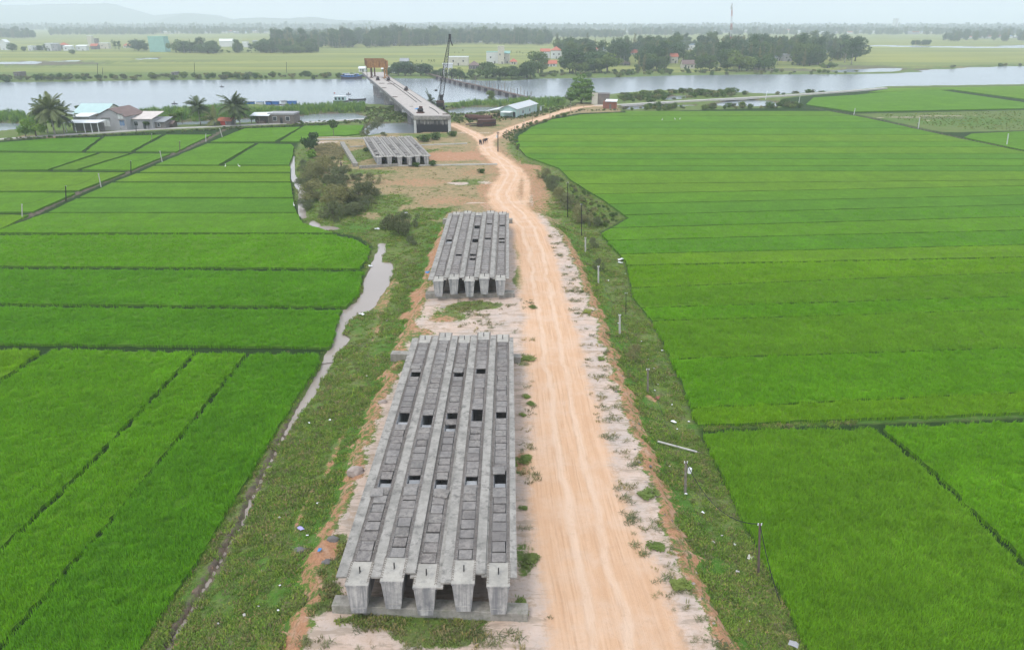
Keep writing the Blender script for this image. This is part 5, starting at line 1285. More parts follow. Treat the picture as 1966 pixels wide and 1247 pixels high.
proto('broad2', crown_mesh(2000, rl(12, 3.2, 1.6, 6.4, 1.9, 2), .40, 'leaf_mid', 2), trunk_mesh(5, .3, limbs(6, 2, 4.5, 3, 2)), 8.3)
proto('tall', crown_mesh(1500, rl(12, 1.6, 2.5, 12, 1.6, 3), .40, 'leaf_dark', 3, .4), trunk_mesh(11, .22, limbs(8, 3, 10, 1.8, 3), 'pale_trunk'), 13.4)
proto('feather', crown_mesh(1000, [(math.sin(k * 2.1) * (.9 - k * .05), math.cos(k * 2.1) * (.9 - k * .05), 2.5 + k * 1.05, 1.5 - k * .1, 1.5 - k * .1, 1.1) for k in range(10)], .38, 'leaf_olive', 4, .3), trunk_mesh(11, .18, limbs(8, 2, 9, 1.2, 4)), 13)
proto('shrub', crown_mesh(600, rl(5, 1.2, .5, 1.7, .95, 5), .26, 'leaf_mid', 5), trunk_mesh(1.2, .07, limbs(4, .3, 1, .8, 5)), 2.6)
proto('scrub', crown_mesh(3000, rl(14, 2.1, .4, 2.5, .9, 6), .15, 'leaf_scrub', 6, .3), trunk_mesh(1.6, .06, limbs(12, .1, 1.2, 2.0, 6)), 3.4)
proto('young', crown_mesh(900, rl(6, 1.1, 2.4, 4.4, 1.0, 7), .25, 'leaf_mid', 7), trunk_mesh(2.8, .1, limbs(4, 1.4, 2.5, 1, 7)), 5.2)
proto('round', crown_mesh(2200, rl(9, 1.5, 1.6, 4.0, 1.25, 8), .24, 'leaf_dark', 8), trunk_mesh(2.4, .16, limbs(5, 1, 2, 1.2, 8)), 5.2)
# almond-like tree in flat tiers
lob = []
for k in range(6):
    z = 2.4 + k * 1.75; R_ = (4.6, 5.6, 5.4, 4.6, 3.4, 1.9)[k]
    for j in range(max(3, 8 - k)): a = j * 6.28 / max(3, 8 - k) + k * 1.3; lob.append((math.cos(a) * R_ * random.uniform(.5, .8), math.sin(a) * R_ * random.uniform(.5, .8), z + random.uniform(-.5, .5), R_ * .42, R_ * .42, .75))
proto('tiered', crown_mesh(6500, lob, .36, 'leaf_reed', 9, .6), trunk_mesh(10, .4, limbs(12, 2, 9, 3.4, 9)), 12.2)
def palm_meshes(h, nf, fl, seed, mat='leaf_palm', droop=1.0, r=.2, leaflets=22):
    q = random.Random(seed); m = MB()
    for k in range(nf):
        a = k * 2.399 + q.uniform(-.2, .2); el = q.uniform(-.5, 1.35) if k else 1.4; L = fl * q.uniform(.85, 1.1); pts = []
        d = Vector((math.cos(a) * math.cos(el), math.sin(a) * math.cos(el), math.sin(el))); p = Vector((0, 0, h))
        N_ = 9
        for i in range(N_ + 1): pts.append(p.copy()); p = p + d * L / N_; d = (d + Vector((0, 0, -.13 * droop * (1.2 if el > .6 else 1)))).normalized()
        m.path(pts, .05, 3, .015)
        for i in range(leaflets):
            t_ = .12 + .88 * i / leaflets; j = min(int(t_ * N_), N_ - 1); c = pts[j].lerp(pts[j + 1], t_ * N_ - j); ax = (pts[j + 1] - pts[j]).normalized(); sd_ = ax.cross(Vector((0, 0, 1)))
            if sd_.length < .05: sd_ = Vector((1, 0, 0))
            sd_.normalize(); ll = fl * .24 * math.sin(math.pi * (t_ * .85 + .1)) + .15
            for s_ in (-1, 1):
                e = c + sd_ * s_ * ll * .85 + ax * ll * .45 + Vector((0, 0, -ll * q.uniform(.25, .7))); w_ = ax * .12
                m.add([c - w_, c + w_, e], [(0, 1, 2)])
    me = bpy.data.meshes.new('crown'); me.from_pydata([tuple(v) for v in m.v], [], m.f); me.update(); me.materials.append(MATS[mat])
    t = trunk_mesh(h, r, [], 'pale_trunk', (q.uniform(-.5, .5), 0)) if h > .6 else MB().bar((0, 0, -.3), (0, 0, h), r, 6).mesh('trunk')
    if not t.materials: t.materials.append(MATS['pale_trunk'])
    # shift the crown onto the leaning head
    dx = max(t.vertices, key=lambda v: v.co.z).co.x
    for v in me.vertices: v.co.x += dx
    return me, t, h + fl * .75
PROTO['palm'] = palm_meshes(6.4, 34, 4.9, 3, leaflets=26)
PROTO['palm2'] = palm_meshes(4.8, 30, 4.6, 5, leaflets=26)
PROTO['palm_low'] = palm_meshes(1.6, 16, 3.8, 8)
PROTO['areca'] = palm_meshes(9.0, 9, 2.0, 7, r=.1, leaflets=10)
def scale_at(py, z=LOW):
    x_, y_ = G(983, py, z); zc = y_ * CT + (CAM_H - z) * ST; return FPX / zc
def tree(key, px, py, hpx, label, cat='tree', group=None, name=None, z=None, parts=True, wide=1.0, rz=None, mat=None):
    cr, tr, h = PROTO[key]; p = GG(px, py) if z is None else G3(px, py, z); s = hpx / scale_at(py, p.z) / h
    nm = name or {'palm': 'palm_tree', 'palm2': 'palm_tree', 'palm_low': 'palm_tree', 'areca': 'areca_palm', 'shrub': 'shrub', 'scrub': 'scrub_bush'}.get(key, 'tree')
    rz = random.uniform(0, 6.28) if rz is None else rz
    if parts:
        t = empty(nm, p, rz, label, cat, group); t.scale = (s * wide, s * wide, s)
        if mat: cr = cr.copy(); cr.materials.clear(); cr.materials.append(MATS[mat])
        link('crown', cr, t); link('trunk', tr, t)
    else:
        if key + '_j' not in PANEL_ME: PANEL_ME[key + '_j'] = joined(key, nm)
        t = link(nm, PANEL_ME[key + '_j'], None, p, rz); t.scale = (s * wide, s * wide, s); tag(t, label, cat, group)
    return t
# nearer trees, each one told apart
tree('palm', 106, 259, 74, 'largest dark coconut palm, with drooping fronds, left of the grey gabled house', 'palm tree', None, z=-1.5, wide=1.15)
tree('palm2', 124, 256, 56, 'shorter palm half hidden behind the largest coconut palm', 'palm tree', z=-1.5)
tree('palm2', 92, 254, 62, 'ragged thin palm on the outer side of the largest coconut palm', 'palm tree', z=-1.5, wide=.8)
tree('palm', 385, 239, 51, 'coconut palm standing alone left of the red roofed hut', 'palm tree', z=-1.5, wide=1.2)
tree('palm', 452, 240, 58, 'tall coconut palm right of the red roofed hut', 'palm tree', z=-1.5, wide=1.25)
tree('palm2', 461, 239, 46, 'shorter leaning palm close to the tall one by the red roofed hut', 'palm tree', z=-1.5)
tree('palm_low', 413, 240, 30, 'low bushy palm between the lone palm and the red roofed hut', 'palm tree', z=-1.5, wide=1.1)
tree('broad2', 70, 262, 38, 'dense green tree beside the lane at the far left, by the water', group=None, z=-1.6, mat='leaf_light', wide=1.0)
tree('broad2', 50, 263, 26, 'low green tree at the far left water edge', z=-1.6, mat='leaf_light')
tree('round', 596, 291, 42, 'dark round tree at the corner of the casting yard', z=-1.3, wide=1.0)
tree('young', 641, 263, 34, 'thin young tree growing in the paddy behind the casting yard', z=-1.6)
tree('tiered', 1116, 199, 56, 'big bright green tree with flat tiers beside the brick hut', z=-1.4, wide=1.05)
tree('broad', 1095, 197, 24, 'dark low tree on the left flank of the big tiered tree', z=-1.4)
tree('broad', 1140, 199, 24, 'dark tree between the big tiered tree and the house shell', z=-1.4)
tree('palm_low', 828, 207, 30, 'spiky young palm between the bridge and the crane', 'palm tree', z=-1.6, wide=.8)
tree('broad', 942, 195, 22, 'dark bushy tree on the near bank behind the green shed', z=-1.6)
tree('shrub', 1073, 200, 12, 'low dark bush left of the big tiered tree', 'bush', z=-1.6, wide=1.3)
tree('shrub', 598, 304, 20, 'bright bush below the dark round tree', 'bush', z=-1.4, mat='leaf_light')
for (px_, py_, h_, lab) in ((148, 214, 12, 'dark treetop above the turquoise roof'), (283, 222, 14, 'dark bushy tree behind the pinkish roof'), (350, 236, 26, 'broad light tree left of the lone palm'), (335, 238, 22, 'small tree at the waterside behind the brown stall'),
        (484, 238, 16, 'bushy tree against the white roofed open shed'), (300, 244, 12, 'small garden tree in front of the dark lean-to'), (286, 248, 16, 'thin garden tree before the pinkish roofed house'), (238, 249, 6, 'little potted bush at the gabled house wall')):
    tree('young' if h_ > 8 else 'shrub', px_, py_, h_, lab, 'tree' if h_ > 8 else 'bush', z=-1.5, wide=1.5, mat='leaf_light' if 'light' in lab else None)
gg = 'scrub bushes at the left end of the casting yard'
for (px_, py_, h_, w_, lab) in ((618, 335, 36, 1.3, 'tallest brownish scrub bush left of the yard wall'), (598, 350, 40, 1.1, 'brownish scrub bush hugging the paddy edge, upper'), (645, 352, 34, 1.3, 'scrub bush directly below the yard corner'), (585, 362, 24, 1.1, 'small scrub bush at the paddy corner'),
        (612, 385, 42, 1.3, 'wide grey scrub bush in the middle of the thicket'), (650, 392, 42, 1.3, 'dark scrub bush at the thicket centre right'), (685, 388, 40, 1.4, 'rounded dark scrub bush on the yard side of the thicket'), (708, 376, 22, 1.2, 'small green edged scrub bush right of the thicket'),
        (590, 402, 24, 1.1, 'low scrub bush at the thicket foot near the ditch'), (640, 420, 34, 1.3, 'lowest olive scrub bush of the thicket'), (672, 412, 28, 1.2, 'low scrub bush at the right foot of the thicket'), (717, 352, 22, 1.3, 'separate scrub bush in the dry yard'),
        (765, 448, 44, 1.1, 'dark feathery scrub bush above the wide puddle'), (787, 436, 32, 1.0, 'slim scrub bush beside the second stack'), (745, 440, 22, 1.1, 'low scrub bush left of the feathery one'), (792, 470, 22, .9, 'sparse scrub bush on the bank left of the second stack')):
    tree('scrub', px_, py_, h_, lab, 'bush', gg, wide=w_ * .9, mat='leaf_olive' if 'dark' in lab or 'olive' in lab or 'green' in lab else None)
gg = 'scrub bushes along the slope right of the road'
for (px_, py_, h_, w_, lab) in ((1042, 342, 22, 1.2, 'dark purplish scrub bush nearest the road bend'), (1062, 362, 26, 1.2, 'greyish scrub bush second along the slope from the road bend'), (1078, 388, 34, 1.1, 'tall twiggy scrub bush beside the dark post'), (1098, 402, 34, 1.2, 'twiggy scrub bush between the two dark posts'),
        (1122, 426, 36, 1.2, 'wide greyish scrub bush right of the two dark posts'), (1140, 436, 24, 1.1, 'low scrub bush touching the paddy notch'), (1150, 520, 26, .8, 'sparse scrub bush near the middle pale post'), (1140, 475, 24, .9, 'thin scrub bush under the dark leaning post'), (1215, 690, 34, .8, 'brown sparse scrub on the slope above the grey post')):
    tree('scrub', px_, py_, h_, lab, 'bush', gg, wide=w_ * .8)
gg = 'weed clumps at the road side'
for (px_, py_, h_, lab) in ((1008, 882, 14, 'green weed clump beside the nearest stack, level with its open slots'), (1018, 1075, 18, 'weed clump beside the front of the nearest stack'), (1242, 952, 18, 'green weed clump on the right lip beside the grey post with the white can'), (1262, 1050, 16, 'flat green weed patch on the right lip'), (1303, 1125, 18, 'trailing weed clump on the right lip near the bottom'),
        (1012, 690, 12, 'green weeds around the sleeper end by the road'), (1012, 762, 8, 'small weed tuft, upper of three on the orange soil'), (1018, 775, 8, 'small weed tuft, middle of three on the orange soil'), (1005, 797, 7, 'small weed tuft, lowest of three on the orange soil'),
        (1006, 975, 8, 'tiny weed tuft on the bare sand by the nearest stack'), (1155, 690, 8, 'weed tuft on the eroded right lip'), (1165, 640, 8, 'weed tuft at the upper right lip'), (1128, 600, 10, 'dry weed tuft on the right lip above the pale posts'), (1022, 590, 8, 'dry weed tuft between the two near stacks')):
    tree('shrub', px_, py_, h_, lab, 'weeds', gg, name='weed_clump', wide=1.9, mat='weed_mid').scale.z *= .55
for (px_, py_, h_, lab) in ((1048, 234, 6, 'small dark bush on the paddy edge below the road'), (1070, 226, 7, 'round dark bush beside the road to the hut'), (1083, 224, 9, 'larger round dark bush nearest the road to the hut'), (702, 290, 8, 'small weed bush in the grass bed'), (830, 318, 12, 'leafy bush in front of the far girders'), (800, 320, 10, 'low bush at the yard wall before the far girders'),
        (870, 262, 12, 'thin bush right of the bridge end wall'), (835, 268, 16, 'reedy bush behind the far girders, right'), (815, 272, 16, 'reedy bush behind the far girders'), (925, 332, 10, 'low bush in the dry yard'), (1405, 181, 14, 'round bush on the bank near the river, left of two'), (1345, 183, 14, 'taller bush on the bank between ponds'), (1248, 198, 12, 'bush on the bank beside the lane')):
    tree('shrub', px_, py_, h_, lab, 'bush', 'small bushes on the flat ground', wide=1.3)
k = 0
for (px_, py_, h_) in ((712, 252, 20), (725, 246, 22), (700, 262, 14), (738, 262, 10)):
    k += 1; tree('scrub', px_, py_, h_, ('reddish', 'tall', 'low', 'small')[k - 1] + ' scrub bush beside the pond behind the far girders', 'bush', 'scrub by the pond', wide=1.1, z=-1.5)
# reeds and bank growth: nobody could count it
reed = [src('reed', tuft(16, 2.4, .7, .05, .9), 'leaf_reed'), src('reed', tuft(16, 1.9, .8, .05, 1.0), 'leaf_light')]
def fill_px(quads, dens, z=LOW, zt=None):
    out = []
    for q in quads:
        W = poly_px(q, z); a, b = W.min(0), W.max(0); n = int((b[0] - a[0]) * (b[1] - a[1]) * dens); Q = np.stack([rng.uniform(a[0], b[0], n), rng.uniform(a[1], b[1], n)], 1); out.append(Q[inside(Q, W)])
    Q = np.concatenate(out); zz = ground_z(Q[:, 0], Q[:, 1]); ok = zz > (WATER_Z - .25 if zt is None else zt); Q, zz = Q[ok], zz[ok]
    return np.column_stack([Q, np.maximum(zz, WATER_Z)])
pts = fill_px([[(-300, 222), (0, 218), (48, 220), (50, 240), (0, 240), (-300, 246)], [(52, 240), (60, 222), (100, 220), (100, 238)], [(220, 226), (300, 214), (470, 206), (490, 224), (400, 230), (300, 236), (230, 234)], [(470, 216), (560, 208), (700, 201), (700, 214), (600, 217), (500, 226)]], .55)
instancer('reeds', pts, rng.uniform(.7, 1.3, len(pts)), reed, 'bright green reed beds along the near bank, left', 'reeds')
pts = fill_px([[(862, 204), (900, 198), (960, 196), (1010, 192), (1060, 190), (1085, 192), (1085, 200), (1060, 206), (1045, 208), (1000, 200), (940, 203), (870, 206)]], .5)
instancer('reeds', pts, rng.uniform(.6, 1.1, len(pts)), reed, 'green reeds along the near bank behind the green shed', 'reeds')
shr = [src('bank_shrub', PROTO['shrub'][0].copy(), 'leaf_mid'), src('bank_shrub', crown_mesh(260, rl(4, 1.0, .4, 1.4, .9, 15), .3, 'leaf_olive', 15), 'leaf_olive')]
pts = fill_px([[(1180, 188), (1250, 179), (1350, 176), (1500, 184), (1600, 178), (1560, 178), (1480, 183), (1420, 186), (1330, 189), (1200, 198)], [(1190, 212), (1260, 206), (1490, 206), (1500, 209), (1190, 214)], [(1495, 196), (1520, 200), (1545, 206), (1535, 209), (1490, 206)]], .055)
instancer('bank_bushes', pts, rng.uniform(.5, 1.3, len(pts)), shr, 'dark low bushes along the right near bank and round the ponds', 'bushes')
pts = fill_px([[(-200, 152), (0, 151), (300, 148), (520, 146), (640, 146), (700, 150), (700, 154), (300, 156), (-200, 160)]], .02)
instancer('bank_bushes', pts, rng.uniform(.8, 1.9, len(pts)), shr, 'dark bushes lining the far left river bank', 'bushes')
pts = fill_px([[(930, 146), (1050, 143), (1200, 139), (1500, 137), (1620, 139), (1740, 139), (1740, 141), (1500, 145), (1200, 150), (930, 156)], [(790, 148), (860, 146), (920, 148), (920, 155), (790, 152)], [(1800, 130), (1900, 126), (1990, 124), (1990, 126), (1860, 131)]], .012)
instancer('bank_bushes', pts, rng.uniform(.7, 1.5, len(pts)), shr, 'green bushes lining the far right river bank', 'bushes')
pts = fill_px([[(0, 268), (300, 255), (480, 244), (620, 240), (620, 242), (480, 247), (300, 258), (0, 271)], [(1075, 345), (1100, 352), (1165, 395), (1190, 420), (1165, 440), (1100, 400)], [(960, 262), (985, 250), (1030, 236), (1040, 238), (985, 262), (1000, 290), (1020, 305), (990, 290)], [(1200, 215), (1120, 216), (1060, 228), (1050, 234), (1110, 214)]], .35)
instancer('bank_bushes', pts, rng.uniform(.15, .4, len(pts)), shr, 'knee high weeds along the lane and the paddy edges', 'weeds')
pts = fill_px([[(1680, 220), (1960, 214), (1990, 250), (1860, 248), (1780, 240)]], .25)
instancer('bank_bushes', pts, rng.uniform(.1, .25, len(pts)), [src('marsh_plant', PROTO['shrub'][0].copy(), 'x') if False else bpy.data.objects.new('marsh_plant', crown_mesh(200, rl(4, 1.6, .2, .8, .9, 25), .3, 'weed_mid', 25))], 'low wet marsh plants on the rough ground beyond the right canal', 'weeds')

# ------------------------------------------------------------------ far houses
VG = 'houses of the far villages'
def fh(px, py, w, h, r, dep, wall, roof, label, style='gable_x', **k): return simple_house(px, py, w, h, r, dep, wall, roof, label, style, group=VG, **k)[0]
fh(303, 100, 30, 26, 2, 14, 'green_net', 'green_net', 'tall building wrapped in pale green netting above the left village', 'flat', wins=0, door=False)
fh(316, 99.5, 12, 20, 1, 10, 'green_net', 'white_roof', 'lower green wrapped annex with white edge', 'flat', wins=0, door=False)
fh(8, 96.5, 12, 14, 5, 10, 'white_paint', 'white_roof', 'white gabled house cut by the left border', 'gable_y', wins=1)
for (px_, py_, w, h, r, wl1, rf1, st, lab) in (
    (58, 97.5, 7, 8, 1, 'white_paint', 'white_roof', 'flat', 'white cube at the left end of the village row'), (70, 97, 18, 6, 2, 'grey_wall', 'grey_roof', 'gable_x', 'low grey shed beside the white cube'),
    (94, 98, 11, 13, 1, 'white_paint', 'white_roof', 'flat', 'white two storey shop with dark openings'), (106, 98, 12, 12, 2, 'grey_wall', 'grey_roof', 'shed', 'grey house right of the white shop'),
    (122, 95, 14, 8, 4, 'dark_wall', 'red_roof', 'hip', 'red tiled roof in the middle of the village row'), (130, 98, 16, 8, 2, 'white_paint', 'white_roof', 'shed', 'white veranda house under the red tiled roof'),
    (156, 97.5, 20, 8, 2, 'white_paint', 'white_roof', 'shed', 'long white roofed house in the village row'), (174, 90, 8, 19, 1, 'cream_wall', 'white_roof', 'flat', 'tall narrow tower house above the village'), (183, 89, 9, 13, 1, 'brick_grey', 'dark_wall', 'flat', 'grey block beside the tower house'),
    (181, 95, 13, 6, 4, 'dark_wall', 'red_roof', 'gable_x', 'red roofed house below the tower house'), (200, 94, 18, 10, 1, 'cream_wall', 'white_roof', 'flat', 'cream flat roofed house right of the tower house'), (242, 92, 10, 4, 4, 'cream_wall', 'red_roof', 'hip', 'small red roof among the palms'), (325, 94, 8, 3, 3, 'white_paint', 'red_roof', 'gable_x', 'red roof just right of the green wrapped building'),
    (435, 90, 26, 10, 4, 'white_paint', 'white_roof', 'gable_x', 'white house behind the slim palms, larger one'), (471, 91, 10, 8, 2, 'white_paint', 'white_roof', 'flat', 'white house behind the slim palms, smaller one'), (489, 85, 8, 5, 2, 'grey_wall', 'grey_roof', 'gable_x', 'pale grey roof among the palms'),
    (33, 149, 11, 9, 1, 'brick_grey', 'dark_wall', 'flat', 'dark brick kiln hut on the far left bank'), (333, 144, 7, 4, 1, 'dark_wall', 'dark_wall', 'flat', 'tiny dark hut on the far left bank')):
    fh(px_, py_, w, h, r, 8, wl1, rf1, lab, st, wins=2 if w > 9 else 1)
ft, *_ = simple_house(746, 141, 26, 8, 4, 9, 'white_paint', 'white_roof', 'white shed with barred front at the far end of the bridge', 'gable_x', LOW, 0, 5, False, group=VG)
fh(695, 138, 12, 6, 3, 6, 'white_paint', 'white_roof', 'small white hut left of the bridge end')
for (px_, py_, w, h, r, wl1, rf1, st, lab, dp) in (
    (880, 126, 38, 15, 1, 'cream_wall', 'white_roof', 'flat', 'long cream house with flat parapet behind the gate tower', 12), (910, 133, 20, 7, 8, 'dark_wall', 'brown_roof', 'hip', 'brown hip roofed house between dark trees', 9),
    (788, 134, 9, 6, 5, 'blue_grey_sheet', 'blue_roof', 'gable_y', 'small blue roofed house among the round trees', 7), (776, 124, 16, 6, 5, 'grey_wall', 'grey_roof', 'gable_x', 'grey roofed house behind the round trees', 8), (800, 137, 10, 5, 3, 'pale_green_sheet', 'grey_roof', 'gable_x', 'pale green hut between round trees', 6),
    (950, 122, 32, 20, 1, 'white_paint', 'green_net', 'flat', 'long white house with green roof edge', 14), (962, 123, 12, 31, 1, 'cream_wall', 'cream_wall', 'flat', 'tall pinkish unfinished block behind the white house', 9), (971, 122, 16, 18, 4, 'cream_wall', 'green_net', 'gable_x', 'cream annex with green roof beside the tall block', 9),
    (986, 124, 14, 5, 6, 'cream_wall', 'red_roof', 'hip', 'orange roofed cottage right of the tall block', 8), (1068, 113, 20, 15, 7, 'white_paint', 'red_roof', 'hip', 'big white villa with red roof and gables', 12), (1047, 112, 18, 12, 5, 'white_paint', 'red_roof', 'gable_x', 'white villa wing with orange roof, left of the big villa', 9),
    (1058, 128, 22, 5, 6, 'white_paint', 'red_roof', 'gable_x', 'low house with red roof and long white awning below the villa', 8), (1037, 128, 10, 11, 6, 'pale_green_sheet', 'red_roof', 'gable_y', 'narrow green house with pointed orange roof', 7), (1147, 98, 13, 3, 4, 'cream_wall', 'red_roof', 'hip', 'red roof poking out of the wood, upper', 7), (1165, 99, 14, 4, 2, 'white_paint', 'blue_roof', 'shed', 'pale blue shed roof beside the upper red roof', 7),
    (1217, 105, 16, 3, 6, 'cream_wall', 'red_roof', 'gable_x', 'bright red roof in the middle of the wood', 7), (1172, 127, 8, 4, 5, 'dark_wall', 'red_roof', 'gable_y', 'small red gable in the dark trees', 6), (1200, 126, 20, 4, 5, 'dark_wall', 'brown_roof', 'hip', 'dark brown roof sunk among trees', 8),
    (1294, 122, 14, 12, 6, 'cream_wall', 'red_roof', 'gable_x', 'cream house with red roof by the river', 8), (1322, 132, 24, 8, 7, 'cream_wall', 'brown_roof', 'gable_x', 'long house with dark red roof and pale porch near the river', 9), (1366, 123, 17, 4, 5, 'cream_wall', 'red_roof', 'hip', 'orange roof under a white tank', 8), (1366, 118, 14, 6, 1, 'white_paint', 'white_roof', 'flat', 'white flat topped room behind the orange roof', 6),
    (1320, 96, 28, 9, 2, 'white_paint', 'blue_roof', 'flat', 'long pale blue school building in the wood', 10), (1380, 87, 5, 2, 1, 'white_paint', 'white_roof', 'flat', 'small white roof in the canopy, left', 5), (1434, 96, 6, 3, 1, 'white_paint', 'white_roof', 'flat', 'small white roof in the canopy, right', 5),
    (1494, 117, 12, 7, 3, 'white_paint', 'blue_roof', 'shed', 'white house with blue porch roof at the wood edge', 7), (1512, 118, 16, 12, 1, 'grey_wall', 'grey_roof', 'shed', 'grey concrete house at the wood edge', 8), (1585, 102, 9, 4, 1, 'white_paint', 'white_roof', 'flat', 'white roof glimpsed at the right end of the wood', 6), (1588, 131, 9, 3, 2, 'grey_wall', 'dark_wall', 'flat', 'small dark shack by the river mud', 5),
    (692, 84, 16, 4, 2, 'grey_wall', 'white_roof', 'gable_x', 'pale roof in front of the hazy wood above the gantry', 12), (758, 88, 6, 3, 1, 'white_paint', 'white_roof', 'flat', 'white speck of a hut at the hazy wood edge', 6), (922, 82, 6, 2, 1, 'white_paint', 'white_roof', 'flat', 'tiny white hut right of the crane tip', 6), (1017, 84, 8, 2, 1, 'white_paint', 'white_roof', 'flat', 'tiny white roof at the wood edge above the long white house', 8), (806, 68, 12, 4, 2, 'white_paint', 'white_roof', 'gable_x', 'pale house in the haze left of the crane tip', 14)):
    fh(px_, py_, w, h, r, dp, wl1, rf1, lab, st, wins=3 if w > 18 else (2 if w > 11 else 1))
# pale hazy townlets
tl = 0
for (x0, x1, yb, n) in ((305, 365, 65, 9), (390, 520, 64, 9), (1205, 1300, 62, 8), (1360, 1520, 63, 10), (1530, 1680, 65, 7), (1740, 1790, 66, 4), (1840, 1960, 74, 7), (855, 890, 60, 3), (1900, 1966, 62, 4)):
    for i in range(n):
        x_ = lerp(x0, x1, (i + random.uniform(.1, .9)) / n); wl1 = random.choice(['white_paint', 'cream_wall', 'white_paint', 'grey_wall']); rf1 = random.choice(['white_roof', 'white_roof', 'red_roof', 'grey_roof', 'blue_roof'])
        simple_house(x_, yb + random.uniform(-1, 1), random.uniform(4, 11), random.uniform(2, 4.5), 1.2, random.uniform(10, 20), wl1, rf1, 'distant %s house with %s roof in the haze, %s' % (wl1.split('_')[0], rf1.split('_')[0], {305: 'above the green wrapped building', 390: 'behind the slim left palms', 1205: 'above the bright red roof', 1360: 'around the foot of the mast', 1530: 'above the wood end', 1740: 'near the pale tower block', 1840: 'in the dark right wood', 855: 'above the crane tip', 1900: 'at the right horizon'}[x0]), random.choice(['flat', 'gable_x']), wins=0, door=False, group='pale distant houses in the haze')
for (x_, h_, w_) in ((1719, 20, 6),): simple_house(x_, 58, w_, h_, 1, 30, 'white_paint', 'white_roof', 'faint pale tower block on the right horizon', 'flat', wins=0, door=False)
# ------------------------------------------------------------------ far bank: trees that can be told apart, row by row
def proj(q):
    d = q[:, 1] * CT + (CAM_H - q[:, 2]) * ST; u_ = q[:, 0] / d; v_ = (-q[:, 1] * ST + (CAM_H - q[:, 2]) * CT) / d
    return PW / 2 + u_ * FPX, PH / 2 + v_ * FPX, FPX / d
def hides(px, py, h, wd):
    return any(a - wd < px < c + wd and d_ + .3 < py and py - h < d_ - 1 for (a, b, c, d_, _n) in RECTS)
def beside(px, py):
    r = min((q for q in RECTS if abs(q[3] - py) < 45 and not q[4].startswith('distant')), key=lambda q: abs((q[0] + q[2]) / 2 - px) + .6 * abs(q[3] - py)); dx = px - (r[0] + r[2]) / 2
    return ('just left of the ' if -14 < dx < -3 else 'right beside the ' if 3 < dx < 14 else 'left of the ' if dx <= -14 else 'right of the ' if dx >= 14 else 'in line with the ') + r[4]
def rowtrees(n, x0, x1, yb, hp, keys, label, group, jit=1.5, cat='tree'):
    for i in range(n):
        x_ = lerp(x0, x1, (i + random.uniform(.1, .9)) / n); y_ = (yb if not callable(yb) else yb(x_)) + random.uniform(-jit, jit); h_ = random.uniform(*hp) if isinstance(hp, tuple) else hp
        if hides(x_, y_, h_, h_ * .33) and random.random() < .95: h_ = 6.5 if random.random() < .5 else 0
        if h_ < 1: continue
        lb_ = ('low ' if h_ < hp[0] * 1.1 else 'tall ' if h_ > hp[1] * .85 else 'middling ') + label + ', ' + beside(x_, y_); k_ = random.choice(keys); tree(k_, x_, y_, h_, ' '.join(lb_.split()[:16]), cat, group, z=LOW, parts=False, wide=random.uniform(.9, 1.35))
g1 = 'trees of the village wood on the far right bank'
rowtrees(36, 1030, 1230, lambda q: 142 - (q - 1030) * .02, (26, 48), ('broad', 'broad2', 'broad', 'tall'), 'front row tree of the village wood', g1)
rowtrees(26, 1230, 1490, 136, (24, 44), ('broad', 'broad2', 'tall'), 'front row tree of the village wood', g1)
rowtrees(34, 1080, 1320, 124, (28, 44), ('broad', 'tall', 'broad2', 'feather'), 'tree amid the village wood', g1, 4)
rowtrees(36, 1320, 1645, 121, (30, 48), ('broad', 'tall', 'feather', 'tall', 'palm'), 'tree amid the village wood', g1, 5)
rowtrees(26, 1440, 1648, 111, (26, 42), ('tall', 'feather'), 'feathery tree at the wood end', g1, 4)
rowtrees(24, 1070, 1240, 108, (26, 40), ('broad', 'tall'), 'back row tree of the village wood', g1, 4)
rowtrees(26, 1240, 1470, 104, (18, 34), ('broad', 'tall', 'feather'), 'back row tree of the village wood', g1, 4)
rowtrees(20, 915, 1040, 150, (22, 36), ('broad', 'broad2'), 'dark bank tree', 'trees right of the gate tower')
rowtrees(6, 1035, 1075, 146, (26, 38), ('broad', 'tall'), 'dense tree', 'trees right of the gate tower')
rowtrees(9, 868, 912, 151, (16, 30), ('broad', 'broad2'), 'dark tree by the gate tower', 'trees right of the gate tower')
rowtrees(6, 832, 852, 146, (10, 14), ('broad',), 'dark tree left of the gate tower', 'trees right of the gate tower')
g2 = 'round trees at the far end of the bridge'
for (x_, h_, lab) in ((746, 18, 'small round tree beside the shed at the bridge end'), (765, 26, 'round dark tree, first right of the white shed'), (778, 28, 'largest round dark tree right of the white shed'), (789, 22, 'round tree merging with the largest one'), (808, 24, 'round dark tree by the blue house'), (818, 22, 'last round tree toward the footbridge')):
    tree('broad', x_, 145, h_, lab, 'tree', g2, z=LOW, wide=1.5)
for (x_, y_, h_) in ((824, 135, 20), (829, 136, 20), (834, 134, 19), (810, 130, 14), (800, 128, 12), (873, 112, 12), (881, 112, 12), (889, 110, 14), (982, 112, 14), (992, 113, 14), (998, 112, 13), (1004, 113, 12), (1025, 112, 12)):
    tree('areca', x_, y_, h_, 'slim areca palm standing free on the far bank', 'palm tree', 'slim palms on the far bank', z=LOW, parts=False)
g3 = 'trees of the left village'
rowtrees(30, 330, 612, 102, (16, 27), ('broad', 'broad2', 'tall'), 'dark tree of the left village wood', g3, 1.2)
rowtrees(16, 210, 290, 98, (14, 24), ('broad', 'areca', 'tall'), 'left village tree', g3, 1)
rowtrees(10, 60, 100, 99, (12, 22), ('broad', 'tall'), 'far left tree', g3, 1)
for (x_, h_, lab) in ((24, 16, 'round dark tree in the far left field'), (47, 10, 'smaller round tree in the far left field'), (139, 10, 'round bush in the rough ground below the village')): tree('broad', x_, 99 if x_ < 100 else 105, h_, lab, 'tree', g3, z=LOW, parts=False, wide=1.4)
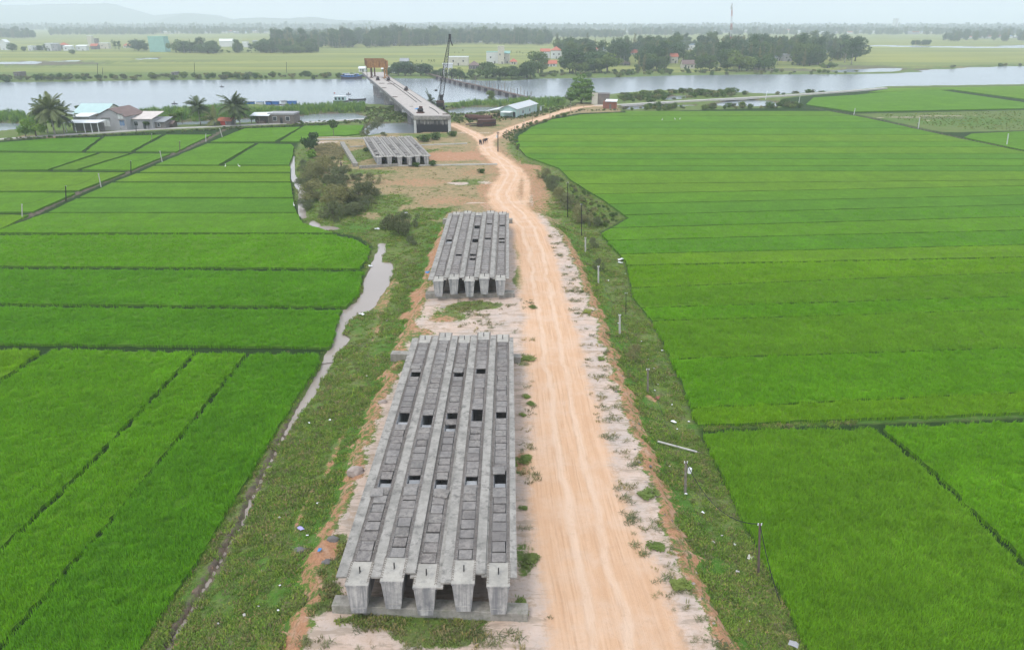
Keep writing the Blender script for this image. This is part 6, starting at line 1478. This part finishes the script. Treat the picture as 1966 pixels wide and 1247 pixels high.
rowtrees(14, 400, 560, 96, (14, 22), ('areca', 'tall'), 'slim tree behind the left wood', g3, 1.5)
rowtrees(8, 1752, 1782, 88, (8, 14), ('broad', 'feather'), 'tree of the isolated clump', 'isolated clump far right', .6)
rowtrees(5, 1575, 1600, 131, (10, 14), ('broad2',), 'bushy riverside tree', g1, 1)
# far woods that read as one mass
far_src = [bpy.data.objects.new('far_tree', joined(k_, 'far_tree')) for k_ in ('broad', 'tall', 'feather')]
def woods(polys, dens, label, sc0=.8, sc1=1.3):
    p = fill_px(polys, dens); p[:, 2] = LOW; X_, Y_, S__ = proj(p); p = p[[not hides(X_[i], Y_[i], (14 if Y_[i] > 84 else 9) * S__[i], (3.2 if Y_[i] > 84 else 2.2) * S__[i]) for i in range(len(p))]]; n1_ = fbm(p[:, 0] * .012, p[:, 1] * .008, 61, 4); n2_ = fbm(p[:, 0] * .05, p[:, 1] * .05, 63, 3); keep = (n1_ > .40) | (rng.random(len(p)) < .35); p, n1_, n2_ = p[keep], n1_[keep], n2_[keep]
    instancer('far_woods', p, rng.uniform(sc0, sc1, len(p)) * (.45 + n1_ * .6 + n2_ * .55) * rng.uniform(.75, 1.2, len(p)), far_src, label, 'woods')
pts = fill_px([[(560, 222), (700, 206), (800, 206), (860, 204), (1050, 208), (1110, 204), (1040, 226), (960, 236), (880, 240), (868, 232), (800, 250), (690, 260), (700, 238), (600, 240), (560, 240)]], .5, LOW, -2.3)
instancer('bank_bushes', pts, rng.uniform(.12, .34, len(pts)), shr, 'low rough weeds on the ground round the bridge foot and the shed', 'weeds')
pts = fill_px([[(592, 280), (640, 274), (662, 290), (655, 306), (605, 306), (590, 292)]], 5, -1.2, -2)
instancer('brushwood', pts, rng.uniform(1, 2.2, len(pts)), [src('twig', tuft(10, .18, .4, .03, .6), 'weed_dry')], 'spread of cut brushwood drying beside the casting yard', 'brushwood')
pts = fill_px([[(572, 320), (640, 312), (690, 345), (722, 370), (722, 398), (690, 412), (650, 425), (600, 410), (578, 390), (570, 350)]], .10, -1.2, -2)
instancer('scrub', pts, rng.uniform(.3, .7, len(pts)), [bpy.data.objects.new('scrub_bush', PROTO['scrub'][0])], 'low olive scrub growing between the bigger bushes of the thicket', 'scrub')
pts = fill_px([[(1035, 330), (1060, 345), (1100, 390), (1135, 420), (1125, 440), (1090, 410), (1060, 370)]], .12, -1.2, -2)
instancer('scrub', pts, rng.uniform(.25, .6, len(pts)), [bpy.data.objects.new('scrub_bush', PROTO['scrub'][0])], 'low scrub along the slope right of the road bend', 'scrub')
dryw = [src('dry_twig', tuft(14, .16, .3, .02, .45), 'leaf_scrub'), src('dry_twig', tuft(12, .2, .3, .025, .3), 'weed_dry')]
pts = fill_px([[(1330, 1247), (1400, 1247), (1335, 1100), (1292, 1000), (1242, 900), (1212, 800), (1182, 700), (1148, 600), (1108, 500), (1070, 430), (1050, 440), (1075, 520), (1100, 620), (1135, 760), (1165, 900), (1210, 1040), (1260, 1150)], [(1000, 640), (1025, 640), (1035, 1000), (1060, 1247), (1020, 1247), (1000, 1000)], [(880, 575), (1025, 575), (1020, 640), (870, 636)], [(560, 1200), (1020, 1200), (1050, 1247), (550, 1247)]], 6.0, 0, -.4)
ff_ = fbm(pts[:, 0] * .55, pts[:, 1] * 1.1, 91, 5); pts = pts[(ff_ > .53) & (rng.random(len(pts)) < (ff_ - .5) * 4)]
instancer('dry_weeds', pts, rng.uniform(.4, 1.3, len(pts)), dryw, 'dry wisps of weed and twigs on the sandy fill', 'weeds')
woods([[(868, 151), (912, 151), (1040, 151), (1040, 147), (868, 148)]], .02, 'bushes under the bank trees right of the gate tower', .3, .55)
woods([[(1085, 132), (1085, 108), (1240, 104), (1460, 101), (1645, 101), (1645, 110), (1560, 127), (1480, 132), (1230, 138)]], .024, 'undergrowth and inner trees of the village wood on the far right bank', .8, 1.5)
woods([[(1065, 108), (1070, 98), (1250, 92), (1470, 90), (1652, 92), (1652, 104), (1460, 101), (1240, 104)]], .009, 'rear trees of the village wood on the far right bank', .9, 1.5)
woods([[(330, 101), (420, 98), (612, 98), (612, 101), (420, 103)]], .03, 'inner trees of the left village wood', .7, 1.15)
woods([[(510, 92), (560, 84), (690, 80), (1000, 80), (1060, 82), (1050, 88), (900, 84), (830, 88), (720, 92), (620, 93)]], .011, 'hazy dark wood stretching behind the far fields, centre', 1.2, 1.9)
woods([[(530, 80), (1080, 74), (1200, 73), (1200, 66), (900, 62), (520, 66)]], .003, 'second hazy wood in the distance, centre', .9, 1.5)
woods([[(-400, 74), (66, 74), (66, 70), (0, 66), (-400, 66)]], .005, 'hazy wood at the left border', 1.1, 1.6)
woods([[(96, 68), (500, 66), (520, 62), (96, 61)]], .003, 'distant tree belt behind the left village', 1.0, 1.6)
woods([[(1810, 81), (1860, 80), (2400, 82), (2400, 74), (1850, 72), (1810, 76)]], .005, 'hazy dark wood at the right border', 1.0, 1.6)
woods([[(1200, 69), (1560, 68), (1820, 68), (2400, 67), (2400, 60), (1200, 60)]], .0022, 'distant tree belt with scattered houses, right', 1.0, 1.6)
woods([[(-900, 59), (2600, 59), (2900, 52.5), (-1200, 52.5)]], .0006, 'last tree belt under the horizon', 1.4, 2.4)

# mobile mast
mp = G3(1402, 108, LOW); mast = empty('lattice_mast', mp, 0, 'tall thin red and white lattice mast rising above the wood', 'mast'); mt_ = AT(1405.5, 6, mp.y) - mp; H_ = mt_.z
for k in range(8):
    m = MB(); z0, z1 = H_ * k / 8, H_ * (k + 1) / 8; w0, w1 = lerp(1.3, .5, k / 8), lerp(1.3, .5, (k + 1) / 8); dx0, dx1 = mt_.x * k / 8, mt_.x * (k + 1) / 8
    cn = [(-1, -1), (1, -1), (0, 1)]
    for q in range(3):
        a = Vector((cn[q][0] * w0 + dx0, cn[q][1] * w0, z0)); b = Vector((cn[q][0] * w1 + dx1, cn[q][1] * w1, z1)); c = Vector((cn[(q + 1) % 3][0] * w1 + dx1, cn[(q + 1) % 3][1] * w1, z1)); m.bar(a, b, .16, 4); m.bar(a, c, .1, 3)
    m.obj('mast_section', 'white_paint' if k % 2 else 'red_paint', mast)
for k in range(3): a = Vector((mt_.x + math.cos(k * 2.1) * .8, math.sin(k * 2.1) * .8, H_ - 6 + k)); MB().box(-.5, .5, -.3, .3, -1.6, 1.6, Matrix.Translation(a)).obj('antenna', 'white_paint', mast)

# ------------------------------------------------------------------ posts, cables
def pole(px, yt, yb, label, mat='wood_pole', r=.09, group=None, arm=False, name='utility_post', cat='post', z=None, extra=None):
    p = GG(px, yb) if z is None else G3(px, yb, z); pt = px if not isinstance(px, tuple) else px[0]
    q = AT(px + (extra or 0), yt, p.y) - p; t = empty(name, p, 0, label, cat, group)
    MB().bar((0, 0, -.4), q, r, 6, r * .8).obj('shaft', mat, t)
    if arm: MB().box(-.55, .55, -.06, .06, -.45, -.33, Matrix.Translation(q)).obj('crossarm', 'dark_steel', t)
    for sx in (-.12, .12): MB().bar(q + Vector((sx, 0, -.12)), q + Vector((sx, 0, .06)), .035, 5).obj('insulator', 'white_plastic', t)
    return p + q
PG = 'wooden posts along the foot of the right slope'
tops = [pole(1457, 1005, 1101, 'dark wooden post with pale bare top at the paddy edge, lower right', 'timber', .1, PG, extra=2),
        pole(1316, 886, 946, 'grey post carrying a white can on the lower right slope', 'wood_pole', .13, PG, extra=1),
        pole(1244, 708, 752, 'plain grey post on the slope below the brown scrub', 'wood_pole', .12, PG),
        pole(1190, 604, 641, 'thick pale post on the right slope, third up from the bottom', 'concrete_pole', .15, PG),
        pole(1149, 511, 543, 'pale post by the sparse scrub on the right slope', 'concrete_pole', .15, PG),
        pole(1124, 456, 485, 'short pale post under the dark leaning post', 'concrete_pole', .15, PG),
        pole(1117, 392, 452, 'dark thin leaning post right of the road bend, lower one', 'dark_steel', .09, PG, extra=-1),
        pole(1090, 350, 417, 'dark thin post right of the road bend, upper one', 'dark_steel', .09, PG)]
pole(1202, 562, 604, 'very thin dark stick at the paddy edge above the thick pale post', 'dark_steel', .05, PG)
tops.append(pole(956, 253, 291, 'dark stout post with a white sign plate beside the road fork', 'dark_steel', .16, PG, arm=True))
cn_ = GG(1322, 897); canp = Vector((tops[1].x + .35, tops[1].y - .1, tops[1].z - .75)); can = empty('plastic_can', canp, 0, 'white plastic can hanging on the grey post', 'can'); MB().bar((0, 0, -.22), (0, 0, .2), .17, 8).obj('body', 'white_plastic', can); MB().bar((0, 0, .2), (0, 0, .28), .06, 6).obj('neck', 'white_plastic', can)
MB().box(-.55, -.2, -.05, .02, -1.8, -.9, Matrix.Translation(tops[-1])).obj('sign_plate', 'white_paint', label='small white plate hung on the stout post at the road fork', cat='sign')
for (px_, yt, yb, lab) in ((972, 248, 262, 'first'), (988, 242, 257, 'second'), (1006, 232, 245, 'third'), (1022, 214, 235, 'fourth'), (1056, 208, 226, 'fifth'), (1096, 199, 214, 'sixth'), (1121, 190, 206, 'seventh')):
    pole(px_, yt, yb, lab + ' thin post along the road from the fork to the brick hut', 'wood_pole', .1, 'thin posts along the road to the brick hut')
CG = 'pale posts along the left canal path'
ct = []
for (px_, yt, yb, lab, ex) in ((42, 392, 419, 'closest white post at the left border', 0), (126, 357, 387, 'dark post second along the path', 0), (194, 333, 359, 'leaning white post third along the path', -5), (251, 309, 333, 'dark straight post fourth along the path', 0), (312, 290, 313, 'leaning pale post fifth along the path', -5), (345, 271, 291, 'brown post sixth along the path', 0), (395, 257, 272, 'short bright post seventh along the path', 0), (427, 247, 263, 'strongly leaning post by the end of the path', -5)):
    ct.append(pole(px_, yt, yb, lab + ' left of the embankment', 'dark_steel' if 'dark' in lab else ('timber' if 'brown' in lab else 'concrete_pole'), .13, CG, extra=ex))
pole(291, 257, 271, 'thin grey post standing in the paddy below the pinkish roofed house', 'wood_pole', .1, CG)
pole(261, 236, 253, 'lamp post with crossbar in front of the pinkish roofed house', 'dark_steel', .12, None, arm=True, z=-1.5)
rt = []
for (px_, yt, yb, lab) in ((1933, 257, 280, 'nearest leaning white concrete post on the right canal'), (1763, 226, 247, 'second leaning white concrete post on the right canal'), (1639, 208, 221, 'third leaning white concrete post on the right canal'), (1533, 185, 200, 'fourth leaning white concrete post, by the pond'), (1470, 175, 190, 'last white post beside the right lane')):
    rt.append(pole(px_, yt, yb, lab, 'white_paint', .17, 'white concrete posts along the right canal', z=LOW, extra=3))
for (px_, yt, yb) in ((187, 122, 143), (197, 130, 146), (373, 121, 141), (550, 119, 140), (1762, 236, 247)): pole(px_, yt, yb, 'thin dark pole standing in the far left fields' if px_ < 1000 else 'thin stick beside the second white post', 'dark_steel', .18 if px_ < 1000 else .06, 'thin poles in the far fields', z=LOW)
def cable(a, b, sag, label, r=.018, cat='cable'):
    m = MB(); pts = [a.lerp(b, t_) - Vector((0, 0, sag * 4 * t_ * (1 - t_))) for t_ in np.linspace(0, 1, 13)]; m.path(pts, r, 4); return m.obj('power_cable', 'cable', label=label, cat=cat, group='slack cables on the posts')
cable(tops[0], tops[1], 1.6, 'slack dark cable between the two lowest posts on the right slope', .03)
cable(tops[0] , GG(1500, 1160), .4, 'loose cable hanging from the lowest post to the ground', .03)
for a, b, lab in zip(tops[1:8], tops[2:9], ('above the white can', 'beside the brown scrub', 'over the middle slope', 'by the pale posts', 'at the short pale post', 'between the dark posts', 'from the dark post to the road fork')): cable(a, b, .8, 'slack cable on the right slope ' + lab, .015)
for i, (a, b) in enumerate(zip(ct[:-1], ct[1:])): cable(a, b, .7, 'thin cable over the left canal path, span %s' % ('nearest', 'second', 'third', 'fourth', 'fifth', 'sixth', 'farthest')[i], .015)
fp = GG(1300, 861); a, b = GG(1262, 851), GG(1338, 869); fl_ = empty('fallen_post', fp, 0, 'pale broken post lying across the lower right slope', 'post', None)
MB().bar(a - fp + Vector((0, 0, .25)), b - fp + Vector((0, 0, .12)), .09, 6).obj('shaft', 'concrete_pole', fl_); MB().bar(b - fp + Vector((0, 0, .1)), b - fp + Vector((.5, -.15, .05)), .05, 5).obj('splintered_end', 'wood_pole', fl_)

# ------------------------------------------------------------------ boats
def boat(px, py, L, Wd, Hh, label, hull='blue_paint', cabin=True, rz=0.0, group=None):
    p = G3(px, py, WATER_Z); r = empty('fishing_boat', p, rz, label, 'boat', group); m = MB(); st = 9; V = []
    for k in range(st):
        t_ = k / (st - 1); x_ = (t_ - .5) * L; w_ = Wd / 2 * (math.sin(math.pi * (t_ * .9 + .06)) ** .55); sh_ = Hh * (1 + .8 * (2 * t_ - 1) ** 4 + .25 * t_)
        V += [(x_, -w_, sh_), (x_, -w_ * .7, -.3), (x_, w_ * .7, -.3), (x_, w_, sh_)]
    F = [(4 * k + j, 4 * k + j + 1, 4 * k + 5 + j, 4 * k + 4 + j) for k in range(st - 1) for j in range(3)] + [(0, 1, 2, 3), tuple(4 * (st - 1) + j for j in (3, 2, 1, 0))]
    m.add(V, F).obj('hull', 'dark_hull', r)
    dk = MB(); D_ = []; 
    for k in range(st): t_ = k / (st - 1); w_ = Wd / 2 * (math.sin(math.pi * (t_ * .9 + .06)) ** .55) * .96; D_ += [((t_ - .5) * L, -w_, Hh * .8), ((t_ - .5) * L, w_, Hh * .8)]
    dk.add(D_, [(2 * k, 2 * k + 1, 2 * k + 3, 2 * k + 2) for k in range(st - 1)]).obj('deck', 'timber', r)
    rail = MB(); 
    for s_ in (0, 3): rail.path([Vector(V[4 * k + s_]) + Vector((0, 0, .08)) for k in range(st)], .12, 4)
    rail.obj('gunwale', hull, r)
    if cabin:
        MB().box(-L * .28, L * .12, -Wd * .3, Wd * .3, Hh * .8, Hh * .8 + 1.9).obj('cabin', hull, r); MB().box(-L * .3, L * .15, -Wd * .35, Wd * .35, Hh * .8 + 1.9, Hh * .8 + 2.05).obj('roof', 'white_roof', r)
        for k in range(3): MB().box(-L * .25 + k * L * .12, -L * .18 + k * L * .12, -Wd * .3 - .05, -Wd * .3 - .003, Hh * .8 + .9, Hh * .8 + 1.5).obj('window', 'window_dark', r)
        MB().bar((L * .25, 0, Hh), (L * .25, 0, Hh + 4.5), .07).obj('mast', 'wood_pole', r)
    return r
BG = 'blue fishing boats moored by the bridge end'
boat(675, 152, 15, 4.2, 1.4, 'blue fishing boat moored nearest the bridge end', rz=.12, group=BG); boat(684, 150, 15, 4.2, 1.5, 'blue fishing boat moored behind, touching the bridge', rz=-.1, group=BG); boat(667, 149, 12, 3.6, 1.2, 'smaller blue boat with red cloth at the left of the mooring', rz=.2, group=BG)
boat(686, 193, 9, 1.6, .5, 'long narrow dark sampan beside the houseboat', 'dark_hull', False, .12)
hb = empty('houseboat', G3(654, 195.5, WATER_Z), .1, 'small houseboat with white roof and teal side on the near bank', 'houseboat')
MB().slab([(-3.6, -1.6), (3.4, -1.6), (4.2, 0), (3.4, 1.6), (-3.6, 1.6)], -.2, .6).obj('hull', 'dark_hull', hb); MB().box(-2.9, 2.7, -1.3, 1.3, .6, 2.6).obj('cabin', 'teal_roof', hb); MB().box(-3.3, 2.9, -1.6, 1.6, 2.6, 2.8).obj('roof', 'white_roof', hb)
for xx in (-2.2, -.4, 1.4): MB().box(xx - .5, xx + .5, -1.36, -1.303, 1.0, 2.2).obj('opening', 'window_dark', hb)
MB().bar((-3, 0, 2.8), (-3, 0, 4.6), .06).obj('flagpole', 'wood_pole', hb); MB().box(-3.0, -2.3, -.03, .03, 4.0, 4.5).obj('flag', 'red_paint', hb)
FG = 'blue fish cages moored along the near bank'
for i, (px_, w_) in enumerate(((474, 2.6), (484, 2.2), (500, 3.4), (516, 2.4), (529, 3.4), (546, 2.4), (561, 4.2))):
    r = empty('fish_cage', G3(px_, 203 - i * .4, WATER_Z), random.uniform(-.1, .1), ('first', 'second', 'third', 'fourth', 'fifth', 'sixth', 'last')[i] + ' blue walled fish cage in the row, counted from the tall palm', 'fish cage', FG)
    MB().box(-w_ / 2 - .6, w_ / 2 + .6, -1.4, 1.4, -.1, .25).obj('raft', 'timber', r); MB().box(-w_ / 2, w_ / 2, -.9, .9, .252, 1.7).obj('hut', 'blue_paint' if i % 3 != 2 else 'blue_grey_sheet', r); MB().box(-w_ / 2 - .2, w_ / 2 + .2, -1.1, 1.1, 1.7, 1.8).obj('roof', 'dark_steel' if i % 2 else 'blue_roof', r)
boat(866, 207, 5, 1.8, .5, 'small blue boat lying on the pond left of the green shed', 'blue_paint', False, .1)
for (px_, py_, lab) in ((335, 199.5, 'left'), (426, 167, 'right'), (669, 181.5, 'beside the houseboat')):
    r = empty('sampan', G3(px_, py_, WATER_Z), .1, 'tiny dark sampan on the open river, ' + lab + (' one' if lab != 'beside the houseboat' else ''), 'boat', 'tiny boats on the river'); MB().slab([(-1.4, 0), (-.8, -.4), (.9, -.4), (1.5, 0), (.9, .4), (-.8, .4)], -.1, .35).obj('hull', 'dark_hull', r); MB().bar((0, 0, .3), (.1, 0, 1.3), .2, 6).obj('load', 'cloth_brown', r)

# ------------------------------------------------------------------ people and buffaloes
def skinned(name, verts, edges, radii, mat, parent, sub=1):
    me = bpy.data.meshes.new(name); me.from_pydata(verts, edges, []); me.update(); o = bpy.data.objects.new(name, me); C.objects.link(o)
    if parent: o.parent = parent
    md = o.modifiers.new('skin', 'SKIN'); sl = me.skin_vertices[0]
    for i, r_ in enumerate(radii): sl.data[i].radius = (r_, r_) if not isinstance(r_, tuple) else r_
    sl.data[0].use_root = True
    s2 = o.modifiers.new('sub', 'SUBSURF'); s2.levels = sub; s2.render_levels = sub; me.materials.append(MATS[mat]); return o
def person(px, py, label, rz=0.0, top='cloth_navy', z=-1.2, carry=False, stride=.25):
    p = Vector((*G(px, py, z), gz(*G(px, py, z)))); r = empty('person', p, rz, label, 'person')
    V = [(0, 0, .95), (0, 0, 1.2), (0, 0, 1.42), (0, 0, 1.52), (0, .02, 1.62), (0, .03, 1.72), (-.1, 0, .88), (-.11, -stride * .5, .48), (-.11, -stride, .06), (-.11, -stride + .16, .03), (.1, 0, .88), (.11, stride * .6, .48), (.11, stride, .06), (.11, stride + .16, .03),
         (-.19, 0, 1.4), (-.25, .04, 1.13), (-.24, .14, .9), (-.24, .2, .82), (.19, 0, 1.4), (.25, -.04, 1.13), (.25, .05, .9), (.25, .1, .82)]
    E = [(0, 1), (1, 2), (2, 3), (3, 4), (4, 5), (0, 6), (6, 7), (7, 8), (8, 9), (0, 10), (10, 11), (11, 12), (12, 13), (2, 14), (14, 15), (15, 16), (16, 17), (2, 18), (18, 19), (19, 20), (20, 21)]
    R_ = [.15, .14, .16, .055, .095, .085, .095, .065, .045, .05, .095, .065, .045, .05, .065, .048, .035, .04, .065, .048, .035, .04]
    skinned('body', V, E, R_, 'skin', r)
    sh = [(0, 0, .92), (0, 0, 1.2), (0, 0, 1.43), (-.2, 0, 1.39), (-.26, .04, 1.12), (.2, 0, 1.39), (.26, -.04, 1.12)]; skinned('shirt', sh, [(0, 1), (1, 2), (2, 3), (3, 4), (2, 5), (5, 6)], [.175, .165, .18, .085, .065, .085, .065], top, r)
    tr = [(0, 0, .93), (-.1, 0, .86), (-.11, -stride * .5, .48), (-.11, -stride, .14), (.1, 0, .86), (.11, stride * .6, .48), (.11, stride, .14)]; skinned('trousers', tr, [(0, 1), (1, 2), (2, 3), (0, 4), (4, 5), (5, 6)], [.165, .115, .085, .07, .115, .085, .07], 'cloth_navy', r)
    hat = MB(); n = 12; hat.add([(0, .02, 1.95)] + [(.24 * math.cos(k * 6.283 / n), .02 + .24 * math.sin(k * 6.283 / n), 1.76) for k in range(n)], [(0, 1 + k, 1 + (k + 1) % n) for k in range(n)] + [tuple(range(n, 0, -1))]); hat.obj('hat', 'cloth_pale' if top != 'cloth_navy' else 'cloth_navy', r)
    return r
def buffalo(px, py, rz, label, z=-1.2, s=1.0):
    p = Vector((*G(px, py, z), gz(*G(px, py, z)))); r = empty('water_buffalo', p, rz, label, 'buffalo', 'buffaloes led along the road'); r.scale = (s, s, s)
    V = [(0, 0, 1.0), (0, .55, 1.05), (0, .95, 1.1), (0, 1.25, 1.15), (0, 1.5, 1.05), (0, 1.72, .85), (0, -.5, 1.05), (0, -.85, 1.0)]
    E = [(0, 1), (1, 2), (2, 3), (3, 4), (4, 5), (0, 6), (6, 7)]; R_ = [.48, .44, .3, .2, .18, .11, .46, .28]
    for (sx, y_, up) in ((-1, .75, 1), (1, .75, 1), (-1, -.75, 0), (1, -.75, 0)):
        b = len(V); dy = .05 * sx
        if up: V += [(sx * .26, y_, .8), (sx * .25, y_ + dy, .42), (sx * .25, y_ + dy, .08)]
        else: V += [(sx * .26, y_ + .08, .78), (sx * .26, y_ - .14 + dy, .45), (sx * .25, y_ - .04 + dy, .08)]
        E += [(1 if up else 6, b), (b, b + 1), (b + 1, b + 2)]; R_ += [.17, .1, .085]
    b = len(V); V += [(0, -1.05, .8), (0, -1.1, .4)]; E += [(7, b), (b, b + 1)]; R_ += [.06, .04]
    skinned('body', V, E, R_, 'hide', r)
    for sx in (-1, 1):
        MB().path([Vector((sx * .12, 1.5, 1.25)), Vector((sx * .4, 1.42, 1.35)), Vector((sx * .5, 1.25, 1.5))], .05, 5, .015).obj('horn', 'dark_steel', r)
        MB().add([(sx * .14, 1.45, 1.15), (sx * .38, 1.42, 1.1), (sx * .3, 1.36, 1.0), (sx * .2, 1.38, 1.2)], [(0, 1, 2), (0, 3, 1)]).obj('ear', 'hide', r)
    return r
buffalo(922.5, 277.5, .1, 'dark water buffalo walking on the left of the herder'); buffalo(932, 274, -.5, 'dark water buffalo on the right of the herder', s=.92)
person(928, 276.5, 'person in brown shirt and pale hat walking between two buffaloes', .1, 'cloth_brown')
person(655.5, 322, 'person in dark blue clothes standing by the yard wall near the scrub', 2.2, 'cloth_navy', stride=.08)
def egret(px, py, label, z=LOW + .45):
    p = G3(px, py, z); r = empty('egret', p, random.uniform(-1.5, 1.5), label, 'egret', 'white egrets in the paddies'); r.scale = (1.5,) * 3
    skinned('body', [(0, 0, .3), (0, .14, .34), (0, .22, .46), (0, .2, .6), (0, .26, .7), (0, -.2, .26)], [(0, 1), (1, 2), (2, 3), (3, 4), (0, 5)], [.1, .08, .035, .03, .04, .04], 'feather', r)
    MB().bar((0, .27, .7), (0, .4, .67), .015, 4, .004).obj('bill', 'leaf_yellow', r)
    for sx in (-.04, .04): MB().bar((sx, 0, -.1), (sx, .02, .25), .01, 4).obj('leg', 'dark_steel', r)
for (px_, py_, lab) in ((1271, 232, 'egret standing apart on the right paddy, left of a pair'), (1296, 231, 'left egret of the close pair on the right paddy'), (1305, 231, 'right egret of the close pair on the right paddy'), (433, 322, 'left of two egrets on the yellow-green band'), (460, 322, 'right of two egrets on the yellow-green band'), (565, 398, 'single egret at the ditch bend left of the scrub')):
    egret(px_, py_, 'white ' + lab)

# ------------------------------------------------------------------ rocks and litter
def rock_mesh(seed):
    bm = bmesh.new(); bmesh.ops.create_icosphere(bm, subdivisions=3, radius=1); q = np.array([v.co for v in bm.verts]); n = fbm(q[:, 0] * 1.6 + seed, q[:, 1] * 1.6 + q[:, 2], seed, 4)
    for v, k in zip(bm.verts, n): v.co *= .65 + .7 * k; v.co.z = max(v.co.z, -.25)
    me = bpy.data.meshes.new('rock'); bm.to_mesh(me); bm.free(); return me
def rock(px, py, w, h, mat, label, rz=0): me = rock_mesh(random.randrange(999)); me.materials.append(MATS[mat]); p = GG(px, py); o = link('rock', me, None, (p.x, p.y, p.z - .05), rz); o.scale = (w, w * .7, h); tag(o, label, 'rock', 'rocks and clods on the left slope')
rock(683, 908, .75, .6, 'rock', 'big pinkish boulder at the lip left of the nearest stack'); rock(735, 772, .45, .3, 'rock', 'pinkish clod on the lip higher up the left slope'); rock(575, 1055, .55, .22, 'dark_rock', 'flat grey rock on the left slope'); rock(568, 1072, .22, .15, 'dark_rock', 'small dark stone below the flat grey rock')
rock(640, 1035, .45, .3, 'dark_rock', 'dark clod at the lip beside the nearest stack'); rock(628, 1078, .4, .25, 'dark_rock', 'dark lump under the outer girder end'); rock(850, 590, .5, .15, 'rock', 'pale stone between the two near stacks')
for i in range(26):
    yy = random.uniform(700, 1230); px_ = float(np.interp(yy, [700, 850, 1000, 1200], [1190, 1232, 1290, 1378])) + random.uniform(-30, 4)
    rock(px_, yy, random.uniform(.07, .2), random.uniform(.05, .12), 'rock' if i % 2 else 'dark_rock', 'small %s clod on the right lip, %s' % ('pinkish' if i % 2 else 'dark', 'above the brown scrub' if yy < 760 else 'level with the fallen post' if yy < 890 else 'level with the white can' if yy < 980 else 'by the flat weed patch' if yy < 1090 else 'near the bottom of the road'))
LG_ = 'litter scattered on the grassy slopes'
def litter(px, py, s, mat, label):
    p = GG(px, py); m = MB(); n = 3; V = [((i / n - .5) * s, (j / n - .5) * s * .7, random.uniform(0, .28) * s) for j in range(n + 1) for i in range(n + 1)]
    o = m.add(V, [(j * (n + 1) + i, j * (n + 1) + i + 1, (j + 1) * (n + 1) + i + 1, (j + 1) * (n + 1) + i) for j in range(n) for i in range(n)]).obj('plastic_bag', mat, None, (p.x, p.y, p.z + .12), random.uniform(0, 6)); tag(o, label, 'plastic bag', LG_)
litter(1192, 500, 1.1, 'white_plastic', 'large white bag at the paddy corner right of the road'); litter(1191, 506, .8, 'white_plastic', 'smaller white bag just under the large one'); litter(822, 525, .9, 'blue_plastic', 'blue sheet scrap left of the second stack'); litter(578, 1017, .5, 'purple_plastic', 'lilac bag on the left slope'); litter(614, 1058, .35, 'blue_plastic', 'blue ring shaped scrap at the left lip')
litter(1440, 1072, .5, 'cream_wall', 'yellowish scrap left of the dark wooden post'); litter(1293, 812, .5, 'white_plastic', 'white torn bag on the right slope above the fallen post'); litter(1262, 766, .6, 'brick_red', 'brown cardboard scrap on the right slope'); litter(1523, 1240, .6, 'grey_wall', 'grey lump by the cable end at the bottom right'); litter(711, 512, .7, 'white_plastic', 'white bag at the ditch edge beside the puddle'); litter(724, 441, .9, 'white_plastic', 'white bag in the grass above the puddle'); litter(695, 605, .7, 'white_plastic', 'white scrap on the puddle shore')
litter(600, 322, .8, 'white_plastic', 'white scrap in the upper scrub'); litter(779, 410, .8, 'white_plastic', 'white scrap left of the second stack, by the scrub'); litter(631, 690, .5, 'white_plastic', 'white scrap at the dark bund by the ditch')
for i in range(40):
    if i < 24: yy = random.uniform(470, 1230); px_ = float(np.interp(yy, [470, 700, 900, 1230], [1160, 1250, 1320, 1480])) + random.uniform(-35, 45)
    else: yy = random.uniform(500, 1200); px_ = float(np.interp(yy, [500, 700, 900, 1200], [790, 690, 610, 480])) + random.uniform(-70, 50)
    litter(px_, yy, random.uniform(.12, .26), random.choice(['white_plastic', 'cloth_pale']), 'tiny pale scrap on the %s slope %s' % (('right', 'level with the ' + ('dark posts' if yy < 520 else 'thick pale post' if yy < 660 else 'brown scrub' if yy < 790 else 'fallen post' if yy < 880 else 'white can' if yy < 1000 else 'pale topped post' if yy < 1120 else 'loose cable end')) if i < 24 else ('left', 'level with the ' + ('wide puddle' if yy < 600 else 'ditch bend' if yy < 720 else 'upper open slots' if yy < 860 else 'big boulder' if yy < 960 else 'flat grey rock' if yy < 1090 else 'sleeper end'))))
